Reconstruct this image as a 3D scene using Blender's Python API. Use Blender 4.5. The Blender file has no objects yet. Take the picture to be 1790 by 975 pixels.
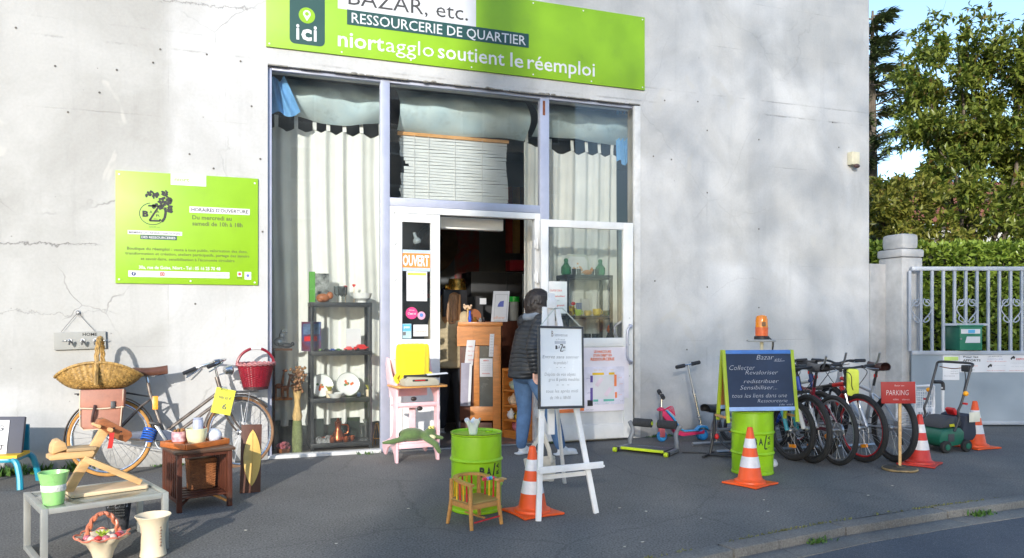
import bpy, bmesh, math, random
from mathutils import Vector, Matrix, Euler
random.seed(7)
R = math.radians
PI = math.pi
scene = bpy.context.scene
COL = scene.collection

# ---------------------------------------------------------------- camera
cam_d = bpy.data.cameras.new("camera")
cam = bpy.data.objects.new("camera", cam_d)
COL.objects.link(cam)
cam.location = (0.0, -7.821, 1.35)
cam.rotation_euler = (R(90), 0, R(-20.1))
cam_d.sensor_width = 36.0
cam_d.lens = 27.15
cam_d.shift_y = 0.0399
cam_d.clip_start = 0.05
cam_d.clip_end = 2000
scene.camera = cam

# ---------------------------------------------------------------- light
SUN_ELEV = R(17.0)
sun_from = Vector((-0.521, -1.0, 1.1276 * math.tan(SUN_ELEV))).normalized()
world = bpy.data.worlds.new("World")
scene.world = world
world.use_nodes = True
nt = world.node_tree
bg = nt.nodes["Background"]
sky = nt.nodes.new("ShaderNodeTexSky")
sky.sky_type = 'NISHITA'
sky.sun_disc = False
sky.sun_elevation = SUN_ELEV
sky.sun_rotation = math.atan2(sun_from.x, sun_from.y) % (2 * PI)
sky.air_density = 1.0
sky.dust_density = 0.5
sky.ozone_density = 2.2
nt.links.new(sky.outputs[0], bg.inputs[0])
bg.inputs[1].default_value = 0.15
sun_d = bpy.data.lights.new("sun", 'SUN')
sun_d.energy = 2.0
sun_d.angle = R(0.8)
sun_d.color = (1.0, 0.955, 0.885)
sun = bpy.data.objects.new("sun", sun_d)
COL.objects.link(sun)
sun.rotation_euler = (-sun_from).to_track_quat('-Z', 'Y').to_euler()
scene.view_settings.view_transform = 'Standard'
scene.view_settings.look = 'None'
scene.view_settings.gamma = 1.0
scene.view_settings.exposure = 1.30

# ---------------------------------------------------------------- helpers
def srgb(r, g, b):
    f = lambda c: (c / 255.0) / 12.92 if c / 255.0 <= 0.04045 else ((c / 255.0 + 0.055) / 1.055) ** 2.4
    return (f(r), f(g), f(b))

def nodes_of(m):
    m.use_nodes = True
    return m.node_tree, m.node_tree.nodes["Principled BSDF"]

def N(t, kind, **kw):
    n = t.nodes.new(kind)
    for k, v in kw.items():
        setattr(n, k, v)
    return n

MATS = {}
def mat(name, col, rough=0.6, metal=0.0, var=0.14, scale=7.0, bump=0.0, bscale=60.0, stretch=(1, 1, 1),
        col2=None, coat=0.0, sheen=0.0, island=0.0, trans=0.0, sss=0.0, spec=0.5, detail=5.0, dirt=0.0):
    """procedural paint/wood/cloth: base colour broken up by noise, roughness breakup and fine bump"""
    if name in MATS:
        return MATS[name]
    m = bpy.data.materials.new(name)
    t, b = nodes_of(m)
    tc = N(t, "ShaderNodeTexCoord")
    mp = N(t, "ShaderNodeMapping")
    mp.inputs["Scale"].default_value = stretch
    t.links.new(tc.outputs["Object"], mp.inputs[0])
    no = N(t, "ShaderNodeTexNoise")
    no.inputs["Scale"].default_value = scale
    no.inputs["Detail"].default_value = detail
    no.inputs["Roughness"].default_value = 0.62
    t.links.new(mp.outputs[0], no.inputs["Vector"])
    cr = N(t, "ShaderNodeValToRGB")
    c1 = [max(0, c * (1 - var)) for c in col]
    c2 = list(col2) if col2 else [min(1, c * (1 + var)) for c in col]
    cr.color_ramp.elements[0].position = 0.32
    cr.color_ramp.elements[1].position = 0.68
    cr.color_ramp.elements[0].color = (*c1, 1)
    cr.color_ramp.elements[1].color = (*c2, 1)
    t.links.new(no.outputs["Fac"], cr.inputs[0])
    out = cr.outputs[0]
    if island > 0:
        g = N(t, "ShaderNodeNewGeometry")
        hs = N(t, "ShaderNodeHueSaturation")
        mr = N(t, "ShaderNodeMapRange")
        mr.inputs["To Min"].default_value = 1 - island
        mr.inputs["To Max"].default_value = 1 + island
        t.links.new(g.outputs["Random Per Island"], mr.inputs[0])
        t.links.new(mr.outputs[0], hs.inputs["Value"])
        mr2 = N(t, "ShaderNodeMapRange")
        mr2.inputs["To Min"].default_value = 0.5 - island * 0.06
        mr2.inputs["To Max"].default_value = 0.5 + island * 0.06
        mu = N(t, "ShaderNodeMath", operation='MULTIPLY'); mu.inputs[1].default_value = 7.31
        fr = N(t, "ShaderNodeMath", operation='FRACT')
        t.links.new(g.outputs["Random Per Island"], mu.inputs[0]); t.links.new(mu.outputs[0], fr.inputs[0])
        t.links.new(fr.outputs[0], mr2.inputs[0])
        t.links.new(mr2.outputs[0], hs.inputs["Hue"])
        t.links.new(out, hs.inputs["Color"])
        out = hs.outputs[0]
    if dirt > 0:
        dn = N(t, "ShaderNodeTexNoise"); dn.inputs["Scale"].default_value = 4.5; dn.inputs["Detail"].default_value = 10; dn.inputs["Roughness"].default_value = 0.72
        t.links.new(tc.outputs["Object"], dn.inputs["Vector"])
        dr = N(t, "ShaderNodeMapRange"); dr.inputs["From Min"].default_value = 0.54; dr.inputs["From Max"].default_value = 0.72; dr.inputs["To Max"].default_value = dirt
        t.links.new(dn.outputs["Fac"], dr.inputs[0])
        dm = N(t, "ShaderNodeMix", data_type='RGBA'); dm.inputs[7].default_value = (0.10, 0.085, 0.065, 1)
        t.links.new(dr.outputs[0], dm.inputs[0]); t.links.new(out, dm.inputs[6]); out = dm.outputs[2]
    t.links.new(out, b.inputs["Base Color"])
    rr = N(t, "ShaderNodeMapRange")
    rr.inputs["To Min"].default_value = max(0.02, rough - 0.1)
    rr.inputs["To Max"].default_value = min(1, rough + 0.1)
    t.links.new(no.outputs["Fac"], rr.inputs[0])
    t.links.new(rr.outputs[0], b.inputs["Roughness"])
    b.inputs["Metallic"].default_value = metal
    b.inputs["Coat Weight"].default_value = coat
    b.inputs["Coat Roughness"].default_value = 0.15
    b.inputs["Sheen Weight"].default_value = sheen
    b.inputs["Specular IOR Level"].default_value = spec
    if trans:
        b.inputs["Transmission Weight"].default_value = trans
    if sss:
        b.inputs["Subsurface Weight"].default_value = sss
        b.inputs["Subsurface Radius"].default_value = (0.02, 0.008, 0.004)
    if bump > 0:
        n2 = N(t, "ShaderNodeTexNoise")
        n2.inputs["Scale"].default_value = bscale
        n2.inputs["Detail"].default_value = 4
        t.links.new(mp.outputs[0], n2.inputs["Vector"])
        bp = N(t, "ShaderNodeBump")
        bp.inputs["Strength"].default_value = bump
        bp.inputs["Distance"].default_value = 0.01
        t.links.new(n2.outputs["Fac"], bp.inputs["Height"])
        t.links.new(bp.outputs[0], b.inputs["Normal"])
    MATS[name] = m
    return m

class MB:
    """collects shapes into one mesh"""
    def __init__(s):
        s.v = []; s.f = []
    def add(s, vs, fs, M=None):
        o = len(s.v)
        if M is not None:
            vs = [M @ Vector(p) for p in vs]
        s.v += [tuple(p) for p in vs]
        s.f += [tuple(i + o for i in f) for f in fs]
        return s
    def box(s, c, d, rot=None):
        x, y, z = d[0] / 2, d[1] / 2, d[2] / 2
        vs = [(-x, -y, -z), (x, -y, -z), (x, y, -z), (-x, y, -z), (-x, -y, z), (x, -y, z), (x, y, z), (-x, y, z)]
        fs = [(0, 3, 2, 1), (4, 5, 6, 7), (0, 1, 5, 4), (1, 2, 6, 5), (2, 3, 7, 6), (3, 0, 4, 7)]
        M = Matrix.Translation(c)
        if rot is not None:
            M = M @ (rot.to_4x4() if isinstance(rot, Matrix) else Euler(rot).to_matrix().to_4x4())
        return s.add(vs, fs, M)
    def bx(s, x0, x1, y0, y1, z0, z1):
        return s.box(((x0 + x1) / 2, (y0 + y1) / 2, (z0 + z1) / 2), (abs(x1 - x0), abs(y1 - y0), abs(z1 - z0)))
    def beam(s, a, b, w, h, up=(0, 0, 1)):
        a = Vector(a); b = Vector(b); d = b - a
        L = d.length; d.normalize(); u = Vector(up)
        if abs(d.dot(u)) > 0.99: u = Vector((0, 1, 0))
        sx = d.cross(u).normalized(); uz = sx.cross(d)
        M = Matrix((( d.x, sx.x, uz.x, 0), (d.y, sx.y, uz.y, 0), (d.z, sx.z, uz.z, 0), (0, 0, 0, 1)))
        M = Matrix.Translation((a + b) / 2) @ M
        x, y, z = L / 2, w / 2, h / 2
        vs = [(-x, -y, -z), (x, -y, -z), (x, y, -z), (-x, y, -z), (-x, -y, z), (x, -y, z), (x, y, z), (-x, y, z)]
        fs = [(0, 3, 2, 1), (4, 5, 6, 7), (0, 1, 5, 4), (1, 2, 6, 5), (2, 3, 7, 6), (3, 0, 4, 7)]
        return s.add(vs, fs, M)
    def tube(s, pts, r, n=8, closed=False, flat=1.0):
        pts = [Vector(p) for p in pts]; k = len(pts)
        rs = r if isinstance(r, (list, tuple)) else [r] * k
        tan = []
        for i in range(k):
            a = pts[i - 1] if (i > 0 or closed) else pts[i]
            b = pts[(i + 1) % k] if (i < k - 1 or closed) else pts[i]
            t = (b - a)
            tan.append(t.normalized() if t.length > 1e-9 else Vector((0, 0, 1)))
        u = Vector((0, 0, 1)) if abs(tan[0].z) < 0.9 else Vector((0, 1, 0))
        nrm = (u - tan[0] * u.dot(tan[0])).normalized()
        vs = []; fs = []
        for i in range(k):
            nrm = (nrm - tan[i] * nrm.dot(tan[i]))
            nrm = nrm.normalized() if nrm.length > 1e-6 else tan[i].orthogonal().normalized()
            bn = tan[i].cross(nrm)
            for j in range(n):
                a = 2 * PI * j / n
                vs.append(pts[i] + nrm * (math.cos(a) * rs[i]) + bn * (math.sin(a) * rs[i] * flat))
        m = k if closed else k - 1
        for i in range(m):
            for j in range(n):
                i2 = (i + 1) % k
                fs.append((i * n + j, i * n + (j + 1) % n, i2 * n + (j + 1) % n, i2 * n + j))
        if not closed:
            fs.append(tuple(range(n - 1, -1, -1))); fs.append(tuple((k - 1) * n + j for j in range(n)))
        return s.add(vs, fs)
    def lathe(s, prof, n=24, M=None, cap=True, c=(0, 0, 0), sx=1.0, sy=1.0, wob=None):
        vs = []; fs = []; k = len(prof)
        for i, (r, z) in enumerate(prof):
            for j in range(n):
                a = 2 * PI * j / n
                w = wob(a, i) if wob else 1.0
                vs.append((c[0] + r * w * math.cos(a) * sx, c[1] + r * w * math.sin(a) * sy, c[2] + z))
        for i in range(k - 1):
            for j in range(n):
                fs.append((i * n + j, i * n + (j + 1) % n, (i + 1) * n + (j + 1) % n, (i + 1) * n + j))
        if cap:
            fs.append(tuple(range(n - 1, -1, -1))); fs.append(tuple((k - 1) * n + j for j in range(n)))
        return s.add(vs, fs, M)
    def torus(s, c, axis, Rr, r, n=36, m=8, flat=1.0):
        ax = Vector(axis).normalized(); u = ax.orthogonal().normalized(); w = ax.cross(u)
        vs = []; fs = []
        for i in range(n):
            a = 2 * PI * i / n; d = u * math.cos(a) + w * math.sin(a)
            for j in range(m):
                b = 2 * PI * j / m
                vs.append(Vector(c) + d * (Rr + r * math.cos(b)) + ax * (r * math.sin(b) * flat))
        for i in range(n):
            for j in range(m):
                fs.append((i * m + j, ((i + 1) % n) * m + j, ((i + 1) % n) * m + (j + 1) % m, i * m + (j + 1) % m))
        return s.add(vs, fs)
    def ball(s, c, r, n=14, m=9, rot=None):
        if not isinstance(r, (tuple, list)): r = (r, r, r)
        vs = [(0, 0, -r[2])]; fs = []
        for i in range(1, m):
            t = -PI / 2 + PI * i / m
            for j in range(n):
                a = 2 * PI * j / n
                vs.append((r[0] * math.cos(t) * math.cos(a), r[1] * math.cos(t) * math.sin(a), r[2] * math.sin(t)))
        vs.append((0, 0, r[2]))
        for j in range(n):
            fs.append((0, 1 + (j + 1) % n, 1 + j))
            fs.append((len(vs) - 1, 1 + (m - 2) * n + j, 1 + (m - 2) * n + (j + 1) % n))
        for i in range(m - 2):
            for j in range(n):
                fs.append((1 + i * n + j, 1 + i * n + (j + 1) % n, 1 + (i + 1) * n + (j + 1) % n, 1 + (i + 1) * n + j))
        M = Matrix.Translation(c)
        if rot is not None: M = M @ Euler(rot).to_matrix().to_4x4()
        return s.add(vs, fs, M)
    def prism(s, poly, t, M=None):
        """2D outline (x, z) extruded from y=0 to y=t"""
        n = len(poly)
        vs = [(p[0], 0, p[1]) for p in poly] + [(p[0], t, p[1]) for p in poly]
        fs = [tuple(range(n)), tuple(range(2 * n - 1, n - 1, -1))]
        fs += [(i, i + n, (i + 1) % n + n, (i + 1) % n) for i in range(n)]
        return s.add(vs, fs, M)
    def sheet(s, fn, nu, nv, thick=0.0):
        vs = [fn(i / nu, j / nv) for j in range(nv + 1) for i in range(nu + 1)]
        q = nu + 1
        fs = [(j * q + i, j * q + i + 1, (j + 1) * q + i + 1, (j + 1) * q + i) for j in range(nv) for i in range(nu)]
        return s.add(vs, fs)
    def mesh(s, name, smooth=35, bevel=0.0, fixn=True):
        me = bpy.data.meshes.new(name)
        me.from_pydata(s.v, [], s.f)
        if bevel > 0 or fixn:
            b = bmesh.new(); b.from_mesh(me)
            if fixn: bmesh.ops.recalc_face_normals(b, faces=b.faces[:])
            if bevel > 0:
                es = [e for e in b.edges if len(e.link_faces) == 2 and e.calc_face_angle(0) > R(40)]
                bmesh.ops.bevel(b, geom=es, offset=bevel, segments=2, affect='EDGES', profile=0.6, clamp_overlap=True)
            b.to_mesh(me); b.free()
        if smooth:
            me.shade_smooth()
            me.set_sharp_from_angle(angle=R(smooth))
        me.update()
        return me
    def build(s, name, m, parent=None, smooth=35, bevel=0.0, label=None, fixn=True, kind=None, M=None):
        me = s.mesh(name, smooth, bevel, fixn)
        me.materials.append(m)
        o = bpy.data.objects.new(name, me)
        COL.objects.link(o)
        if parent is not None: o.parent = parent
        if label: o["label"] = label
        if kind: o["kind"] = kind
        if M is not None: o.matrix_local = M
        return o

def tag(o, label, cat, group=None):
    o["label"] = label; o["category"] = cat
    if group: o["group"] = group
    return o

def thing(name, label, cat, loc=(0, 0, 0), rz=0.0, group=None):
    o = bpy.data.objects.new(name, None)
    o.empty_display_size = 0.1
    COL.objects.link(o)
    o.location = loc; o.rotation_euler = (0, 0, rz)
    return tag(o, label, cat, group)

def structure(o):
    o["kind"] = "structure"; return o

def copy_tree(o, parent=None):
    c = o.copy(); COL.objects.link(c)
    if parent is not None:
        c.parent = parent
    for ch in list(o.children):
        copy_tree(ch, c)
    return c

def text_mesh(body, x0, x1, zb, cap, bold=0.0, shear=0.0, spacing=1.0):
    """flat lettering in the xz plane facing -y, fitted between x0..x1 on baseline zb with capital height cap"""
    cu = bpy.data.curves.new("lettering", 'FONT')
    cu.body = body; cu.size = 1.0; cu.shear = shear; cu.space_character = spacing
    cu.resolution_u = 2; cu.offset = bold; cu.fill_mode = 'BOTH'
    tmp = bpy.data.objects.new("lettering", cu)
    COL.objects.link(tmp)
    bpy.context.view_layer.update()
    me = bpy.data.meshes.new_from_object(tmp.evaluated_get(bpy.context.evaluated_depsgraph_get()))
    bpy.data.objects.remove(tmp); bpy.data.curves.remove(cu)
    if len(me.vertices) == 0: return me
    xs = [v.co.x for v in me.vertices]
    a, b = min(xs), max(xs)
    sx = (x1 - x0) / max(1e-6, b - a); sz = cap / 0.69
    for v in me.vertices:
        v.co = Vector((x0 + (v.co.x - a) * sx, 0.0, zb + v.co.y * sz))
    return me

def text(body, x0, x1, zb, cap, m, parent, y=-0.003, bold=0.0, shear=0.0, M=None, name="lettering"):
    me = text_mesh(body, x0, x1, zb, cap, bold, shear)
    me.materials.append(m)
    o = bpy.data.objects.new(name, me)
    COL.objects.link(o); o.parent = parent
    T = Matrix.Translation((0, y, 0))
    o.matrix_local = (M @ T) if M is not None else T
    return o

def ribbon(pts, w):
    """flat stroke in xz plane (for handwriting, cracks, logos)"""
    mb = MB()
    for (a, b) in zip(pts[:-1], pts[1:]):
        d = Vector((b[0] - a[0], b[1] - a[1]));
        if d.length < 1e-6: continue
        n = Vector((-d.y, d.x)).normalized() * w / 2
        mb.add([(a[0] - n.x, 0, a[1] - n.y), (b[0] - n.x, 0, b[1] - n.y), (b[0] + n.x, 0, b[1] + n.y), (a[0] + n.x, 0, a[1] + n.y)], [(0, 1, 2, 3)])
    return mb

def circle_pts(cx, cz, r, n=28, rx=None):
    return [(cx + (rx or r) * math.cos(2 * PI * i / n), cz + r * math.sin(2 * PI * i / n)) for i in range(n)]

def round_rect(x0, x1, z0, z1, r, n=5):
    p = []
    for (cx, cz, a0) in ((x1 - r, z1 - r, 0), (x0 + r, z1 - r, 90), (x0 + r, z0 + r, 180), (x1 - r, z0 + r, 270)):
        for i in range(n + 1):
            a = R(a0 + 90 * i / n); p.append((cx + r * math.cos(a), cz + r * math.sin(a)))
    return p

def arc(c, r, a0, a1, n, plane='xz', y=0.0):
    out = []
    for i in range(n + 1):
        a = R(a0 + (a1 - a0) * i / n)
        u, v = c[0] + r * math.cos(a), c[1] + r * math.sin(a)
        out.append((u, y, v) if plane == 'xz' else ((u, v, y) if plane == 'xy' else (y, u, v)))
    return out

def smooth_path(pts, n=6, closed=False):
    """Catmull-Rom through points"""
    P = [Vector(p) for p in pts]; out = []
    k = len(P); rng = k if closed else k - 1
    for i in range(rng):
        p0 = P[(i - 1) % k] if (closed or i > 0) else P[i]
        p1 = P[i]; p2 = P[(i + 1) % k]
        p3 = P[(i + 2) % k] if (closed or i + 2 < k) else P[(i + 1) % k]
        for j in range(n):
            t = j / n
            out.append(0.5 * ((2 * p1) + (p2 - p0) * t + (2 * p0 - 5 * p1 + 4 * p2 - p3) * t * t + (3 * p1 - p0 - 3 * p2 + p3) * t ** 3))
    if not closed: out.append(P[-1])
    return out

# ---------------------------------------------------------------- shared materials
LIME = mat("lime_print", srgb(134, 178, 22), 0.42, var=0.07, scale=1.6, dirt=0.12)
LIME_PAINT = mat("lime_drum_paint", srgb(150, 200, 20), 0.38, var=0.1, scale=5, bump=0.12, bscale=14, dirt=0.4)
DKGREEN = mat("dark_green_print", srgb(30, 72, 68), 0.45, var=0.04)
WHITE_PRINT = mat("white_print", (0.62, 0.62, 0.64), 0.5, var=0.03)
PAPER = mat("white_paper", (0.66, 0.66, 0.68), 0.8, var=0.04)
BLACK_INK = mat("black_ink", (0.02, 0.02, 0.022), 0.6)
GREY_INK = mat("grey_ink", (0.13, 0.13, 0.14), 0.6)
PALE_INK = mat("pale_ink", (0.36, 0.37, 0.40), 0.6)
OLIVE_INK = mat("olive_ink", (0.10, 0.14, 0.03), 0.6)
RED_INK = mat("red_ink", srgb(200, 70, 60), 0.6)
ORANGE_INK = mat("orange_ink", srgb(225, 110, 50), 0.6)
WHITE_PVC = mat("white_window_profile", (0.74, 0.74, 0.73), 0.35, var=0.05, coat=0.2, dirt=0.12)
GREY_ALU = mat("grey_aluminium_profile", srgb(168, 172, 190), 0.4, metal=0.3, var=0.06)
CHROME = mat("worn_chrome", (0.62, 0.62, 0.62), 0.25, metal=1.0, var=0.2, scale=30)
STEEL = mat("brushed_steel", (0.42, 0.43, 0.45), 0.38, metal=0.9, var=0.15)
BLACK_METAL = mat("black_metal", (0.022, 0.024, 0.028), 0.45, var=0.2)
RUBBER = mat("tyre_rubber", (0.022, 0.022, 0.023), 0.85, var=0.25, scale=25, bump=0.15)
BLACK_PLASTIC = mat("black_plastic", (0.025, 0.025, 0.028), 0.5, var=0.15)
FOAM = mat("black_foam", (0.035, 0.036, 0.04), 0.95, var=0.2, scale=40, bump=0.3, bscale=150)
PINE = mat("pale_pine", srgb(214, 172, 118), 0.55, var=0.16, scale=3, stretch=(1.5, 12, 12), bump=0.05, dirt=0.25)
BEECH = mat("varnished_beech", srgb(196, 140, 76), 0.42, var=0.16, scale=4, stretch=(3, 9, 9), coat=0.2)
OAK = mat("honey_wood", srgb(190, 118, 52), 0.45, var=0.22, scale=3, stretch=(2, 2, 9), coat=0.15)
DKWOOD = mat("dark_red_wood", srgb(84, 42, 26), 0.5, var=0.3, scale=5, stretch=(6, 6, 1.5), bump=0.08, dirt=0.3)
MIDWOOD = mat("reddish_wood", srgb(158, 96, 58), 0.5, var=0.2, scale=5, stretch=(2, 9, 9))
WHITE_PAINT = mat("white_painted_wood", (0.78, 0.78, 0.79), 0.5, var=0.06, scale=10, dirt=0.2)
CREAM = mat("cream_ceramic", srgb(226, 208, 178), 0.35, var=0.08, coat=0.3)
WHITE_CHINA = mat("white_china", (0.76, 0.76, 0.75), 0.2, var=0.03, coat=0.5)
CLEAR = None

def glass_mat(name, tint=(0.955, 0.97, 0.968), dirt=0.014, rough=0.0, ior=1.5):
    m = bpy.data.materials.new(name)
    m.use_nodes = True
    t = m.node_tree; t.nodes.clear()
    out = N(t, "ShaderNodeOutputMaterial")
    tr = N(t, "ShaderNodeBsdfTransparent"); tr.inputs[0].default_value = (*tint, 1)
    gl = N(t, "ShaderNodeBsdfGlossy"); gl.inputs["Roughness"].default_value = rough
    fr = N(t, "ShaderNodeFresnel"); fr.inputs[0].default_value = ior
    mx = N(t, "ShaderNodeMixShader")
    t.links.new(fr.outputs[0], mx.inputs[0]); t.links.new(tr.outputs[0], mx.inputs[1]); t.links.new(gl.outputs[0], mx.inputs[2])
    df = N(t, "ShaderNodeBsdfDiffuse"); df.inputs[0].default_value = (0.6, 0.62, 0.62, 1)
    tc = N(t, "ShaderNodeTexCoord"); no = N(t, "ShaderNodeTexNoise"); no.inputs["Scale"].default_value = 2.5; no.inputs["Detail"].default_value = 6
    t.links.new(tc.outputs["Object"], no.inputs["Vector"])
    mr = N(t, "ShaderNodeMapRange"); mr.inputs["From Min"].default_value = 0.35; mr.inputs["From Max"].default_value = 0.75
    mr.inputs["To Min"].default_value = 0.0; mr.inputs["To Max"].default_value = dirt * 2
    t.links.new(no.outputs["Fac"], mr.inputs[0])
    m2 = N(t, "ShaderNodeMixShader")
    t.links.new(mr.outputs[0], m2.inputs[0]); t.links.new(mx.outputs[0], m2.inputs[1]); t.links.new(df.outputs[0], m2.inputs[2])
    t.links.new(m2.outputs[0], out.inputs[0])
    return m
PANE = glass_mat("window_glass")
TUMBLER = glass_mat("thin_drinking_glass", (0.82, 0.86, 0.86), 0.1, 0.02, 1.6)
# ================================================================ ground
def ground_mat(name, c1, c2, grain=260.0, speck=0.5, rough=0.9, bump=0.35, patch=None):
    m = bpy.data.materials.new(name)
    t, b = nodes_of(m)
    tc = N(t, "ShaderNodeTexCoord")
    big = N(t, "ShaderNodeTexNoise"); big.inputs["Scale"].default_value = 1.1; big.inputs["Detail"].default_value = 10; big.inputs["Roughness"].default_value = 0.74
    fine = N(t, "ShaderNodeTexNoise"); fine.inputs["Scale"].default_value = grain; fine.inputs["Detail"].default_value = 3
    vor = N(t, "ShaderNodeTexVoronoi"); vor.inputs["Scale"].default_value = 130
    for n in (big, fine, vor): t.links.new(tc.outputs["Object"], n.inputs["Vector"])
    cr = N(t, "ShaderNodeValToRGB")
    cr.color_ramp.elements[0].position = 0.3; cr.color_ramp.elements[1].position = 0.72
    cr.color_ramp.elements[0].color = (*c1, 1); cr.color_ramp.elements[1].color = (*c2, 1)
    t.links.new(big.outputs["Fac"], cr.inputs[0])
    mr = N(t, "ShaderNodeMapRange"); mr.inputs["From Min"].default_value = 0.3; mr.inputs["From Max"].default_value = 0.7
    mr.inputs["To Min"].default_value = 1 - speck; mr.inputs["To Max"].default_value = 1 + speck
    t.links.new(fine.outputs["Fac"], mr.inputs[0])
    mx = N(t, "ShaderNodeMix", data_type='RGBA', blend_type='MULTIPLY'); mx.inputs[0].default_value = 1.0
    t.links.new(cr.outputs[0], mx.inputs[6]); t.links.new(mr.outputs[0], mx.inputs[7])
    # aggregate chips, a few pale
    wn = N(t, "ShaderNodeMath", operation='GREATER_THAN'); wn.inputs[1].default_value = 0.93
    sep = N(t, "ShaderNodeSeparateColor"); t.links.new(vor.outputs["Color"], sep.inputs[0]); t.links.new(sep.outputs[0], wn.inputs[0])
    wl = N(t, "ShaderNodeMath", operation='LESS_THAN'); wl.inputs[1].default_value = 0.45
    t.links.new(vor.outputs["Distance"], wl.inputs[0])
    wm = N(t, "ShaderNodeMath", operation='MULTIPLY'); t.links.new(wn.outputs[0], wm.inputs[0]); t.links.new(wl.outputs[0], wm.inputs[1])
    wk = N(t, "ShaderNodeMath", operation='MULTIPLY'); wk.inputs[1].default_value = 0.55; t.links.new(wm.outputs[0], wk.inputs[0])
    m2 = N(t, "ShaderNodeMix", data_type='RGBA'); m2.inputs[7].default_value = (0.26, 0.25, 0.24, 1)
    t.links.new(wk.outputs[0], m2.inputs[0]); t.links.new(mx.outputs[2], m2.inputs[6])
    # tar spots, old stains and hairline cracks
    v3 = N(t, "ShaderNodeTexVoronoi"); v3.inputs["Scale"].default_value = 2.3; v3.inputs["Randomness"].default_value = 1.0
    dw = N(t, "ShaderNodeVectorMath", operation='SCALE'); dw.inputs["Scale"].default_value = 0.35; t.links.new(big.outputs["Color"], dw.inputs[0])
    da = N(t, "ShaderNodeVectorMath", operation='ADD'); t.links.new(tc.outputs["Object"], da.inputs[0]); t.links.new(dw.outputs[0], da.inputs[1]); t.links.new(da.outputs[0], v3.inputs["Vector"])
    s3 = N(t, "ShaderNodeSeparateColor"); t.links.new(v3.outputs["Color"], s3.inputs[0])
    g3 = N(t, "ShaderNodeMath", operation='GREATER_THAN'); g3.inputs[1].default_value = 0.8; t.links.new(s3.outputs[0], g3.inputs[0])
    r3 = N(t, "ShaderNodeMapRange"); r3.inputs["From Min"].default_value = 0.10; r3.inputs["From Max"].default_value = 0.22; r3.inputs["To Min"].default_value = 0.22; r3.inputs["To Max"].default_value = 0.0; t.links.new(v3.outputs["Distance"], r3.inputs[0])
    p3 = N(t, "ShaderNodeMath", operation='MULTIPLY'); t.links.new(g3.outputs[0], p3.inputs[0]); t.links.new(r3.outputs[0], p3.inputs[1])
    v4 = N(t, "ShaderNodeTexVoronoi", feature='DISTANCE_TO_EDGE'); v4.inputs["Scale"].default_value = 0.45; t.links.new(da.outputs[0], v4.inputs["Vector"])
    r4 = N(t, "ShaderNodeMapRange"); r4.inputs["From Min"].default_value = 0.001; r4.inputs["From Max"].default_value = 0.006; r4.inputs["To Min"].default_value = 0.35; r4.inputs["To Max"].default_value = 0.0; t.links.new(v4.outputs["Distance"], r4.inputs[0])
    mx4 = N(t, "ShaderNodeMath", operation='MAXIMUM'); t.links.new(p3.outputs[0], mx4.inputs[0]); t.links.new(r4.outputs[0], mx4.inputs[1])
    m5 = N(t, "ShaderNodeMix", data_type='RGBA'); m5.inputs[7].default_value = (*[c * 0.55 for c in c1], 1); t.links.new(mx4.outputs[0], m5.inputs[0]); t.links.new(m2.outputs[2], m5.inputs[6])
    t.links.new(m5.outputs[2], b.inputs["Base Color"])
    b.inputs["Roughness"].default_value = rough
    b.inputs["Specular IOR Level"].default_value = 0.35
    bp = N(t, "ShaderNodeBump"); bp.inputs["Strength"].default_value = bump; bp.inputs["Distance"].default_value = 0.004
    ad = N(t, "ShaderNodeMath", operation='ADD'); t.links.new(fine.outputs["Fac"], ad.inputs[0]); t.links.new(vor.outputs["Distance"], ad.inputs[1])
    t.links.new(ad.outputs[0], bp.inputs["Height"]); t.links.new(bp.outputs[0], b.inputs["Normal"])
    return m
ASPHALT = ground_mat("pavement_asphalt", (0.122, 0.116, 0.108), (0.176, 0.168, 0.156), grain=80, speck=0.5)
ROADM = ground_mat("road_asphalt", (0.080, 0.088, 0.104), (0.105, 0.113, 0.128), grain=200)
CONCR = ground_mat("kerb_concrete", (0.13, 0.12, 0.11), (0.24, 0.23, 0.21), grain=90, speck=0.25, rough=0.9, bump=0.5)
EARTH = ground_mat("yard_ground", (0.05, 0.045, 0.035), (0.10, 0.09, 0.07), grain=60)

KB = [(-60, -13.0), (-14, -7.6), (-6, -5.8), (-1.5, -4.85), (0.6, -4.36), (1.5, -4.15), (2.3, -3.98), (2.69, -3.9), (3.13, -3.82), (3.64, -3.74), (4.2, -3.67),
      (4.79, -3.635), (5.29, -3.61), (5.76, -3.585), (8, -3.5), (14, -3.35), (60, -2.5)]
def kb_off(d):
    out = []
    for i, p in enumerate(KB):
        a = Vector(KB[max(0, i - 1)]); b = Vector(KB[min(len(KB) - 1, i + 1)])
        t = (b - a).normalized(); n = Vector((t.y, -t.x))
        out.append((p[0] + n.x * d, p[1] + n.y * d))
    return out
def strip(a, za, b, zb):
    mb = MB(); n = len(a)
    mb.add([(x, y, za) for x, y in a] + [(x, y, zb) for x, y in b], [(i, i + 1, n + i + 1, n + i) for i in range(n - 1)])
    return mb
structure(MB().add([(-400, -400, -0.16), (400, -400, -0.16), (400, 400, -0.16), (-400, 400, -0.16)], [(0, 1, 2, 3)]).build("ground", EARTH, smooth=0))
structure(strip(KB, 0.0, [(x, 40.0) for x, y in KB], 0.0).build("pavement", ASPHALT, smooth=0))
structure(strip(kb_off(0.30), -0.052, [(x * 1.3, -14.5 + 0.1 * x) for x, y in KB], -0.03).build("road", ROADM, smooth=0))
kerb = MB().box((0, 0, -0.3), (0.01, 0.01, 0.01))
kerb = thing("kerb", "x", "x"); del kerb["label"]; del kerb["category"]; structure(kerb)
def along(poly):
    L = [0]
    for i in range(1, len(poly)): L.append(L[-1] + (Vector(poly[i]) - Vector(poly[i - 1])).length)
    return L
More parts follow.
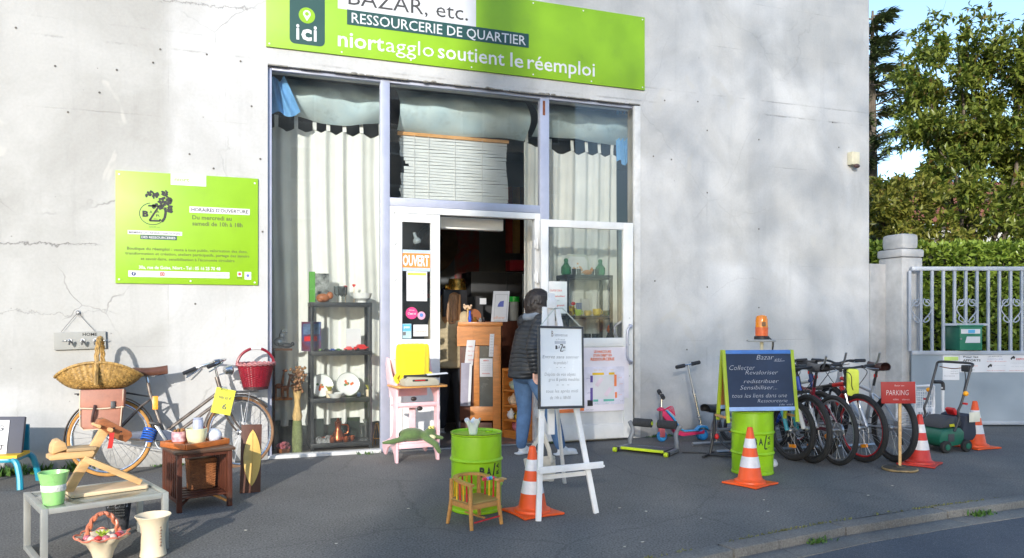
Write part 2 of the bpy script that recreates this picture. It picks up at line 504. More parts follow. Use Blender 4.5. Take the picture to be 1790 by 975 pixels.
def sample(poly, L, s):
    for i in range(1, len(poly)):
        if s <= L[i]:
            t = (s - L[i - 1]) / (L[i] - L[i - 1]); a = Vector(poly[i - 1]); b = Vector(poly[i])
            return a + (b - a) * t, (b - a).normalized()
    return Vector(poly[-1]), (Vector(poly[-1]) - Vector(poly[-2])).normalized()
inner = [p for p in KB if -7 < p[0] < 30]; inner = [(-9, -6.47)] + inner[0:] 
LL = along(inner); s_ = 0.0; k = 0
rk = random.Random(3)
while s_ < LL[-1] - 1.2 and k < 30:
    ln = 0.99
    p, t = sample(inner, LL, s_ + 0.005); q, t2 = sample(inner, LL, s_ + ln)
    n = Vector((t.y, -t.x)); dz = rk.uniform(-0.004, 0.004)
    mb = MB(); a = [p, q, q + n * 0.135, p + n * 0.135]
    mb.add([(v.x, v.y, -0.12) for v in a] + [(v.x, v.y, 0.006 + dz) for v in a], [(0, 1, 2, 3), (4, 7, 6, 5), (0, 4, 5, 1), (1, 5, 6, 2), (2, 6, 7, 3), (3, 7, 4, 0)])
    mb.build("kerb_stone", CONCR, kerb, bevel=0.014)
    mb = MB(); a = [p + n * 0.137, q + n * 0.137, q + n * 0.31, p + n * 0.31]
    mb.add([(v.x, v.y, -0.15) for v in a] + [(v.x, v.y, -0.047 + dz * 0.6) for v in a], [(0, 1, 2, 3), (4, 7, 6, 5), (0, 4, 5, 1), (1, 5, 6, 2), (2, 6, 7, 3), (3, 7, 4, 0)])
    mb.build("gutter_slab", CONCR, kerb, bevel=0.006)
    s_ += ln + 0.013; k += 1

# ================================================================ shop building
def wall_mat():
    m = bpy.data.materials.new("weathered_concrete_wall")
    t, b = nodes_of(m)
    L = t.links.new
    tc = N(t, "ShaderNodeTexCoord")
    sep = N(t, "ShaderNodeSeparateXYZ"); L(tc.outputs["Object"], sep.inputs[0])
    def noise(scale, det=6, rough=0.6, stretch=None, dist=0.0):
        n = N(t, "ShaderNodeTexNoise"); n.inputs["Scale"].default_value = scale; n.inputs["Detail"].default_value = det; n.inputs["Roughness"].default_value = rough
        n.inputs["Distortion"].default_value = dist
        if stretch:
            mp = N(t, "ShaderNodeMapping"); mp.inputs["Scale"].default_value = stretch; L(tc.outputs["Object"], mp.inputs[0]); L(mp.outputs[0], n.inputs["Vector"])
        else: L(tc.outputs["Object"], n.inputs["Vector"])
        return n.outputs["Fac"]
    def mth(op, a, bb=None, c=None):
        n = N(t, "ShaderNodeMath", operation=op)
        for i, v in enumerate((a, bb, c)):
            if v is None: continue
            if isinstance(v, (int, float)): n.inputs[i].default_value = v
            else: L(v, n.inputs[i])
        return n.outputs[0]
    def mr(v, a, bb, c=0.0, d=1.0, smooth=True):
        n = N(t, "ShaderNodeMapRange", interpolation_type='SMOOTHSTEP' if smooth else 'LINEAR')
        n.inputs["From Min"].default_value = a; n.inputs["From Max"].default_value = bb; n.inputs["To Min"].default_value = c; n.inputs["To Max"].default_value = d
        L(v, n.inputs[0]); return n.outputs[0]
    def mix(f, a, bb, mode='MIX'):
        n = N(t, "ShaderNodeMix", data_type='RGBA', blend_type=mode)
        for i, v in ((0, f), (6, a), (7, bb)):
            if isinstance(v, (int, float)): n.inputs[i].default_value = v
            elif isinstance(v, tuple): n.inputs[i].default_value = (*v, 1)
            else: L(v, n.inputs[i])
        return n.outputs[2]
    x, z = sep.outputs[0], sep.outputs[2]
    big = noise(0.9, 8, 0.62, dist=0.6); mid = noise(3.2, 8, 0.7); fine = noise(38, 4); streak = noise(2.2, 6, 0.65, (3.0, 3.0, 0.35))
    # old bare coat on the left, whiter repaint to the right (paint edges wander); contrast also painted to offset sun and shade
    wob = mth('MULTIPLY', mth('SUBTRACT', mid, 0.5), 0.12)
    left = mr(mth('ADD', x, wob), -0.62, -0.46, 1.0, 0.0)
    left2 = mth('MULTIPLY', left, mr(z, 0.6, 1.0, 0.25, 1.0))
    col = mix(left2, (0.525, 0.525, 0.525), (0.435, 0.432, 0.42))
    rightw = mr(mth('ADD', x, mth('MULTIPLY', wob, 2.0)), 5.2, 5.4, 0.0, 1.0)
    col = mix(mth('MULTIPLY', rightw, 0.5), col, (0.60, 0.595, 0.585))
    low = mth('MULTIPLY', mr(mth('ADD', z, wob), 1.95, 2.1, 1.0, 0.0), rightw)  # bluish cast of the shaded lower wall put into the colour
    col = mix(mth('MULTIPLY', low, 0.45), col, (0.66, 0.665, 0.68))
    # clouds, streaks, grain
    col = mix(1.0, col, mix(mr(big, 0.34, 0.68), (0.84, 0.835, 0.82), (1.04, 1.04, 1.04)), 'MULTIPLY')
    col = mix(mth('MULTIPLY', mr(streak, 0.52, 0.74), 0.5), col, mix(1.0, col, (0.83, 0.83, 0.83), 'MULTIPLY'))
    col = mix(mth('MULTIPLY', mr(mid, 0.56, 0.78), 0.6), col, mix(1.0, col, (0.86, 0.845, 0.81), 'MULTIPLY'))
    col = mix(1.0, col, mix(mr(fine, 0.3, 0.7), (0.965, 0.965, 0.965), (1.02, 1.02, 1.02)), 'MULTIPLY')
    # pale scraped patches
    pn = noise(1.7, 3, 0.5, (1, 1, 0.8), 1.2)
    col = mix(mth('MULTIPLY', mr(pn, 0.66, 0.70), 0.5), col, (0.53, 0.515, 0.48))
    # formwork seams, broken by noise
    sn = mth('MULTIPLY', mth('SUBTRACT', noise(2.6, 5, 0.7), 0.5), 0.06)
    mask = mr(noise(1.3, 6, 0.7), 0.46, 0.68)
    dark = None
    for axis, c, w, a in ((z, 3.865, 0.016, 0.6), (z, 4.03, 0.012, 0.4), (z, 3.232, 0.008, 0.32), (z, 1.105, 0.006, 0.3), (z, 2.02, 0.006, 0.22), (x, -0.53, 0.006, 0.3), (x, -0.03, 0.006, 0.35),
                          (x, 5.33, 0.007, 0.3), (x, 6.07, 0.006, 0.22), (z, 4.62, 0.008, 0.4), (z, 5.2, 0.008, 0.4)):
        d = mth('ABSOLUTE', mth('ADD', mth('SUBTRACT', axis, c), mth('MULTIPLY', sn, 0.5 if axis is z else 0.3)))
        l = mth('MULTIPLY', mth('MULTIPLY', mr(d, w * 0.15, w, 1.0, 0.0), mask), a)
        dark = l if dark is None else mth('MAXIMUM', dark, l)
    jz = mth('MULTIPLY', mth('SUBTRACT', noise(3.4, 8, 0.75), 0.5), 0.34)
    for (c, w, a, x0) in ((2.02, 0.010, 0.7, -1.05), (4.32, 0.008, 0.55, 0.3), (1.42, 0.005, 0.35, -0.9)):
        d = mth('ABSOLUTE', mth('ADD', mth('SUBTRACT', z, c), jz))
        dark = mth('MAXIMUM', dark, mth('MULTIPLY', mth('MULTIPLY', mr(d, w * 0.1, w, 1.0, 0.0), mr(x, x0 - 0.15, x0, 1.0, 0.0)), a))
    # random cracks, mostly on the old coat
    vo = N(t, "ShaderNodeTexVoronoi", feature='DISTANCE_TO_EDGE'); vo.inputs["Scale"].default_value = 0.62
    va = N(t, "ShaderNodeVectorMath", operation='ADD')
    nn = N(t, "ShaderNodeTexNoise"); nn.inputs["Scale"].default_value = 2.4; nn.inputs["Detail"].default_value = 4; nn.inputs["Roughness"].default_value = 0.5
    L(tc.outputs["Object"], nn.inputs["Vector"])
    vs = N(t, "ShaderNodeVectorMath", operation='SCALE'); vs.inputs["Scale"].default_value = 0.3; L(nn.outputs["Color"], vs.inputs[0])
    L(tc.outputs["Object"], va.inputs[0]); L(vs.outputs[0], va.inputs[1]); L(va.outputs[0], vo.inputs["Vector"])
    crack = mth('MULTIPLY', mr(vo.outputs["Distance"], 0.0008, 0.0045, 1.0, 0.0), mr(noise(0.8, 3), 0.47, 0.6))
    crack = mth('MULTIPLY', crack, mr(x, -0.3, 0.6, 0.42, 0.12))
    dark = mth('MAXIMUM', dark, crack)
    # pitting
    v2 = N(t, "ShaderNodeTexVoronoi"); v2.inputs["Scale"].default_value = 9.0; L(tc.outputs["Object"], v2.inputs["Vector"])
    sc = N(t, "ShaderNodeSeparateColor"); L(v2.outputs["Color"], sc.inputs[0])
    pit = mth('MULTIPLY', mr(v2.outputs["Distance"], 0.03, 0.075, 1.0, 0.0), mth('GREATER_THAN', sc.outputs[0], 0.93))
    dark = mth('MAXIMUM', dark, mth('MULTIPLY', pit, 0.5))
    col = mix(dark, col, (0.11, 0.10, 0.095))
    # splash dirt along the foot of the wall
    foot = mth('MULTIPLY', mr(mth('ADD', z, mth('MULTIPLY', mth('SUBTRACT', mid, 0.5), 0.5)), 0.0, 0.3, 1.0, 0.0), 0.6)
    col = mix(foot, col, (0.20, 0.195, 0.18))
    L(col, b.inputs["Base Color"])
    b.inputs["Roughness"].default_value = 0.88
    b.inputs["Specular IOR Level"].default_value = 0.25
    h = mth('ADD', mth('ADD', mth('MULTIPLY', mid, 0.5), mth('MULTIPLY', fine, 0.12)), mth('MULTIPLY', dark, -0.5))
    bp = N(t, "ShaderNodeBump"); bp.inputs["Strength"].default_value = 0.45; bp.inputs["Distance"].default_value = 0.02
    L(h, bp.inputs["Height"]); L(bp.outputs[0], b.inputs["Normal"])
    return m
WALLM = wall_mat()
JAMBM = mat("painted_lintel", (0.58, 0.58, 0.57), 0.7, var=0.12, scale=9, bump=0.3, bscale=30)
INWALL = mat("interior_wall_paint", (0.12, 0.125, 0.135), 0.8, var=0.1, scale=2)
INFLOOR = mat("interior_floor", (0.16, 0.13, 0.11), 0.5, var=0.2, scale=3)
OX0, OX1, OZ1 = 0.348, 4.43, 3.82
shop = thing("shop_building", "pale weathered concrete shop front building with cracked walls and a big glazed opening", "building", (0, 0, 0))
mb = MB()
XL, XR, ZT, TH = -12.0, 7.796, 6.6, 0.30
xs = [XL, OX0, OX1, XR]; zs = [-0.1, OZ1, ZT]
vs = [(x, y, z) for y in (0.0, TH) for z in zs for x in xs]
def vi(i, j, y): return y * 12 + j * 4 + i
fs = []
for y in (0, 1):
    for j in range(2):
        for i in range(3):
            if i == 1 and j == 0: continue
            q = (vi(i, j, y), vi(i + 1, j, y), vi(i + 1, j + 1, y), vi(i, j + 1, y)); fs.append(q if y == 0 else q[::-1])
for (i, j) in ((0, 0), (0, 1)): fs.append((vi(0, j, 0), vi(0, j + 1, 0), vi(0, j + 1, 1), vi(0, j, 1)))
for j in (0, 1): fs.append((vi(3, j, 0), vi(3, j, 1), vi(3, j + 1, 1), vi(3, j + 1, 0)))
for i in range(3): fs.append((vi(i, 2, 0), vi(i + 1, 2, 0), vi(i + 1, 2, 1), vi(i, 2, 1)))
fs.append((vi(1, 0, 0), vi(1, 0, 1), vi(1, 1, 1), vi(1, 1, 0)))
fs.append((vi(2, 0, 0), vi(2, 1, 0), vi(2, 1, 1), vi(2, 0, 1)))
fs.append((vi(1, 1, 0), vi(1, 1, 1), vi(2, 1, 1), vi(2, 1, 0)))
mb.add(vs, fs)
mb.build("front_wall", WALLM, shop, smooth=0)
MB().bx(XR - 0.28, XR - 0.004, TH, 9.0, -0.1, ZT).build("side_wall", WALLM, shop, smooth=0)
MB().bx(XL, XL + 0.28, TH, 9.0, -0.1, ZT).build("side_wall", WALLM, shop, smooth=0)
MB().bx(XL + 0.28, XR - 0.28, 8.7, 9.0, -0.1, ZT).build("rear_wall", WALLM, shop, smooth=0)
MB().bx(XL, XR, TH + 0.001, 9.0, ZT + 0.002, ZT + 0.2).build("roof", JAMBM, shop, smooth=0)
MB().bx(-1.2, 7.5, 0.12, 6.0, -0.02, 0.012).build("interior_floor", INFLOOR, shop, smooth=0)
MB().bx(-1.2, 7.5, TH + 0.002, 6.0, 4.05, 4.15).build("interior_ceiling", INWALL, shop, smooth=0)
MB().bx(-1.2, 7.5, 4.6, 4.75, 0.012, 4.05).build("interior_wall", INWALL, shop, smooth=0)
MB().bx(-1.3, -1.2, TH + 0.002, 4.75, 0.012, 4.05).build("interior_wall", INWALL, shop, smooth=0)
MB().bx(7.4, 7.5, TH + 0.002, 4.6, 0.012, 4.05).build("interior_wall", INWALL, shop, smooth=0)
# ragged paint drips along the lintel edge and a moulded paint band
rb = random.Random(11)
mb = MB()
x = OX0
while x < OX1 - 0.05:
    w = rb.uniform(0.05, 0.35); h = rb.uniform(0.003, 0.009)
    mb.bx(x, min(OX1, x + w), -0.003, 0.02, OZ1 - h, OZ1 + rb.uniform(0.002, 0.006)); x += w + rb.uniform(0.0, 0.25)
for cx_, r_ in ((1.22, 0.035), (1.95, 0.03), (2.62, 0.03), (3.25, 0.05), (3.3, 0.03)):
    for k in range(3): mb.ball((cx_ + rb.uniform(-.05, .05), 0.0, OZ1 + rb.uniform(-.006, .01)), (r_, 0.012, 0.012), 8, 5)
mb.build("lintel_drips", mat("peeling_mortar", (0.2, 0.19, 0.17), 0.9, var=0.4, scale=30), shop, smooth=40, kind="stuff")
mb = MB()
for (x, z) in ((-1.45, 3.6), (-1.35, 3.2), (-0.66, 3.72), (-0.96, 3.62), (-1.1, 3.4), (-.14, 2.78), (-.35, 2.9), (.2, 3.4), (.28, 2.9), (.3, 2.2), (-1.75, 3.9), (5.33, 3.6), (5.33, 2.86), (5.33, 1.74), (6.07, 3.55), (6.07, 2.46), (6.07, 1.5), (4.6, 3.24), (4.84, 3.22),
               (4.62, 1.8), (7.2, 3.86), (7.3, 3.55), (5.2, 3.93), (4.75, 3.9), (-.2, 3.85), (-.6, 3.85), (.1, 3.82), (5.05, 1.0), (5.9, 1.1), (-1.2, .9), (-.3, 1.5)):
    mb.lathe([(0.0, 0), (0.008, 0.0), (0.010, -0.003), (0, -0.003)], 8, Matrix.Translation((x, -0.001, z)) @ Matrix.Rotation(R(-90), 4, 'X'), cap=False)
mb.build("tie_hole", mat("tie_hole_dark", (0.12, 0.11, 0.10), 0.9, var=0.3), shop, smooth=0, kind="stuff")

# ---- shop window: frame, mullions, panes
win = thing("shop_window", "tall grey framed shop window with white curtains behind its three bays", "shop window", (0, 0, 0))
def fr(x0, x1, y0, y1, z0, z1, name="frame_bar", m=None):
    return MB().bx(x0, x1, y0, y1, z0, z1).build(name, m or GREY_ALU, win, bevel=0.003)
fr(0.350, 0.388, 0.04, 0.11, 0.032, 3.818)
fr(4.388, 4.428, 0.04, 0.11, 0.032, 3.818)
fr(0.388, 1.449, 0.042, 0.108, 3.782, 3.818); fr(1.543, 3.207, 0.042, 0.108, 3.782, 3.818); fr(3.312, 4.388, 0.042, 0.108, 3.782, 3.818)
fr(1.449, 1.543, 0.035, 0.115, 0.002, 3.819, "mullion"); fr(3.207, 3.312, 0.035, 0.115, 0.002, 3.819, "mullion")
fr(1.543, 3.207, 0.04, 0.11, 2.522, 2.606, "transom")
fr(0.350, 1.449, 0.0, 0.13, 0.0, 0.032, "sill", JAMBM); fr(3.312, 4.428, 0.0, 0.13, 0.0, 0.032, "sill", JAMBM); fr(1.543, 3.207, -0.02, 0.14, -0.01, 0.014, "threshold", STEEL)
MB().bx(0.388, 1.449, 0.072, 0.078, 0.032, 3.782).build("pane", PANE, win, smooth=0)
MB().bx(1.543, 3.207, 0.072, 0.078, 2.606, 3.782).build("pane", PANE, win, smooth=0)
MB().bx(3.312, 4.388, 0.072, 0.078, 0.032, 3.782).build("pane", PANE, win, smooth=0)
MB().bx(3.235, 3.262, 0.031, 0.036, 3.60, 3.76).build("rust_patch", mat("rust", srgb(120, 70, 45), 0.9, var=0.5, scale=40), win)
MB().bx(4.35, 4.428, -0.012, 0.036, 0.0, 3.80).build("edge_trim", JAMBM, win, bevel=0.004)

# ---- double door: frame, narrow fixed leaf, wide leaf folded back on the window
door = thing("shop_door", "white framed glazed double door with its wide right leaf folded open against the window", "door", (0, 0, 0))
def dp(x0, x1, y0, y1, z0, z1, name, m=WHITE_PVC, par=None, bv=0.004):
    return MB().bx(x0, x1, y0, y1, z0, z1).build(name, m, par or door, bevel=bv)
dp(1.545, 1.585, 0.03, 0.12, 0.014, 2.518, "door_frame"); dp(3.14, 3.205, 0.03, 0.12, 0.014, 2.518, "door_frame"); dp(1.585, 3.14, 0.03, 0.12, 2.452, 2.518, "door_frame")
lf = thing("fixed_leaf", "x", "x"); del lf["label"]; del lf["category"]; lf.parent = door
dp(1.590, 1.668, 0.02, 0.075, 0.02, 2.446, "stile", par=lf); dp(1.972, 2.068, 0.02, 0.075, 0.02, 2.446, "stile", par=lf)
dp(1.668, 1.972, 0.022, 0.073, 2.36, 2.446, "rail", par=lf); dp(1.668, 1.972, 0.022, 0.073, 1.06, 1.15, "rail", par=lf); dp(1.668, 1.972, 0.022, 0.073, 0.02, 0.14, "rail", par=lf)
dp(1.668, 1.972, 0.035, 0.06, 0.14, 1.06, "panel", par=lf); dp(1.668, 1.972, 0.045, 0.051, 1.15, 2.36, "pane", PANE, lf, 0)
for z in (0.28, 0.95, 1.75, 2.12):
    MB().lathe([(0.012, 0), (0.012, 0.11)], 10, Matrix.Translation((1.59, 0.012, z))).box((1.6, 0.018, z + 0.055), (0.05, 0.012, 0.08)).build("hinge", WHITE_PVC, door, bevel=0.001)
    MB().lathe([(0.014, 0), (0.014, 0.12)], 10, Matrix.Translation((3.16, 0.0, z))).box((3.165, 0.015, z + 0.06), (0.09, 0.014, 0.09)).build("hinge", WHITE_PVC, door, bevel=0.001)
ol = thing("open_leaf", "x", "x", (3.165, -0.035, 0), R(-1.5)); del ol["label"]; del ol["category"]; ol.parent = door
W_ = 1.105
dp(0, 0.085, -0.06, -0.005, 0.03, 2.44, "stile", par=ol); dp(W_ - 0.115, W_, -0.06, -0.005, 0.03, 2.44, "stile", par=ol)
dp(0.085, W_ - 0.115, -0.058, -0.007, 2.36, 2.44, "rail", par=ol); dp(0.085, W_ - 0.115, -0.058, -0.007, 1.05, 1.15, "rail", par=ol); dp(0.085, W_ - 0.115, -0.058, -0.007, 0.03, 0.19, "rail", par=ol)
dp(0.085, W_ - 0.115, -0.045, -0.02, 0.19, 1.05, "panel", par=ol); dp(0.085, W_ - 0.115, -0.035, -0.03, 1.15, 2.36, "pane", PANE, ol, 0)
HND = mat("handle_paint", srgb(170, 172, 186), 0.35, metal=0.4)
hp = smooth_path([(W_ - 0.045, -0.06, 0.86), (W_ - 0.05, -0.12, 0.88), (W_ - 0.1, -0.125, 0.93), (W_ - 0.1, -0.125, 1.22), (W_ - 0.05, -0.12, 1.28), (W_ - 0.045, -0.06, 1.29)], 6)
MB().tube(hp, 0.015, 10).build("handle", HND, ol)
hp = smooth_path([(W_ - 0.17, 0.0, 1.15), (W_ - 0.17, 0.05, 1.2), (W_ - 0.165, 0.06, 1.28), (W_ - 0.06, 0.03, 1.35)], 6)
MB().tube(hp, 0.015, 10).build("handle", HND, ol)
for z in (0.72, 1.07, 1.37): MB().lathe([(0.006, 0), (0.006, 0.004)], 8, Matrix.Translation((W_ - 0.045, -0.06, z)) @ Matrix.Rotation(R(90), 4, 'X')).build("screw", STEEL, ol)
# door lining above opening (white roller box)
t = MB().bx(2.10, 2.87, 0.30, 0.40, 2.34, 2.47).build("blind_box", WHITE_PVC, None, bevel=0.01)
tag(t, "white blind box fixed inside above the open doorway", "blind box")

# ================================================================ house across the street
op = thing("street_house", "grey rendered street house standing across the road behind the viewer", "house", (0, 0, 0))
RENDER = mat("grey_render", (0.45, 0.44, 0.42), 0.9, var=0.1, scale=3)
HX0, HY = 0.5, -28.0
MB().bx(HX0, 16.6, HY - 9, HY, -0.1, 12.6).build("wall", RENDER, op, smooth=0)
MB().prism([(HX0 - 0.3, 12.601), (16.9, 12.601), (15, 14.2), (HX0 + 1.6, 14.2)], -9.4, Matrix.Translation((0, HY + 0.2, 0))).build("roof", mat("roof_tile", srgb(150, 92, 70), 0.85, var=0.2), op, smooth=0)
for i in range(4):
    for z in (1.2, 4.4, 7.6, 10.2):
        f_ = MB().bx(HX0 + 2 + i * 4, HX0 + 3.2 + i * 4, HY + 0.004, HY + 0.06, z, z + 1.6).build("window", WHITE_PVC, op)
        MB().bx(HX0 + 2.1 + i * 4, HX0 + 3.1 + i * 4, HY + 0.062, HY + 0.07, z + 0.1, z + 1.5).build("pane", mat("dark_pane", (0.03, 0.035, 0.04), 0.1), f_)
# ================================================================ gate, pillar, yard, trees
import numpy as np
PILM = mat("rough_cast_concrete", (0.47, 0.465, 0.46), 0.9, var=0.18, scale=4, bump=0.5, bscale=28)
# low wall continuing the facade, then the stepped gate pillar
lw = MB().bx(7.80, 8.06, -0.02, 0.24, -0.1, 2.08).build("low_wall", PILM, None, bevel=0.01); tag(lw, "short pale stub wall between the shop corner and the gate pillar", "wall")
pl = thing("gate_pillar", "pale rough concrete gate pillar with a stepped rounded cap", "pillar", (8.13, -0.1, 0), R(-3))
MB().bx(-0.08, 0.25, -0.20, 0.20, -0.1, 2.15).build("shaft", PILM, pl, bevel=0.02)
MB().bx(-0.10, 0.268, -0.215, 0.215, 2.151, 2.26).build("cap", PILM, pl, bevel=0.035)
MB().bx(-0.05, 0.21, -0.18, 0.18, 2.261, 2.46).build("cap", PILM, pl, bevel=0.05)

GATEM = mat("galvanised_gate_steel", srgb(172, 178, 188), 0.5, metal=0.35, var=0.08, scale=4)
SHEETM = mat("grey_gate_sheet", srgb(154, 164, 174), 0.42, metal=0.3, var=0.07, scale=1.5)
GZ = 9.8; gs = 137.8
def gw(px): return (px - 1600) / gs
gX = (1600 - 895) / 1350 * GZ
gate = thing("sliding_gate", "grey steel yard gate with vertical bars and scrolls above a solid sheet", "gate",
             (gX * 0.9391 + GZ * 0.3436, -7.821 - gX * 0.3436 + GZ * 0.9391, 0), R(-20.1))
def gz(py): return 1.35 - (py - 559) / gs
GR = gw(1960)
MB().bx(-0.05, GR, -0.025, 0.025, gz(473), gz(466)).build("top_rail", GATEM, gate, bevel=0.004)
MB().bx(-0.05, GR, -0.025, 0.025, gz(620), gz(613)).build("middle_rail", GATEM, gate, bevel=0.004)
MB().bx(-0.05, GR, -0.02, 0.02, gz(742), gz(736)).build("bottom_rail", GATEM, gate, bevel=0.004)
MB().bx(-0.05, GR, -0.008, 0.008, gz(736), gz(620)).build("sheet_panel", SHEETM, gate, smooth=0)
bar0 = None
for i in range(-1, 19):
    px = 1609.7 + i * 19.6
    top = gz(473)
    if i in (3, 4, 5):
        bt = gz(565)
    else: bt = gz(613)
    MB().bx(gw(px) - 0.016, gw(px) + 0.016, -0.014, 0.014, bt, top).build("bar", GATEM, gate)
MB().bx(gw(1649) + 0.016, gw(1728) - 0.016, -0.014, 0.014, gz(569), gz(565)).build("mailbox_rail", GATEM, gate)
for c in (1609.7, 1688.5, 1766.5, 1845):
    for sgn in (-1, 1):
        pts = []
        for k in range(26):
            a = R(200 - k * 17); r = 0.018 + 0.0016 * k
            pts.append((gw(c) + sgn * (0.075 + r * math.cos(a)) , -0.018, gz(528) + r * math.sin(a) * 1.05))
        pts += smooth_path([pts[-1], (gw(c) + sgn * 0.13, -0.018, gz(540)), (gw(c) + sgn * 0.03, -0.018, gz(560)), (gw(c) + sgn * 0.055, -0.018, gz(563)), (gw(c) + sgn * 0.10, -0.018, gz(558)), (gw(c) + sgn * .085, -.018, gz(551))], 5)[1:]
        MB().tube(pts, 0.008, 6).build("scroll", GATEM, gate)
MBG = mat("green_mailbox_paint", srgb(40, 118, 92), 0.4, var=0.06, coat=0.2)
mbx = thing("mailbox", "dark green metal mailbox set into the gate bars", "mailbox", gate.location, R(-20.1))
MB().bx(gw(1674), gw(1713), -0.05, 0.32, gz(612), gz(571)).build("box", MBG, mbx, bevel=0.006)
MB().bx(gw(1672), gw(1715), -0.06, 0.33, gz(571) + .001, gz(568)).build("lid", MBG, mbx, bevel=0.005)
MB().bx(gw(1676), gw(1709), -0.055, -0.0502, gz(583), gz(575)).build("label_plate", PAPER, mbx)
MB().bx(gw(1688), gw(1700), -0.057, -0.0552, gz(582), gz(576)).build("label_print", mat("light_blue_print", srgb(90, 170, 215), 0.5), mbx)
MB().prism([(gw(1683), gz(599)), (gw(1709), gz(599)), (gw(1709), gz(588)), (gw(1686), gz(588))], 0.004, Matrix.Translation((0, -0.055, 0))).build("label_plate", PAPER, mbx)
MB().lathe([(0.012, 0), (0.012, 0.012)], 10, Matrix.Translation((gw(1675.5), -0.05, gz(592))) @ Matrix.Rotation(R(90), 4, 'X')).build("lock", STEEL, mbx)
def notice(name, label, x0, x1, z0, z1, cat="notice"):
    o = thing(name, label, cat, gate.location, R(-20.1))
    MB().bx(x0, x1, -0.014, -0.0085, z0, z1).build("sheet", PAPER, o, smooth=0)
    return o
n1 = notice("notice", "white A4 notice with a green header taped to the gate sheet", gw(1647), gw(1676), gz(664), gz(621))
MB().bx(gw(1649.5), gw(1674), -0.0165, -0.0145, gz(630), gz(623.5)).build("header", mat("pale_green_print", srgb(190, 215, 120), 0.6), n1)
for k, (a, b) in enumerate(((1661, 1673), (1661, 1673), (1661, 1674), (1650, 1668))): text("lundi mardi" if k < 3 else "horaires", gw(a), gw(b), gz(645 + k * 4.2), 0.012, GREY_INK, n1, y=-0.0155)
n2 = notice("banner", "long white banner lettered APPORTS across the gate sheet", gw(1676.5), gw(1900), gz(650.5), gz(620.5), "banner")
def gt(s, a, b, py, cap, m=GREY_INK, bold=0.0): text(s, gw(a), gw(b), gz(py), cap, m, n2, y=-0.0155, bold=bold)
gt("Pour les", 1683, 1709, 625, .022, BLACK_INK, .02); gt("APPORTS", 1682, 1713, 631.5, .026, BLACK_INK, .02); gt("de vos objets", 1683, 1708, 640, .012, ORANGE_INK); gt("merci", 1692, 1702, 647, .014, OLIVE_INK)
gt("LES APPORTS", 1726, 1750, 624, .013); gt("du mercredi au samedi", 1725, 1752, 628, .011, mat("blue_ink", srgb(90, 100, 170), .6)); gt("de 10h a 18h uniquement", 1724, 1758, 632, .010, RED_INK)
gt("sonnez a la boutique", 1736, 1757, 639, .010, PALE_INK); gt("merci de ne rien deposer", 1724, 1756, 648, .010, RED_INK)
gt("DEPOTS", 1775, 1794, 629, .022, RED_INK, .02); gt("interdits en dehors des horaires", 1765, 1800, 635, .010, PALE_INK); gt("site sous surveillance", 1766, 1800, 641, .010, PALE_INK); gt("sous peine d'amende", 1763, 1800, 648, .010, RED_INK)
for (px, py) in ((1769, 624), (1729, 638)):
    ribbon([(gw(px - 3), gz(py + 4)), (gw(px), gz(py)), (gw(px + 3), gz(py - 1)), (gw(px + 2), gz(py + 3))], 0.02).build("emblem", BLACK_INK, n2, smooth=0, M=Matrix.Translation((0, -0.0155, 0)))

# ---------------------------------------------------------------- foliage
def leaf_mat(name, c1, c2, back, rough=0.35, trans=0.35):
    m = bpy.data.materials.new(name)
    t, b = nodes_of(m); L = t.links.new
    g = N(t, "ShaderNodeNewGeometry")
    cr = N(t, "ShaderNodeValToRGB")
    cr.color_ramp.elements[0].color = (*c1, 1); cr.color_ramp.elements[1].color = (*c2, 1)
    e = cr.color_ramp.elements.new(0.93); e.color = (*[0.6 * p + 0.4 * q for p, q in zip(c2, back)], 1)
    e = cr.color_ramp.elements.new(0.97); e.color = (*back, 1)
    cr.color_ramp.elements[-1].color = (*back, 1)
    cr.color_ramp.elements[1].position = 0.9
    L(g.outputs["Random Per Island"], cr.inputs[0])
    mx = N(t, "ShaderNodeMix", data_type='RGBA'); L(g.outputs["Backfacing"], mx.inputs[0]); L(cr.outputs[0], mx.inputs[6]); mx.inputs[7].default_value = (*[0.62 * p + 0.3 * q for p, q in zip(c2, back)], 1)
    L(mx.outputs[2], b.inputs["Base Color"]); b.inputs["Roughness"].default_value = rough; b.inputs["Specular IOR Level"].default_value = 0.45
    tl = N(t, "ShaderNodeBsdfTranslucent"); L(mx.outputs[2], tl.inputs[0])
    ms = N(t, "ShaderNodeMixShader"); ms.inputs[0].default_value = trans
    L(b.outputs[0], ms.inputs[1]); L(tl.outputs[0], ms.inputs[2])
    L(ms.outputs[0], t.nodes["Material Output"].inputs[0])
    return m
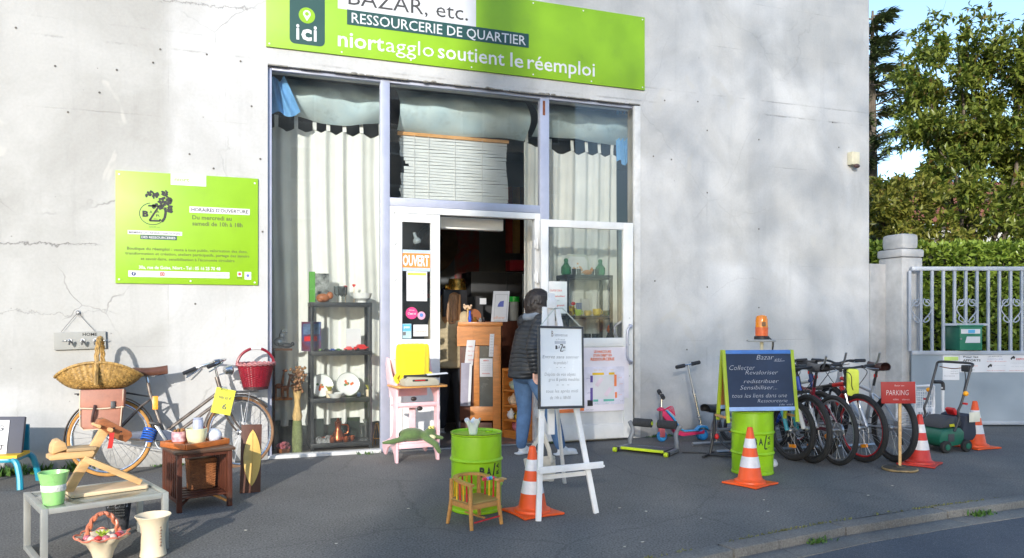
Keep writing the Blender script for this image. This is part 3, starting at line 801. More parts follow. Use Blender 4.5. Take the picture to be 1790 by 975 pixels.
def leaf_mesh(name, P, D, U, ln, wd, m, fold=0.25):
    """P base points, D directions, U up hints (n,3); one folded six-vertex blade per leaf"""
    n = len(P)
    D = D / np.linalg.norm(D, axis=1, keepdims=True)
    S = np.cross(D, U); S /= (np.linalg.norm(S, axis=1, keepdims=True) + 1e-9)
    Nn = np.cross(S, D)
    ln = ln[:, None]; wd = wd[:, None]
    V = np.stack([P, P + D * ln * .45 + S * wd * .5 + Nn * wd * fold, P + D * ln * .45 - S * wd * .5 + Nn * wd * fold, P + D * ln * .5, P + D * ln - Nn * ln * .12], axis=1).reshape(-1, 3)
    b = (np.arange(n) * 5)[:, None]
    F = np.concatenate([b + np.array([[0, 3, 1]]), b + np.array([[3, 4, 1]]), b + np.array([[0, 2, 3]]), b + np.array([[2, 4, 3]])], axis=1).reshape(-1, 3)
    me = bpy.data.meshes.new(name)
    me.vertices.add(len(V)); me.vertices.foreach_set("co", V.astype(np.float32).ravel())
    me.loops.add(F.size); me.loops.foreach_set("vertex_index", F.astype(np.int32).ravel())
    me.polygons.add(len(F)); me.polygons.foreach_set("loop_start", np.arange(0, F.size, 3, dtype=np.int32)); me.polygons.foreach_set("loop_total", np.full(len(F), 3, dtype=np.int32))
    me.update(); me.validate(); me.materials.append(m)
    return me
def rosettes(rng, C, per, ln, wd, out, spread=0.8):
    """clusters of leaves round twig tips C, pointing outward along out"""
    n = len(C)
    P = np.repeat(C, per, axis=0) + rng.normal(0, ln * 0.16, (n * per, 3))
    O = np.repeat(out, per, axis=0)
    D = O * 0.5 + rng.normal(0, spread, (n * per, 3)); D[:, 2] += 0.1
    U = np.tile([0, 0, 1.0], (n * per, 1)) + rng.normal(0, 0.45, (n * per, 3))
    return P, D, U, ln * rng.uniform(.7, 1.2, n * per), wd * rng.uniform(.7, 1.2, n * per)
def crown_tips(rng, blobs, dens):
    T = []; O = []
    for (c, r) in blobs:
        c = np.array(c); r = np.array(r if isinstance(r, (tuple, list)) else (r, r, r))
        n = int(dens * float(r[0] * r[2] + r[1] * r[2]) )
        ns = max(6, n // 13)
        d0 = rng.normal(0, 1, (ns, 3)); d0 /= np.linalg.norm(d0, axis=1, keepdims=True)
        s0 = d0 * rng.uniform(0.5, 1.08, (ns, 1)) ** 0.7
        k = rng.integers(0, ns, n); sp = rng.uniform(.05, .17, ns)[k][:, None]
        off = rng.normal(0, 1, (n, 3)) * sp
        T.append(c + (s0[k]) * r + off); dd = d0[k] * .6 + off * 4; O.append(dd / np.linalg.norm(dd, axis=1, keepdims=True))
    return np.concatenate(T), np.concatenate(O)
BARK = mat("grey_brown_bark", (0.12, 0.095, 0.07), 0.95, var=0.35, scale=12, bump=0.5, bscale=40, stretch=(1, 1, .3))
MAGL = leaf_mat("magnolia_leaf", (0.05, 0.10, 0.014), (0.22, 0.32, 0.04), (0.24, 0.15, 0.05))
HEDL = leaf_mat("laurel_leaf", (0.075, 0.15, 0.018), (0.32, 0.45, 0.06), (0.30, 0.34, 0.07), 0.3)
CONL = leaf_mat("conifer_spray", (0.05, 0.085, 0.03), (0.13, 0.19, 0.06), (0.12, 0.10, 0.04), 0.6, .15)

def limbs(base, tips, r0, rng, par, name="limb"):
    for tpt in tips:
        b = Vector(base); e = Vector(tpt); m1 = b.lerp(e, .4) + Vector(rng.normal(0, .18, 3)) + Vector((0, 0, .2)); m2 = b.lerp(e, .75) + Vector(rng.normal(0, .15, 3))
        MB().tube(smooth_path([b, m1, m2, e], 5), [r0 * (1 - .85 * i / 15) for i in range(16)], 6).build(name, BARK, par)
rng = np.random.default_rng(5)
# evergreen magnolia behind the hedge
mg = thing("magnolia_tree", "large evergreen magnolia with glossy yellow green leaves behind the hedge", "tree", (14.0, 3.6, 0))
mo = np.array([14.0, 3.6, 0])
blobs = [((13.35, 4.3, 6.5), (.6, .6, .5)), ((13.5, 4.2, 5.75), (.5, .5, .3)), ((14.1, 4.0, 7.15), (.75, .7, .55)), ((14.7, 3.7, 6.4), (.85, .8, .9)), ((15.5, 3.4, 6.7), (.9, .9, .8)), ((13.9, 3.9, 5.6), (.9, .8, .75)),
         ((15.2, 3.5, 5.3), (1.2, 1.0, 1.0)), ((13.3, 3.7, 4.7), (1.0, .9, .75)), ((14.3, 3.6, 4.5), (1.1, 1, .8)), ((15.9, 3.2, 4.3), (1.2, 1, 1)), ((16.6, 3.0, 6.0), (1.2, 1, 1.3)),
         ((13.2, 3.3, 3.5), (1.0, .9, .6)), ((14.5, 3.2, 3.3), (1.0, .9, .6)), ((15.8, 2.9, 3.2), (1.1, .9, .7)), ((13.9, 2.9, 2.6), (.8, .8, .4))]
T, O = crown_tips(rng, blobs, 215)
P, D, U, l, w = rosettes(rng, T - mo, 8, .165, .066, O)
o = bpy.data.objects.new("crown", leaf_mesh("crown", P, D, U, l, w, MAGL)); COL.objects.link(o); o.parent = mg
MB().tube([(0, 0, -.1), (.03, 0, 1.2), (-.05, .05, 2.4), (.1, .1, 3.6), (.2, .1, 5.2)], [.2, .17, .15, .11, .05], 10).build("trunk", BARK, mg)
limbs((0, 0, 1.9), [(np.array(c) - mo) for c, r in blobs], .055, rng, mg)
# lower, yellower evergreen by the shop corner
m2 = thing("evergreen_bush", "yellow green broadleaf bush close to the shop corner", "bush", (11.4, 3.2, 0)); mo2 = np.array([11.4, 3.2, 0])
blobs2 = [((11.3, 3.3, 3.55), (.7, .7, .5)), ((11.9, 3.3, 3.6), (.6, .6, .45)), ((11.0, 3.3, 3.2), (.7, .7, .55)), ((12.0, 3.1, 3.3), (.75, .7, .6)), ((11.5, 3.0, 2.6), (.9, .7, .45)), ((12.5, 2.9, 2.9), (.6, .6, .45))]
T, O = crown_tips(rng, blobs2, 250)
P, D, U, l, w = rosettes(rng, T - mo2, 7, .145, .062, O)
o = bpy.data.objects.new("crown", leaf_mesh("crown", P, D, U, l, w, leaf_mat("bush_leaf", (0.06, 0.10, 0.014), (0.26, 0.31, 0.04), (0.30, 0.20, 0.07)))); COL.objects.link(o); o.parent = m2
MB().tube([(0, 0, -.1), (.05, 0, 1.2), (-.05, .05, 2.4), (.0, .1, 3.6)], [.12, .1, .08, .04], 8).build("trunk", BARK, m2)
limbs((0, 0, 1.5), [(np.array(c) - mo2) for c, r in blobs2], .04, rng, m2)
# conifer far behind the corner
cf = thing("conifer_tree", "dark feathery conifer rising behind the shop corner", "tree", (17.25, 9.4, 0))
MB().tube([(0, 0, -.1), (0, 0, 5), (.05, 0, 10.2)], [.28, .18, .03], 8).build("trunk", BARK, cf)
P = []; D = []; U = []
for k in range(95):
    z = 2.5 + 7.6 * (k / 95) ** .9; a = rng.uniform(0, 2 * PI); ln = (0.45 + (10.4 - z) * .22) * rng.uniform(.6, 1.15)
    dirv = np.array([math.cos(a), math.sin(a), .25]);
    bend = lambda s: np.array([dirv[0] * ln * s, dirv[1] * ln * s, z + ln * (.35 * s - .45 * s * s + .25 * s ** 3)])
    MB().tube([bend(0), bend(.5), bend(1)], [.03, .018, .005], 5).build("limb", BARK, cf)
    for q in range(100):
        s = rng.uniform(.15, 1.0); p = bend(s); P.append(p + rng.normal(0, .03, 3))
        side = np.array([-dirv[1], dirv[0], 0]) * rng.choice([-1, 1])
        D.append(dirv * .7 + side * rng.uniform(.2, .8) + np.array([0, 0, rng.uniform(-.5, .25)])); U.append([0, 0, 1.0])
P = np.array(P); D = np.array(D); U = np.array(U) + rng.normal(0, .2, (len(P), 3))
o = bpy.data.objects.new("crown", leaf_mesh("crown", P, D, U, rng.uniform(.2, .42, len(P)), rng.uniform(.04, .08, len(P)), CONL, 0.1)); COL.objects.link(o); o.parent = cf
# bare tree at the right edge
bt = thing("bare_tree", "leafless tree with fine purple brown twigs above the magnolia", "tree", (19.2, 5.3, 0))
TWIG = mat("purple_twigs", (0.12, 0.085, 0.08), 0.9, var=0.2)
MB().tube([(0, 0, -.1), (-.1, 0, 2.5), (-.3, 0, 5.0)], [.2, .16, .1], 8).build("trunk", BARK, bt)
def branch(mb, p, d, L, r, lev):
    pts = [p]; q = p.copy(); dd = d.copy()
    for i in range(4):
        dd = (dd + Vector(rng.normal(0, .16, 3))).normalized(); q = q + dd * (L / 4); pts.append(q.copy())
    mb.tube(pts, [r * (1 - .16 * i) for i in range(5)], 4)
    if lev > 0:
        for i in (1, 2, 3, 4, 4):
            nd = (dd + Vector(rng.normal(0, .6, 3)) + Vector((0, 0, .15))).normalized(); branch(mb, pts[i], nd, L * rng.uniform(.5, .75), r * .55, lev - 1)
for k in range(8):
    a = k * PI / 4; mb = MB(); branch(mb, Vector((-.2, 0, 3.6 + .18 * k)), Vector((math.cos(a), math.sin(a), .9)).normalized(), 2.6, .045, 3)
    mb.build("limb", TWIG, bt, smooth=0, fixn=False)
# laurel hedge behind the gate
hd = thing("laurel_hedge", "clipped bright green laurel hedge behind the gate bars", "hedge", (8.95, 1.25, 0), R(-20.1))
HW, HT, HH = 4.6, 0.95, 2.47
nL = 17000
fx = rng.uniform(-.25, HW, nL); side = rng.random(nL)
fz = rng.uniform(0.05, HH, nL); fy = np.abs(rng.normal(0, .10, nL)); topm = side < .22
fz[topm] = HH + .03 * np.sin(fx[topm] * 9) - np.abs(rng.normal(0, .05, topm.sum())); fy[topm] = rng.uniform(0, HT, topm.sum())
fy = fy + .05 * np.sin(fx * 5.1 + fz * 4) + .04 * np.sin(fx * 13 + 1)
P = np.stack([fx, fy, fz], 1)
D = rng.normal(0, .7, (nL, 3)) + np.array([0, -.75, .25]); D[topm] += np.array([0, .5, .9])
U = rng.normal(0, .5, (nL, 3)) + np.array([0, -.2, 1.0])
o = bpy.data.objects.new("foliage", leaf_mesh("foliage", P, D, U, rng.uniform(.08, .14, nL), rng.uniform(.04, .062, nL), HEDL)); COL.objects.link(o); o.parent = hd; o["kind"] = "stuff"
lfm = leaf_mesh("leaf", np.array([[0, 0, 0.]]), np.array([[0, -.8, .2]]), np.array([[0, 0, 1.]]), np.array([.125]), np.array([.06]), HEDL)
for k in range(160):
    o = bpy.data.objects.new("leaf", lfm); COL.objects.link(o); o.parent = hd
    o.location = (rng.uniform(-.2, 3.2), -.1 + rng.uniform(-.05, .03), rng.uniform(.9, HH)); o.rotation_euler = (rng.normal(0, .5), rng.normal(0, .6), rng.normal(0, .9))
mb = MB()
for k in range(26):
    x = -.2 + k * .19; mb.tube([(x, .3, -.05), (x + rng.normal(0, .08), .3 + rng.normal(0, .1), 1.1), (x + rng.normal(0, .12), .35 + rng.normal(0, .15), 2.3)], [.025, .018, .006], 5)
mb.build("stem", BARK, hd, kind="stuff")
MB().bx(-.2, HW, .26, HT - .1, .2, HH - .12).build("inner_shade_block", mat("hedge_inner_shade", (0.02, 0.028, 0.012), 0.95, var=.5, scale=14), hd, smooth=0)  # near-black block painting in the shade deep inside the hedge
# white house with tiled roof behind the trees
hs = thing("neighbour_house", "white rendered house with a red tiled roof glimpsed through the trees", "house", (23.4, 12.6, 0), R(-20.1))
MB().bx(-3, 6, 0, 7, -.1, 4.7).build("wall", mat("white_render", (.72, .71, .68), .85, var=.06), hs, smooth=0)
MB().prism([(-3.4, 0), (6.5, 0), (6.5, .12), (-3.4, .12)], 4.6, Matrix.Translation((0, -.5, 4.65)) @ Matrix.Rotation(R(27), 4, 'X')).build("roof", mat("red_roof_tile", srgb(150, 88, 66), .85, var=.25, scale=12), hs, smooth=0)
for x in (-1.5, 1.2, 3.8):
    w_ = MB().bx(x - .5, x + .5, -.05, -.002, 2.9, 4.3).build("window", WHITE_PVC, hs); MB().bx(x - .42, x + .42, -.06, -.052, 2.98, 4.22).build("pane", mat("dark_pane", (.03, .035, .04), .1), w_)

# street trees across the road: their thin crowns dapple the right half of the facade
PLL = leaf_mat("plane_leaf", (0.05, 0.07, 0.015), (0.13, 0.15, 0.03), (0.16, 0.12, 0.05))
for k, (tx, th, lab) in enumerate(((-9.78, .32, "thick trunked"), (-6.4, .16, "second"), (-4.0, .14, "third"))):
    pt_ = thing("street_tree", lab + " plane tree across the road behind the viewer", "tree", (tx, -24, 0))
    MB().tube([(0, 0, -.1), (.03, 0, 6), (0, 0, 11), (.02, 0, 16.5)], [th * 1.15, th, th * .92, th * .8] if k == 0 else [th, .09, .05, .03], 10).build("trunk", BARK, pt_)
    x0, x1 = ((-.1, 2.0), (-1.4, 1.4), (-1.2, 1.0))[k]
    nlo, nhi = int(1900 * (x1 - x0)), int(1250 * (x1 - x0)); ex = 1500 if k == 2 else 0
    P = np.concatenate([np.stack([rng.uniform(x0, x1, nlo), rng.uniform(-1.2, 1.2, nlo), rng.uniform(4.6, 9.6, nlo)], 1), np.stack([rng.uniform(x0, x1, nhi), rng.uniform(-1.2, 1.2, nhi), rng.uniform(9.0, 16.5, nhi)], 1), np.stack([rng.uniform(x1, 3.4, ex * 4), rng.uniform(-1.2, 1.2, ex * 4), rng.uniform(4.6, 10.4, ex * 4)], 1)])
    n = len(P); o = bpy.data.objects.new("crown", leaf_mesh("crown", P, rng.normal(0, 1, (n, 3)), rng.normal(0, 1, (n, 3)), rng.uniform(.11, .18, n), rng.uniform(.06, .10, n), PLL)); COL.objects.link(o); o.parent = pt_
    limbs((0, 0, 5), [(rng.uniform(x0, x1), rng.uniform(-1, 1), rng.uniform(7, 15)) for q in range(9)], .05, rng, pt_)
# ================================================================ signs on the wall
def screw_heads(par, pts, y):
    for (x, z) in pts:
        MB().lathe([(0.009, 0), (0.008, 0.003), (0, 0.0035)], 8, Matrix.Translation((x, y, z)) @ Matrix.Rotation(R(90), 4, 'X'), cap=False).build("screw", WHITE_PVC, par)
def flat(par, name, x0, x1, z0, z1, m, y, t=0.0015):
    return MB().bx(x0, x1, y, y + t, z0, z1).build(name, m, par, smooth=0)
fas = thing("fascia_sign", "long lime green fascia sign above the window lettered RESSOURCERIE DE QUARTIER", "sign", (0, -0.016, 0))
FX0, FX1, FZ0, FZ1 = 0.332, 4.478, 3.986, 4.822
MB().bx(FX0, FX1, -0.004, 0.014, FZ0, FZ1).build("board", LIME, fas, bevel=0.002)
flat(fas, "white_panel", 1.012, 2.449, 4.446, 4.74, WHITE_PRINT, -0.0060)
text("BAZAR, etc.", 1.115, 2.36, 4.50, 0.155, mat("charcoal_ink", (0.045, 0.045, 0.045), .6), fas, y=-0.0075)
MB().prism(round_rect(0.55, 0.885, 4.046, 4.70, 0.05), 0.0015, Matrix.Translation((0, -0.006, 0))).build("badge", DKGREEN, fas, smooth=0)
MB().prism(circle_pts(0.7135, 4.333, 0.078), 0.001, Matrix.Translation((0, -0.0072, 0))).build("pin_disc", LIME, fas, smooth=0)
pin = []
for i in range(21):
    a = R(-25 + 230 * i / 20); pin.append((0.7135 + 0.036 * math.cos(a), 4.348 + 0.036 * math.sin(a)))
pin += [(0.7135, 4.278)]
MB().prism(pin, 0.001, Matrix.Translation((0, -0.0084, 0))).build("pin_mark", WHITE_PRINT, fas, smooth=0)
MB().prism(circle_pts(0.7135, 4.348, 0.019, 16), 0.001, Matrix.Translation((0, -0.0096, 0))).build("pin_disc", LIME, fas, smooth=0)
text("i", 0.612, 0.642, 4.093, 0.150, WHITE_PRINT, fas, y=-0.0075, bold=0.03); text("c", 0.660, 0.760, 4.093, 0.150, WHITE_PRINT, fas, y=-0.0075, bold=0.035); text("i", 0.778, 0.808, 4.093, 0.150, WHITE_PRINT, fas, y=-0.0075, bold=0.03)
flat(fas, "green_band", 1.102, 3.047, 4.298, 4.448, DKGREEN, -0.0075)
text("RESSOURCERIE DE QUARTIER", 1.147, 3.012, 4.321, 0.100, WHITE_PRINT, fas, y=-0.009, bold=0.006)
for s_, a, b, bo in (("niort", 1.012, 1.475, .016), ("agglo", 1.492, 1.992, -.004), ("soutient", 2.035, 2.768, .008), ("le", 2.835, 2.985, .008), ("réemploi", 3.034, 3.842, .008)):
    text(s_, a, b, 4.074, 0.150 if s_ != "agglo" else .148, WHITE_PRINT, fas, y=-0.0055, bold=bo)
screw_heads(fas, [(FX0 + .03, FZ0 + .03), (1.05, FZ0 + .03), (1.75, FZ0 + .03), (2.4, FZ0 + .03), (3.1, FZ0 + .03), (3.8, FZ0 + .03), (FX1 - .03, FZ0 + .03), (FX1 - .03, FZ1 - .03), (3.1, FZ1 - .03), (3.7, FZ1 - .03), (2.5, FZ1 - .03)], -0.004)

hs_ = thing("opening_hours_sign", "square lime green opening hours sign on the wall left of the window", "sign", (0, -0.014, 0))
MB().bx(-0.97, 0.259, -0.003, 0.012, 1.682, 2.706).build("board", LIME, hs_, bevel=0.002)
flat(hs_, "white_tab", -0.51, -0.205, 2.602, 2.7062, WHITE_PRINT, -0.0048)
text("niort", -0.478, -0.35, 2.638, .036, mat("lime_ink", srgb(150, 190, 90), .6), hs_, y=-.006, bold=.02); text("agglo", -0.345, -0.225, 2.638, .036, mat("pale_lime_ink", srgb(190, 205, 170), .6), hs_, y=-.006)
text("COMMUNAUTE D'AGGLOMERATION", -0.478, -0.24, 2.615, .010, PALE_INK, hs_, y=-.006)
# round emblem: ring, tree, lettering
cx_, cz_ = -0.664, 2.325
ring = [(cx_ + .108 * math.cos(R(a)), cz_ + .10 * math.sin(R(a))) for a in range(100, 415, 7)]
ribbon(ring, .006).build("emblem_ring", BLACK_INK, hs_, smooth=0, M=Matrix.Translation((0, -.0042, 0)))
ribbon([(-.585, 2.255), (-.562, 2.29), (-.553, 2.34), (-.556, 2.39)], .022).build("emblem_trunk", BLACK_INK, hs_, smooth=0, M=Matrix.Translation((0, -.0046, 0)))
rr_ = random.Random(4); mb = MB()
for (bx_, bz_, br_) in ((-.565, 2.47, .055), (-.61, 2.44, .04), (-.535, 2.42, .04), (-.645, 2.50, .03), (-.685, 2.50, .032), (-.52, 2.47, .03), (-.59, 2.39, .03), (-.515, 2.36, .022), (-.655, 2.40, .016), (-.56, 2.52, .03)):
    for k in range(9):
        a = rr_.uniform(0, 6.28); q = rr_.uniform(0, br_); c = (bx_ + q * math.cos(a), bz_ + q * math.sin(a)); r = rr_.uniform(.010, .018)
        n = 7; mb.add([(c[0] + r * rr_.uniform(.6, 1.2) * math.cos(6.28 * i / n), 0, c[1] + r * rr_.uniform(.6, 1.2) * math.sin(6.28 * i / n)) for i in range(n)], [tuple(range(n))], Matrix.Translation((0, -.0001 * k, 0)))
mb.build("emblem_leaves", BLACK_INK, hs_, smooth=0, M=Matrix.Translation((0, -.0046, 0)), kind="stuff")
text("B", -.748, -.697, 2.298, .05, BLACK_INK, hs_, y=-.0054, bold=.06); text("A", -.69, -.665, 2.328, .028, BLACK_INK, hs_, y=-.0054)
ribbon([(-.70, 2.398), (-.61, 2.398), (-.69, 2.262), (-.60, 2.262), (-.60, 2.28)], .016).build("emblem_letter", BLACK_INK, hs_, smooth=0, M=Matrix.Translation((0, -.0054, 0)))
text("A", -.634, -.605, 2.335, .022, BLACK_INK, hs_, y=-.0054); text("R", -.634, -.60, 2.30, .022, BLACK_INK, hs_, y=-.0054); text("etc", -.655, -.62, 2.275, .012, BLACK_INK, hs_, y=-.0054)
text("BAZAR etc", -.69, -.60, 2.198, .014, OLIVE_INK, hs_, y=-.004)
flat(hs_, "white_band", -.869, -.413, 2.132, 2.168, WHITE_PRINT, -.0048); text("MEMBRE DU RÉSEAU NATIONAL", -.858, -.424, 2.140, .019, GREY_INK, hs_, y=-.006, bold=.01)
flat(hs_, "green_band", -.765, -.458, 2.089, 2.129, DKGREEN, -.0048); text("DES RESSOURCERIES", -.755, -.47, 2.098, .021, WHITE_PRINT, hs_, y=-.006, bold=.01)
flat(hs_, "white_band", -.35, .183, 2.352, 2.410, WHITE_PRINT, -.0048); text("HORAIRES D'OUVERTURE", -.333, .168, 2.366, .032, BLACK_INK, hs_, y=-.006, bold=.012)
text("Du mercredi au", -.326, .02, 2.291, .038, OLIVE_INK, hs_, y=-.0045, bold=.02); text("samedi de 10h à 18h", -.326, .118, 2.234, .038, OLIVE_INK, hs_, y=-.0045, bold=.02)
text("Boutique du réemploi :", -.876, -.50, 1.990, .027, OLIVE_INK, hs_, y=-.0045, bold=.02); text("vente à tout public, valorisation des dons,", -.485, .163, 1.989, .025, OLIVE_INK, hs_, y=-.0045, bold=.012)
text("transformation et création, ateliers participatifs, partage des savoirs", -.889, .18, 1.946, .025, OLIVE_INK, hs_, y=-.0045, bold=.012); text("et savoir-faire, sensibilisation à l'économie circulaire", -.762, .046, 1.899, .025, OLIVE_INK, hs_, y=-.0045, bold=.012)
text("30a, rue de Goise, Niort - Tel : 05 16 25 70 48", -.777, -.08, 1.818, .029, WHITE_PRINT, hs_, y=-.0045, bold=.02)
flat(hs_, "white_band", -.864, 0.0, 1.743, 1.800, WHITE_PRINT, -.0048)
MB().prism(circle_pts(-.82, 1.771, .019, 16), .001, Matrix.Translation((0, -.006, 0))).build("icon", mat("navy_ink", srgb(40, 55, 105), .5), hs_, smooth=0); text("f", -.825, -.813, 1.761, .022, WHITE_PRINT, hs_, y=-.0065, bold=.03)
MB().prism(round_rect(-.60, -.562, 1.753, 1.791, .01), .001, Matrix.Translation((0, -.006, 0))).build("icon", RED_INK, hs_, smooth=0); ribbon(circle_pts(-.581, 1.772, .011, 14) + [(-.57, 1.772)], .004).build("icon", WHITE_PRINT, hs_, smooth=0, M=Matrix.Translation((0, -.0065, 0)))
text("bazar etc", -.785, -.66, 1.761, .022, mat("pale_blue_ink", srgb(150, 150, 185), .6), hs_, y=-.006); text("ressourcerie79", -.545, -.352, 1.763, .02, mat("pale_red_ink", srgb(205, 160, 165), .6), hs_, y=-.006); text("www.bazaretcetera.fr", -.31, -.03, 1.763, .02, MATS["pale_blue_ink"], hs_, y=-.006)
flat(hs_, "logo_plate", .072, .112, 1.762, 1.808, WHITE_PRINT, -.0048); MB().prism(circle_pts(.092, 1.786, .014, 12), .001, Matrix.Translation((0, -.006, 0))).build("logo_mark", RED_INK, hs_, smooth=0); text("CITE", .068, .116, 1.738, .02, OLIVE_INK, hs_, y=-.0045)
flat(hs_, "logo_plate", .136, .196, 1.735, 1.808, WHITE_PRINT, -.0048); MB().prism(circle_pts(.166, 1.773, .014, 12), .001, Matrix.Translation((0, -.006, 0))).build("logo_mark", MATS["blue_ink"], hs_, smooth=0); text("emmaus", .143, .19, 1.797, .008, PALE_INK, hs_, y=-.006); text("france", .148, .185, 1.743, .008, RED_INK, hs_, y=-.006)
screw_heads(hs_, [(-.94, 2.672), (.228, 2.66), (-.94, 1.718), (.228, 1.708), (-.34, 1.712)], -.003)

# coat rack board HOME
GREYW = mat("grey_painted_board", srgb(150, 150, 146), .7, var=.1, scale=6, bump=.1)
hb = thing("coat_hook_board", "grey wooden HOME hook board hanging on the wall above the bicycle", "coat rack", (-1.25, -0.018, 1.165), 0)
MB().bx(-.205, .205, -.012, .012, -.077, .077).build("board", GREYW, hb, bevel=.003, M=Matrix.Rotation(R(-1.5), 4, 'Y'))
text("HOME", .02, .135, .043, .026, BLACK_INK, hb, y=-.0135, bold=.02)
for x in (-.08, .02, .12):
    MB().lathe([(.02, 0), (.022, .004), (.02, .008)], 12, Matrix.Translation((x, -.012, .0)) @ Matrix.Rotation(R(90), 4, 'X')).tube(smooth_path([(x, -.02, .0), (x, -.05, -.01), (x + .005, -.075, -.03), (x + .005, -.085, .0)], 4), .008, 8).ball((x + .005, -.085, .004), .012, 8, 6).build("hook", STEEL, hb)
for x in (-.14, .165): MB().tube(smooth_path([(x, -.016, -.005), (x + .03, -.03, .0), (x + .06, -.016, .005)], 4), .004, 6).build("hook", STEEL, hb)
MB().tube(smooth_path([(-.02, .0, .25), (-.09, -.004, .16), (-.15, -.006, .078)], 4), .002, 4).tube(smooth_path([(-.02, 0, .25), (.05, -.004, .16), (.12, -.006, .078)], 4), .002, 4).build("cord", GREY_INK, hb)
MB().lathe([(.018, 0), (.02, .006), (.012, .014), (.008, .03)], 10, Matrix.Translation((-.02, .016, .25)) @ Matrix.Rotation(R(90), 4, 'X')).build("wall_hook", STEEL, hb)
# detector near the corner
dt = thing("motion_detector", "small cream motion detector box high on the wall near the corner", "detector", (7.5, 0, 3.40))
MB().bx(-.065, .065, -.085, -.001, -.07, .095).build("housing", mat("cream_plastic", srgb(214, 206, 178), .5), dt, bevel=.012)
MB().ball((.02, -.075, -.085), (.05, .03, .03), 10, 6).build("sensor", mat("dark_red_plastic", (.09, .05, .045), .4), dt)
# ================================================================ curtains, drapes, blind
CURT = mat("cream_curtain_cotton", (0.74, 0.74, 0.70), 0.9, var=0.05, scale=4, bump=0.25, bscale=260, sheen=0.2)
DRAPE = mat("stained_blue_grey_drape", (0.50, 0.66, 0.72), 0.9, var=0.1, scale=2.0, col2=(0.60, 0.68, 0.66), dirt=0.35)
BLUECL = mat("bright_blue_cloth", srgb(110, 165, 215), 0.9, var=0.15, scale=5)
def curtain(name, label, x0, x1, y, z0, z1, waves, amp, tabs, seed=0, group=None):
    r = random.Random(seed); ph = [r.uniform(0, 6.28) for _ in range(3)]
    t = thing(name, label, "curtain", (0, y, 0), 0, group)
    def fn(u, v):
        s = u + .018 * math.sin(5 * v + ph[1]) + .02 * math.sin(u * 7 + ph[2])
        w = .5 + .5 * (1 - v)
        yy = amp * (math.sin(2 * PI * waves * s + ph[0] + .5 * math.sin(2 * PI * s * 2.3 + ph[1])) + .35 * math.sin(2 * PI * waves * 2.1 * s + ph[2])) * w
        sag = 0.0
        if tabs:
            k = min(abs(x0 + (x1 - x0) * u - tx) for tx in tabs); sag = min(.05, k * .5)
        return (x0 + (x1 - x0) * u, yy, z0 + (z1 - sag * (v ** 30) - z0) * v)
    mb = MB().sheet(fn, 110, 40); me = mb.build("cloth", CURT, t, smooth=80, fixn=False)
    for tx in tabs:
        u = (tx - x0) / (x1 - x0); y0 = fn(u, 1)[1]
        MB().sheet(lambda a, b, tx=tx, y0=y0: (tx + .02 * (a - .5) * 2, y0 + (-y0) * b + .006 * math.sin(PI * b) - .012, z1 - .012 + .135 * b), 2, 5).build("tab", CURT, t, smooth=80, fixn=False)
    return t
curtain("curtain", "long cream tab top curtain behind the left shop window", .40, 1.56, .60, .24, 3.375, 5.3, .045, [.46, .66, .85, .99, 1.16, 1.34, 1.55], 3, "tab top curtains in the shop window")
curtain("curtain", "cream tab top curtain behind the right window and black shelf", 3.53, 4.44, .60, .24, 3.375, 5.2, .03, [3.56, 3.84, 4.03, 4.2, 4.38], 8, "tab top curtains in the shop window")
curtain("curtain", "narrow gathered cream curtain strip beside the venetian blind", 3.22, 3.46, .58, .5, 3.43, 2.4, .03, [3.25], 5, "tab top curtains in the shop window")
curtain("curtain", "cream curtain edge hanging against the far right window jamb", 4.50, 4.85, .42, .24, 3.36, 3.0, .03, [], 9, "tab top curtains in the shop window")
rod = MB().tube([(.36, .60, 3.495), (4.8, .60, 3.495)], .013, 8).build("curtain_rod", BLACK_METAL); tag(rod, "thin dark rod that the shop window curtains hang from", "curtain rod")
beam = MB().bx(1.2, 4.9, .92, 1.05, 3.38, 3.56).build("beam", mat("dark_beam", (.10, .09, .08), .8)); tag(beam, "dark beam crossing the shop ceiling behind the blind", "beam")
def drape(label, x0, x1, y, z0, z1, seed):
    r = random.Random(seed); a, b, c = [r.uniform(0, 6) for _ in range(3)]
    fn = lambda u, v: (x0 + (x1 - x0) * u, y - .16 * max(0.0, math.sin(PI * v)) ** .8 + .012 * math.sin(u * 21 + a + v * 9) + .02 * math.sin(u * 8 + b - v * 5), z0 + (z1 - z0) * v - .02 * math.sin(u * 6 + c) * (1 - v) - .03 * math.sin(PI * u) * (1 - v))
    t = MB().sheet(fn, 70, 18).build("ceiling_drape", DRAPE, smooth=80, fixn=False)
    tag(t, label, "drape", "sagging cloth drapes at the window top")
drape("sagging blue grey stained cloth above the left curtain", .56, 1.56, .56, 3.475, 3.87, 1)
drape("sagging pale cloth at the top of the middle window above the blind", 1.72, 3.22, .54, 3.43, 3.87, 2)
drape("sagging blue grey cloth at the top of the right window", 3.32, 4.52, .56, 3.51, 3.87, 4)
fnb = lambda u, v: (.385 + .29 * u * (1 - .55 * v), .27 + .02 * math.sin(u * 16 + v * 3) - .04 * v, 3.40 + .04 * u + .34 * v + .03 * math.sin(u * 7))
t = MB().sheet(fnb, 26, 12).build("blue_cloth", BLUECL, smooth=80, fixn=False); tag(t, "bright blue cloth bunched in the top left corner of the window", "cloth")
fnb = lambda u, v: (4.39 + .16 * u * (1 - .3 * v), .5 + .02 * math.sin(u * 16 + v * 3), 3.25 + .62 * v + .03 * math.sin(u * 7))
t = MB().sheet(fnb, 20, 12).build("blue_cloth", BLUECL, smooth=80, fixn=False); tag(t, "blue cloth end hanging in the top right corner of the window", "cloth")
bl = thing("venetian_blind", "tattered white venetian blind behind the middle top window", "blind", (0, .5, 0))
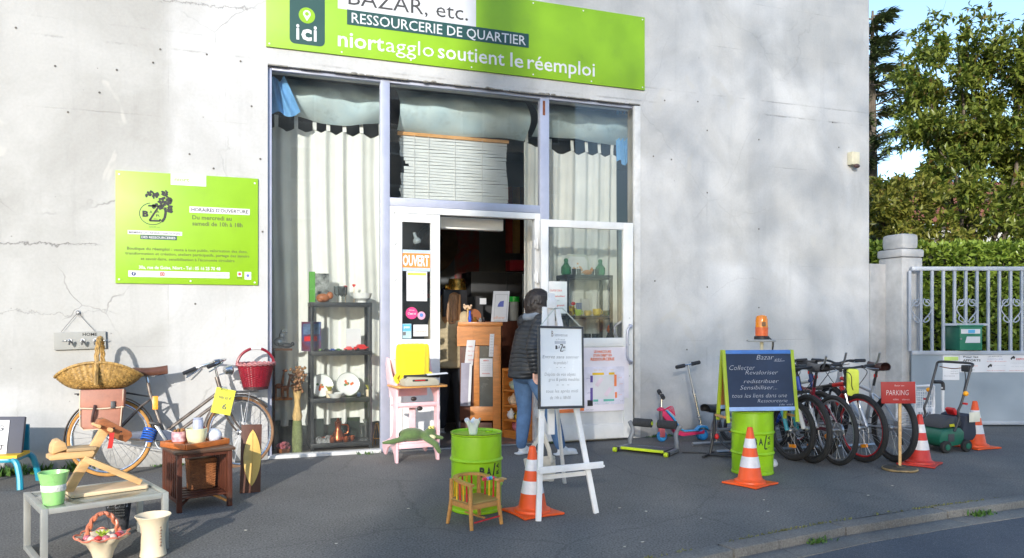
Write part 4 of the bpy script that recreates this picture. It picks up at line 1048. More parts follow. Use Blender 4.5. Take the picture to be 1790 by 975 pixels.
MB().bx(1.72, 3.0, -.02, .02, 3.365, 3.40).build("headrail", mat("orange_wood", srgb(205, 150, 90), .5), bl)
SLAT = mat("white_blind_slat", (.64, .66, .66), .5, var=.05)
rs = random.Random(2)
for i in range(23):
    z = 3.35 - i * .034; a = 1.735 + abs(rs.gauss(0, .012)) + (.05 if 6 < i < 12 else 0) + (.04 * (i == 9)); b = 2.985 - .012 * math.sin(i * .28) + rs.uniform(-.003, .003); tl = rs.uniform(-.003, .003)
    MB().sheet(lambda u, v, z=z, a=a, b=b, tl=tl: (a + (b - a) * u, -.006 + .012 * v, z - .0175 + .036 * v + .004 * math.sin(PI * v) + tl * (u - .5) + .004 * math.sin(u * 11 + z * 40)), 14, 2).build("slat", SLAT, bl, smooth=80, fixn=False)
for x in (1.90, 2.06, 2.36, 2.68): MB().tube([(x, -.022, 3.37), (x, -.022, 2.57)], .003, 5).build("cord", WHITE_PVC, bl)

# ================================================================ black shelf units
def shelf_unit(label, x0, x1, y0, y1, levels, ztop, group):
    t = thing("shelf_unit", label, "shelf unit", (0, 0, 0), 0, group)
    for x in (x0, x1):
        for y in (y0, y1): MB().bx(x - .016, x + .016, y - .016, y + .016, .012, ztop).build("post", BLACK_METAL, t, bevel=.003)
    for z in levels: MB().bx(x0 - .018, x1 + .018, y0 - .018, y1 + .018, z - .045, z).build("shelf", BLACK_METAL, t, bevel=.004)
    return t
shelf_unit("black metal shelf unit of crockery and toys in the left window", .79, 1.38, .25, .52, [.09, .545, 1.03, 1.53], 1.531, "black shelf units in the window")
shelf_unit("black metal shelf unit with green bottles behind the open door", 3.63, 4.19, .26, .52, [.45, .93, 1.40, 1.87], 1.871, "black shelf units in the window")
pb = MB().bx(.42, 1.44, .585, .60, .015, .30).build("dark_reflection_board", mat("dark_panel_board", (.03, .04, .035), .25)); tag(pb, "low dark board painting in the reflection at the bottom of the left window", "board")  # dark board paints in the reflection low in the left pane
def obj_lathe(name, label, cat, prof, m, loc, n=20, group=None, scale=1.0):
    o = MB().lathe([(r * scale, z * scale) for r, z in prof], n).build(name, m); o.location = loc
    return tag(o, label, cat, group)
GRN_GLASS = mat("green_glass", (.10, .42, .2), .08, trans=.6, coat=.3)
BOOKM = mat("book_cover_print", (.10, .12, .12), .4, var=.9, scale=14, col2=(.42, .44, .42), detail=2)
b = thing("book", "green spined picture book standing on top of the left black shelf", "book", (.87, .36, 1.53), R(8))
MB().bx(-.10, -.045, -.022, .02, 0, .315).build("spine", mat("green_book_cloth", srgb(95, 160, 70), .5), b); MB().bx(-.044, .10, -.02, .018, 0, .30).build("cover", BOOKM, b)
t = MB().ball((0, 0, .045), (.07, .05, .045)).ball((.07, 0, .07), (.035, .03, .04)).ball((-.03, -.03, .02), (.03, .03, .02)).build("figurine", MIDWOOD); t.location = (.90, .265, 1.53); tag(t, "small brown carved animal in front of the green book", "figurine")
for i, (dx, dy) in enumerate(((0, 0), (.07, .03), (.035, -.06))):
    obj_lathe("drinking_glass", ("leftmost", "rearmost right", "foremost")[i] + " clear stemmed glass beside the green book on the top shelf", "glass", [(.03, 0), (.004, .006), (.004, .06), (.036, .09), (.04, .17), (.037, .17), (.033, .092)], TUMBLER, (1.06 + dx, .38 + dy, 1.53), 16, "glasses on the left top shelf")
obj_lathe("bowl", "wide white china bowl on the top shelf of the left unit", "bowl", [(.05, 0), (.055, .02), (.09, .045), (.105, .10), (.10, .10), (.08, .05), (0, .03)], WHITE_CHINA, (1.31, .36, 1.53), 28)
for x, z in ((1.15, .14), (1.24, .155)):
    h = thing("heart_pick", ("left", "right")[x > 1.2] + " small red heart on a stick behind the white bowl", "decoration", (x, .44, 1.53), 0, "red heart picks")
    MB().tube([(0, 0, 0), (0, 0, z)], .003, 5).build("stick", PINE, h)
    MB().prism([(.02 * (math.sin(a) ** 3), z + .03 + .018 * (math.cos(a) - .35 * math.cos(2 * a))) for a in [i * .45 for i in range(14)]], .006).build("heart", mat("bright_red", srgb(205, 40, 40), .4), h)
bb = thing("boxed_game", "red and blue picture box standing on the second shelf", "box", (.80, .35, 1.03), R(5))
MB().bx(-.10, .09, 0, .05, 0, .30).build("box", mat("red_blue_box_print", srgb(170, 50, 60), .4, var=.6, scale=9, col2=srgb(60, 85, 135), detail=1), bb); MB().bx(-.09, .08, -.002, -.0005, .17, .28).build("picture", mat("grey_blue_photo", srgb(90, 110, 140), .4, var=.5, scale=20), bb)
MB().bx(-.08, .05, -.003, -.0021, .10, .15).build("picture", mat("bright_red", srgb(205, 40, 40), .4), bb)
cd = MB().bx(-.075, .075, 0, .004, 0, .225).build("card", PAPER); cd.location = (1.22, .33, 1.035); tag(cd, "blank white card standing on the second shelf of the left unit", "card")
def toy_car(label, loc, m, s=1.0, rz=0.0, group=None):
    t = thing("toy_car", label, "toy car", loc, rz, group)
    MB().prism([(-.07 * s, .012 * s), (.07 * s, .012 * s), (.072 * s, .03 * s), (.035 * s, .036 * s), (.015 * s, .056 * s), (-.035 * s, .056 * s), (-.055 * s, .036 * s), (-.072 * s, .034 * s)], .05 * s, Matrix.Translation((0, -.025 * s, 0))).build("body", m, t, bevel=.003 * s)
    for x in (-.045 * s, .045 * s):
        for y in (-.026 * s, .026 * s): MB().lathe([(.013 * s, -.005 * s), (.013 * s, .005 * s)], 12, Matrix.Translation((x, y, .013 * s)) @ Matrix.Rotation(R(90), 4, 'X')).build("wheel", RUBBER, t)
REDP = MATS["bright_red"]
toy_car("red toy car on the second shelf in front of the white card", (1.30, .29, 1.03), REDP, 1.15, R(10)); toy_car("small red toy car beside the larger red toy car", (1.17, .28, 1.03), REDP, .8, R(-8))
for i, (x, c, cn) in enumerate(((1.06, (60, 110, 60), "green"), (1.0, (60, 90, 160), "blue"), (.94, (60, 60, 65), "dark grey"), (.88, (120, 150, 90), "pale green"))):
    toy_car("tiny %s toy car in the row on the second shelf" % cn, (x, .275, 1.03), mat("toy_paint_%d" % i, srgb(*c), .35), .45, R(20 * i), "tiny toy cars")
FLW = mat("orange_flower_print", srgb(215, 100, 50), .5)
def plate(label, x, r, sc):
    p = thing("plate", label, "plate", (x, .40, .547)); M = Matrix.Translation((0, 0, r)) @ Matrix.Rotation(R(78), 4, 'X')
    MB().lathe([(0, .004), (r * .6, .006), (r * .98, .02), (r, .018), (r * .62, 0), (0, 0)], 36, M, cap=False).build("dish", WHITE_CHINA, p)
    MB().torus((0, 0, .018), (0, 0, 1), r * .965, .004, 36, 5).build("rim_line", mat("grey_green_line", srgb(150, 160, 150), .4), p, M=M)
    rr2 = random.Random(int(x * 100))
    for k in range(9):
        a = rr2.uniform(0, 6.28); q = rr2.uniform(0, r * .4); MB().lathe([(0, 0), (.014, 0), (.012, .002), (0, .003)], 7, M @ Matrix.Translation((q * math.cos(a), q * math.sin(a), .007)), cap=False).build("painted_flower", FLW if k % 3 else mat("leaf_print", srgb(80, 120, 70), .5), p, smooth=0)
plate("white flower painted plate standing in the middle of the third shelf", 1.17, .125, 1); plate("flower painted plate at the left end of the third shelf", .90, .12, 1)
obj_lathe("dish", "low white dish in front of the flower plates", "dish", [(.05, 0), (.06, .01), (.085, .05), (.08, .05), (.05, .015), (0, .015)], WHITE_CHINA, (1.03, .29, .545))
for x in (.99, 1.40):
    p = thing("small_pot", ("left", "right")[x > 1.2] + " small cream pot with a yellow green tuft on the third shelf", "pot", (x - .02, .33, .547), 0, "small tufted pots"); MB().lathe([(.03, 0), (.036, .07), (.033, .07), (.03, .06), (0, .06)], 14).build("pot", CREAM, p)
    mb = MB();
    for k in range(14): a = k * 2.4; mb.tube([(0, 0, .06), (.02 * math.cos(a), .02 * math.sin(a), .10), (.04 * math.cos(a), .04 * math.sin(a), .12)], [.006, .006, .001], 4)
    mb.build("tuft", mat("yellow_green_tuft", srgb(165, 160, 60), .8), p, kind="stuff")
obj_lathe("ball", "small dark blue glass ball by the flower plate", "ball", [(0.001, 0), (.02, .008), (.028, .028), (.02, .048), (.001, .056)], mat("dark_blue_glass", (.05, .07, .12), .1), (1.27, .28, .545), 14)
COPPER = mat("copper", srgb(170, 90, 55), .3, metal=.8, var=.2)
cp = thing("copper_coffee_pot", "copper coffee pot on the bottom shelf of the left window", "coffee pot", (1.06, .33, .09)); MB().lathe([(.05, 0), (.065, .02), (.06, .07), (.032, .12), (.03, .16), (.04, .20), (.02, .215), (.008, .24), (0, .245)], 18).build("body", COPPER, cp)
MB().tube(smooth_path([(.035, 0, .17), (.1, 0, .16), (.1, 0, .09), (.062, 0, .07)], 5), .007, 8).build("handle", COPPER, cp)
for k in range(6):
    a = k * 1.05; obj_lathe("copper_cup", "small copper cup round the copper coffee pot", "cup", [(.022, 0), (.034, .02), (.032, .05), (.028, .05), (.025, .01), (0, .008)], COPPER, (1.06 + .14 * math.cos(a), .33 + .07 * math.sin(a), .09), 14, "copper cups")
for x, h in ((1.30, .16), (1.34, .22)): obj_lathe("candlestick", ("shorter" if h < .2 else "taller") + " clear glass candlestick on the bottom shelf of the left window", "candlestick", [(.045, 0), (.04, .015), (.012, .03), (.016, h * .6), (.01, h * .7), (.03, h), (.02, h), (0, h * .9)], TUMBLER, (x, .31, .09), 14, "glass candlesticks")
for k, (x, z) in enumerate(((.86, .05), (.91, .035), (.95, .06))): obj_lathe("jar", ("leftmost", "middle", "rightmost")[k] + " small dark striped jar in the bottom shelf corner", "jar", [(.03, 0), (.035, .02), (.03, z), (.012, z + .015), (0, z + .016)], mat("black_white_jar", (.05, .05, .05), .3, var=1.0, scale=25, col2=(.5, .5, .5)), (x, .28, .09), 12, "dark striped jars")
ea = thing("brass_easel", "small brass display easel on the floor at the left window's right end", "display easel", (1.47, .36, .015)); BRASS = mat("brass", srgb(190, 140, 60), .3, metal=.8)
for a, b_ in (((-.05, 0, 0), (-.01, .02, .24)), ((.05, 0, 0), (.01, .02, .24)), ((0, .1, 0), (0, .02, .24))): MB().tube([a, b_], .006, 6).build("leg", BRASS, ea)
MB().tube([(-.05, -.02, .08), (.05, -.02, .08)], .006, 6).build("ledge", BRASS, ea)
# corner shelf with ornaments
cs = thing("corner_shelf", "wooden corner shelf of two quarter round boards in the left window", "shelf", (.40, .44, 0))
for z in (.545, 1.055): MB().prism([(0, 0)] + [(.21 * math.cos(R(a)), -.26 * math.sin(R(a))) for a in range(0, 91, 15)], .022, Matrix.Translation((0, 0, z)) @ Matrix.Rotation(R(90), 4, 'X') @ Matrix.Scale(-1, 4, (0, 0, 1)) @ Matrix.Rotation(PI, 4, 'X')).build("board", OAK, cs)
MB().tube([(.03, 0, .02), (.03, 0, 1.06)], .01, 8).build("post", DKWOOD, cs)
SILV = mat("silver_ceramic", (.5, .52, .54), .2, metal=.5)
e = thing("pigeon_figurine", "silver grey bird figurine on the upper corner shelf", "figurine", (.48, .33, 1.066)); MB().ball((0, 0, .06), (.06, .045, .05)).ball((.02, 0, .12), (.03, .03, .045)).ball((.03, 0, .165), (.024, .022, .024)).build("body", SILV, e); MB().tube([(.05, 0, .165), (.075, 0, .155)], [.008, .002], 6).build("beak", SILV, e)
e = thing("cat_figurine", "small dark lying cat figurine on the upper corner shelf", "figurine", (.55, .28, 1.066)); MB().ball((0, 0, .025), (.05, .025, .025)).ball((.05, 0, .04), (.02, .02, .02)).build("body", BLACK_PLASTIC, e); MB().tube([(-.045, 0, .02), (-.08, 0, .03), (-.09, 0, .05)], .006, 6).build("tail", BLACK_PLASTIC, e)
GIRW = mat("giraffe_wood", srgb(140, 85, 45), .5, var=.4, scale=30)
for k, (x, h) in enumerate(((.47, .30), (.53, .25))):
    e = thing("giraffe_figurine", ["taller", "shorter"][k] + " carved wooden giraffe on the lower corner shelf", "figurine", (x, .32 - .04 * k, .556), R(20 * k), "wooden giraffes")
    MB().ball((0, 0, h * .42), (.04, .018, .028)).tube([(.03, 0, h * .45), (.05, 0, h * .9)], [.016, .009], 8).ball((.06, 0, h * .93), (.026, .011, .013)).build("body", GIRW, e)
    for lx, ly in ((-.028, -.01), (-.028, .01), (.025, -.01), (.025, .01)): MB().tube([(lx, ly, h * .4), (lx, ly, 0)], [.009, .006], 6).build("leg", GIRW, e)
# dried flower bundle
df = thing("dried_flowers", "wrapped bundle of dried flowers standing in the left window", "flowers", (.645, .26, .015))
MB().lathe([(.05, 0), (.055, .12), (.045, .30), (.042, .32)], 14).build("wrap", mat("moss_green_wrap", srgb(120, 128, 80), .9, var=.35, scale=30, bump=.4), df); MB().lathe([(.042, .32), (.05, .36), (.03, .46), (.028, .52), (.045, .62)], 12).build("stems", mat("straw", srgb(205, 170, 115), .9, var=.3, stretch=(20, 20, 1)), df)
DRY = mat("dried_flower_heads", srgb(160, 120, 85), .95, var=.4, scale=30, island=.35); mb = MB(); rq = random.Random(6)
for k in range(150):
    a = rq.uniform(0, 6.28); q = rq.uniform(0, .085); z = rq.uniform(.60, .86); mb.ball((q * math.cos(a) * (.6 + .6 * (z - .6) / .26), q * math.sin(a), z), rq.uniform(.008, .018), 6, 4)
mb.build("flower_heads", DRY, df, kind="stuff")
bk = thing("flower_basket_small", "small basket of pink dried petals on the window floor", "basket", (.51, .24, .015)); MB().lathe([(.06, 0), (.075, .05), (.07, .05), (.06, .02), (0, .02)], 14).build("basket", MIDWOOD, bk); mb = MB()
for k in range(40): a = rq.uniform(0, 6.28); q = rq.uniform(0, .065); mb.ball((q * math.cos(a), q * math.sin(a), .05 + rq.uniform(0, .05)), .016, 6, 4)
mb.build("petals", mat("pink_petals", srgb(190, 105, 115), .8, island=.3), bk, kind="stuff")
# right shelf items
for x in (3.66, 4.10):
    obj_lathe("green_bottle", "squat green glass bottle at the %s end of the top shelf behind the door" % ("left" if x < 4 else "right"), "bottle", [(.045, 0), (.058, .02), (.058, .09), (.03, .125), (.02, .15), (.028, .165), (.02, .19), (.0, .195)], GRN_GLASS, (x, .36, 1.87), 18, "green glass bottles")
pt = thing("platter", "pale rounded square platter leaning behind the glasses on the top shelf", "platter", (3.86, .44, 1.872)); M = Matrix.Rotation(R(-12), 4, 'X')
MB().prism(round_rect(-.15, .15, 0, .26, .06), .012).build("dish", mat("pale_celadon", (.6, .62, .55), .25, coat=.4), pt, bevel=.004, M=M); MB().prism(round_rect(-.12, .12, .03, .23, .05), .002, Matrix.Translation((0, -.003, 0))).build("well", WHITE_CHINA, pt, M=M)
rq = random.Random(9)
for k in range(12): MB().prism(circle_pts(rq.uniform(-.07, .06), rq.uniform(.06, .15), rq.uniform(.008, .018), 7), .001, Matrix.Translation((0, -.0045 - .0003 * k, 0))).build("painted_flower", mat("ochre_print", srgb(205, 160, 120), .5), pt, smooth=0, M=M)
for k, x in enumerate((3.74, 3.80, 3.97, 4.03)): obj_lathe("tumbler", ("leftmost", "second", "third", "rightmost")[k] + " small clear tumbler on the top shelf behind the open door", "glass", [(.02, 0), (.026, .07), (.023, .07), (.018, .006), (0, .006)], TUMBLER, (x, .31, 1.87), 12, "small tumblers on the right shelf")
e = thing("amber_cat", "amber brown lying cat ornament on the top shelf behind the door", "figurine", (3.90, .29, 1.87)); MB().ball((0, 0, .03), (.06, .03, .03)).ball((.055, 0, .06), (.022, .02, .022)).tube([(-.05, 0, .03), (-.08, 0, .02)], [.012, .005], 6).build("body", mat("amber_glaze", srgb(200, 130, 60), .3), e)
for s_ in (-1, 1): MB().tube([(.055, .01 * s_, .075), (.055, .013 * s_, .095)], [.008, .001], 6).build("ear", MATS["amber_glaze"], e)
def cup(label, x, m, h=.075, r=.04, y=.31, group=None):
    c = thing("cup", label, "cup", (x, y, 1.40), 0, group); MB().lathe([(r * .7, 0), (r, .02), (r, h), (r * .9, h), (r * .85, .01), (0, .01)], 16).build("body", m, c); MB().tube(arc((r, h * .5), h * .28, -90, 90, 8), .005, 6).build("handle", m, c)
cup("multicoloured checked mug on the second shelf behind the door", 3.70, mat("checked_mug", srgb(210, 60, 40), .4, var=.8, scale=30, col2=srgb(220, 190, 40), detail=0), .11); cup("lime green cup on the second shelf behind the door", 3.79, mat("lime_cup", srgb(160, 205, 50), .4), .07)
cup("yellow cup with a white rim on the second shelf behind the door", 3.91, mat("pale_yellow_cup", srgb(235, 205, 110), .4), .06); cup("bright yellow cup on the second shelf behind the door", 4.03, mat("yellow_cup", srgb(240, 205, 40), .4), .08, .05); cup("small colourful cup at the right end of the second shelf", 4.15, mat("mixed_cup", srgb(210, 140, 70), .4, var=.6, scale=30, col2=srgb(70, 130, 90)), .06)
e = MB().bx(-.03, .03, -.02, .02, 0, .15).build("carton", mat("blue_carton", srgb(60, 100, 165), .5), None, bevel=.002); e.location = (3.84, .40, 1.40); tag(e, "blue carton behind the cups on the second shelf", "carton")
e = MB().bx(-.05, .05, -.02, .02, 0, .2).build("carton", PAPER, None, bevel=.002); e.location = (3.94, .45, 1.40); tag(e, "white carton behind the cups on the second shelf", "carton")
e = thing("red_flower", "red artificial flower behind the lime green cup", "flower", (3.78, .42, 1.40)); MB().tube([(0, 0, 0), (0, 0, .13)], .004, 5).build("stem", mat("leaf_print", srgb(80, 120, 70), .5), e); MB().ball((0, 0, .14), (.03, .02, .022), 8, 6).build("head", REDP, e)
AMBL = mat("amber_glass", srgb(215, 115, 30), .3, sss=.2)
for x, lb in ((3.53, "left"), (4.20, "right")):
    e = thing("amber_lantern", "amber glass lantern on the %s of the low shelf behind the door" % lb, "lantern", (x, .30, .93), 0, "amber lanterns"); MB().lathe([(.05, 0), (.055, .2), (.035, .25), (.03, .27)], 14).build("base", mat("dark_bottle", (.03, .02, .018), .2), e); MB().lathe([(.03, .27), (.045, .30), (.03, .35), (.004, .38)], 14).build("shade", AMBL, e)
for k in range(6): obj_lathe("tumbler", ("first", "second", "third", "fourth", "fifth", "sixth")[k] + " clear tumbler from the left just above the open door's rail", "glass", [(.028, 0), (.034, .26), (.031, .26), (.025, .01), (0, .01)], TUMBLER, (3.70 + k * .075, .30 + .03 * (k % 2), .93), 12, "tall tumblers on the low right shelf")
# ================================================================ stickers and papers on the doors
def sticker(name, label, cat, x0, x1, z0, z1, m, y=.0435):
    t = thing(name, label, cat, (0, y, 0)); MB().bx(x0, x1, -.0015, 0, z0, z1).build("sheet", m, t, smooth=0); return t
t = sticker("open_sign", "orange OUVERT sign in the narrow door glass", "sign", 1.672, 1.968, 1.855, 2.075, mat("grey_blue_card", srgb(170, 185, 200), .6)); MB().bx(1.674, 1.966, -.003, -.0016, 1.89, 2.04).build("panel", mat("orange_card", srgb(225, 130, 55), .6), t, smooth=0); text("OUVERT", 1.678, 1.955, 1.912, .105, mat("pale_cyan_letter", srgb(185, 215, 225), .5), t, y=-.0045, bold=.035)
t = sticker("timetable", "white opening times sheet below the orange sign", "notice", 1.718, 1.935, 1.545, 1.852, PAPER); MB().bx(1.728, 1.925, -.003, -.0016, 1.812, 1.838).build("header", mat("lime_header", srgb(180, 200, 80), .6), t, smooth=0)
for k, d_ in enumerate(("Lundi", "Mardi", "Mercredi", "Jeudi", "Vendredi", "Samedi", "Dimanche")): text(d_, 1.74, 1.79, 1.765 - k * .03, .012, GREY_INK, t); text("10h - 18h" if k > 1 and k < 6 else "Fermé", 1.825, 1.91 if 1 < k < 6 else 1.865, 1.765 - k * .03, .012, GREY_INK, t)
t = thing("round_sticker", "large round pink sticker in the narrow door glass", "sticker", (0, .0435, 0)); PK = mat("pink_print", srgb(210, 60, 120), .5); MB().prism(circle_pts(1.772, 1.42, .062), .0015, Matrix.Translation((0, -.0015, 0))).build("disc", PK, t, smooth=0); text("C'est ici", 1.73, 1.815, 1.405, .02, WHITE_PRINT, t, bold=.02); text("Jeveux", 1.745, 1.80, 1.445, .014, WHITE_PRINT, t)
t = thing("round_sticker", "small pale pink and blue round sticker beside the large one", "sticker", (0, .0435, 0)); MB().prism(circle_pts(1.875, 1.395, .042), .0015, Matrix.Translation((0, -.0015, 0))).build("disc", mat("pale_pink_print", srgb(205, 150, 175), .5), t, smooth=0); MB().prism(circle_pts(1.875, 1.40, .02), .001, Matrix.Translation((0, -.003, 0))).build("mark", mat("mid_blue_print", srgb(90, 130, 190), .5), t, smooth=0)
t = sticker("blue_sticker", "light blue card stuck low in the narrow door glass", "sticker", 1.672, 1.768, 1.158, 1.31, mat("pale_grey_blue_card", srgb(160, 190, 200), .5)); MB().bx(1.676, 1.765, -.003, -.0016, 1.235, 1.305).build("panel", mat("light_blue_print", srgb(90, 170, 215), .5), t, smooth=0); text("pass", 1.69, 1.75, 1.265, .026, WHITE_PRINT, t, y=-.004, bold=.03); MB().bx(1.68, 1.71, -.003, -.0016, 1.19, 1.225).build("mark", GREY_INK, t, smooth=0)
t = sticker("white_card", "white card with a blue border low in the narrow door glass", "card", 1.79, 1.945, 1.18, 1.30, PAPER); text("merci de", 1.815, 1.92, 1.255, .016, PALE_INK, t); text("sourire", 1.81, 1.925, 1.22, .022, ORANGE_INK, t)
e = MB().lathe([(.035, 0), (.045, .02), (.035, .05), (.02, .06), (.015, .12), (.012, .12)], 14, Matrix.Rotation(R(-20), 4, 'Y')).build("suction_hook", mat("grey_clear_plastic", (.25, .28, .3), .2)); e.location = (1.85, .1, 2.15); tag(e, "round grey plastic ornament hanging behind the narrow door glass", "ornament")
# posters on the open leaf
def leafthing(name, label, cat): return thing(name, label, cat, (3.165, -0.035, 0), R(-1.5))
p = leafthing("poster", "white poster of coloured blocks titled RESSOURCERIE on the open door panel", "poster"); PY = -.0615
MB().sheet(lambda u, v: (.42 + .63 * u, PY - .001 - .004 * math.sin(u * 5) * (1 - v) ** 2, .335 + .71 * v), 10, 6).build("sheet", mat("lilac_white_paper", (.74, .70, .76), .7, var=.03), p, smooth=80, fixn=False)
def pf(n_, x0, x1, z0, z1, c): MB().bx(x0, x1, PY - .0075, PY - .0065, z0, z1).build(n_, c, p, smooth=0)
for s_, a, b_, z, h in (("LE PARCOURS", .62, .83, .985, .026), ("D'UN OBJET EN", .615, .835, .945, .026), ("RESSOURCERIE", .58, .87, .90, .03)): text(s_, a, b_, z, h, ORANGE_INK, p, y=PY - .007, bold=.025)
pf("panel", .50, .99, .41, .83, mat("pale_lilac_print", (.66, .64, .74), .6))
YB = mat("ochre_block", srgb(225, 185, 40), .5); PB = mat("purple_block", srgb(95, 75, 150), .5); OB = mat("orange_block", srgb(235, 130, 75), .5); TB = mat("teal_block", srgb(100, 175, 160), .5)
def pf2(x0, x1, z0, z1, c): MB().bx(x0, x1, PY - .009, PY - .0078, z0, z1).build("block", c, p, smooth=0)
pf2(.60, .74, .74, .765, YB); pf2(.80, .87, .74, .765, YB); pf2(.575, .605, .66, .735, PB); pf2(.575, .605, .46, .60, PB); pf2(.865, .895, .61, .74, OB); pf2(.875, .90, .48, .545, OB); pf2(.61, .67, .445, .47, TB); pf2(.735, .865, .445, .47, TB); pf2(.54, .605, .40, .465, BLACK_INK)
pf2(.605, .865, .475, .735, WHITE_PRINT)
for (cx, cz) in ((.68, .66), (.79, .55)): MB().prism([(cx - .055, cz - .03), (cx - .015, cz - .055), (cx + .055, cz + .03), (cx + .015, cz + .055)], .001, Matrix.Translation((0, PY - .0105, 0))).build("ticket", mat("pale_pink_ticket", (.66, .55, .62), .6), p, smooth=0)
for (x, z, c) in ((.62, .79, YB), (.68, .79, YB), (.82, .79, YB), (.92, .70, OB), (.93, .63, OB), (.92, .51, OB), (.53, .70, PB), (.54, .54, PB), (.63, .42, TB), (.76, .42, TB), (.83, .42, TB), (.94, .44, PALE_INK)): text("ab cd", x, x + .035, z, .012, c, p, y=PY - .009)
pf("mark", .455, .50, .35, .40, OB); text("niort agglo", .52, .62, .355, .014, PALE_INK, p, y=PY - .007)
p2 = leafthing("poster", "second white poster partly hidden behind the easel board", "poster"); MB().bx(.12, .415, PY - .002, PY, .335, 1.045).build("sheet", MATS["lilac_white_paper"], p2, smooth=0); MB().bx(.13, .41, PY - .0035, PY - .0021, .335, .375).build("band", OB, p2, smooth=0); MB().bx(.37, .41, PY - .0035, PY - .0021, .70, .735).build("mark", TB, p2, smooth=0)
p3 = leafthing("small_poster", "pale green and pink paper poster taped to the open door glass", "poster"); MB().bx(.095, .31, -.0395, -.038, 1.42, 1.77).build("sheet", mat("pale_mint_paper", (.62, .70, .68), .7, var=.1, scale=5, col2=(.72, .72, .72)), p3, smooth=0)
for s_, a, b_, z, c in (("COUP DE COEUR", .105, .25, 1.66, RED_INK), ("atelier", .17, .29, 1.60, RED_INK), ("ouvert a tous", .11, .22, 1.555, PALE_INK), ("gratuit", .19, .28, 1.50, RED_INK)): text(s_, a, b_, z, .02, c, p3, y=-.0405, bold=.01)
# ================================================================ inside the shop
CX, CY = 2.91, .50
ct = thing("shop_counter", "honey coloured wooden counter with a dark glazed front panel inside the door", "counter", (CX, CY, 0), R(-20.1))
MB().bx(-.49, .02, -.02, .62, 1.28, 1.325).build("counter_top", OAK, ct, bevel=.006)
MB().bx(-.47, .0, .03, .60, .20, 1.28).build("carcass", DKWOOD, ct, bevel=.003)
MB().bx(-.50, -.31, 0, .03, 1.05, 1.279).build("rail", OAK, ct); MB().bx(-.309, .0, 0, .03, 1.06, 1.279).build("rail", OAK, ct)
MB().bx(-.31, -.245, 0, .03, .36, 1.05).build("stile", OAK, ct, bevel=.003); MB().bx(-.09, .0, -.012, .03, .012, 1.06).build("pilaster", OAK, ct, bevel=.004); MB().bx(-.35, -.09, 0, .03, .20, .36).build("rail", OAK, ct, bevel=.003)
MB().bx(-.245, -.09, .012, .026, .36, 1.05).build("dark_panel", mat("dark_ribbed_glass", (.05, .06, .065), .25), ct, smooth=0)
MB().bx(-.46, -.1, -.03, .5, .013, .18).build("plinth", DKWOOD, ct, bevel=.004)
def cpaper(name, label, x0, x1, z0, z1, y=-.004, tilt=0.0, m=PAPER):
    t = thing(name, label, "paper", (CX, CY, 0), R(-20.1)); MB().sheet(lambda u, v: (x0 + (x1 - x0) * u + tilt * (1 - v), y - .012 * math.sin(PI * v) * (1 - v), z0 + (z1 - z0) * v), 4, 8).build("sheet", m, t, smooth=80, fixn=False); return t
t = cpaper("paper_notice", "white notice with red lines hanging at the counter's left end", -.385, -.29, .83, 1.12, -.02, -.03)
for k, (s_, a, b_) in enumerate((("TARIFS", -.37, -.32), ("livres 1 euro", -.375, -.30), ("vaisselle", -.375, -.325), ("textile", -.37, -.30))): text(s_, a, b_, 1.04 - k * .05, .014, RED_INK, t, y=-.034)
t = cpaper("price_list", "long narrow list pinned on the counter's right pilaster", -.125, -.075, .93, 1.19, -.016, -.012)
for k in range(7): text("1,50 euro", -.122, -.085, 1.16 - k * .032, .01, GREY_INK, t, y=-.03)
t = cpaper("paper_notice", "square white notice with red title on the counter's dark panel", -.24, -.095, .70, .91, -.004)
text("MERCI", -.20, -.14, .88, .012, RED_INK, t, y=-.018, bold=.03); text("carte bancaire", -.215, -.125, .735, .010, RED_INK, t, y=-.018, bold=.03)
for k in range(4): text("a partir de dix euros", -.225, -.11, .85 - k * .025, .009, PALE_INK, t, y=-.018)
t = cpaper("hanging_sheet", "tall pale lilac sheet hanging down beside the counter", -.45, -.34, .37, .86, -.03, -.01, mat("pale_lilac_sheet", (.30, .29, .36), .7)); MB().sheet(lambda u, v: (-.355 + .03 * u - .02 * (1 - v), -.05, .38 + .47 * v), 2, 6).build("edge_roll", PAPER, t, fixn=False)
sg = thing("counter_sign", "white A4 sign with a small drawing leaning on the counter top", "sign", (CX, CY, 0), R(-20.1)); MB().prism([(-.115, 1.33), (.075, 1.33), (.10, 1.68), (-.085, 1.68)], .004, Matrix.Translation((0, .03, 0))).build("sheet", PAPER, sg)
MB().prism([(-.04, 1.50), (.03, 1.50), (.035, 1.57), (-.01, 1.56), (-.03, 1.53)], .001, Matrix.Translation((0, .028, 0))).build("drawing", MATS["blue_ink"], sg); text("adherer", -.085, .045, 1.36, .035, mat("pale_orange_ink", srgb(225, 165, 130), .6), sg, y=.028)
ribbon([(-.08, 1.345), (.06, 1.345), (.08, 1.64), (-.06, 1.64), (-.08, 1.345)], .004).build("border", PALE_INK, sg, M=Matrix.Translation((0, .028, 0)))
e = MB().bx(-.245, -.17, .10, .104, 1.53, 1.60).build("card", PAPER); e.location = (CX, CY, 0); e.rotation_euler = (0, 0, R(-20.1)); tag(e, "small white square card standing on the till", "card")
mo_ = thing("monitor", "black computer screen seen from behind on the counter", "monitor", (2.50, .98, 1.325), R(20)); MB().bx(-.17, .17, -.02, .02, .06, .38).build("screen", BLACK_PLASTIC, mo_, bevel=.01); MB().bx(-.03, .03, -.03, .03, 0, .2).bx(-.1, .1, -.08, .08, 0, .012).build("stand", BLACK_PLASTIC, mo_)
rq = random.Random(12)
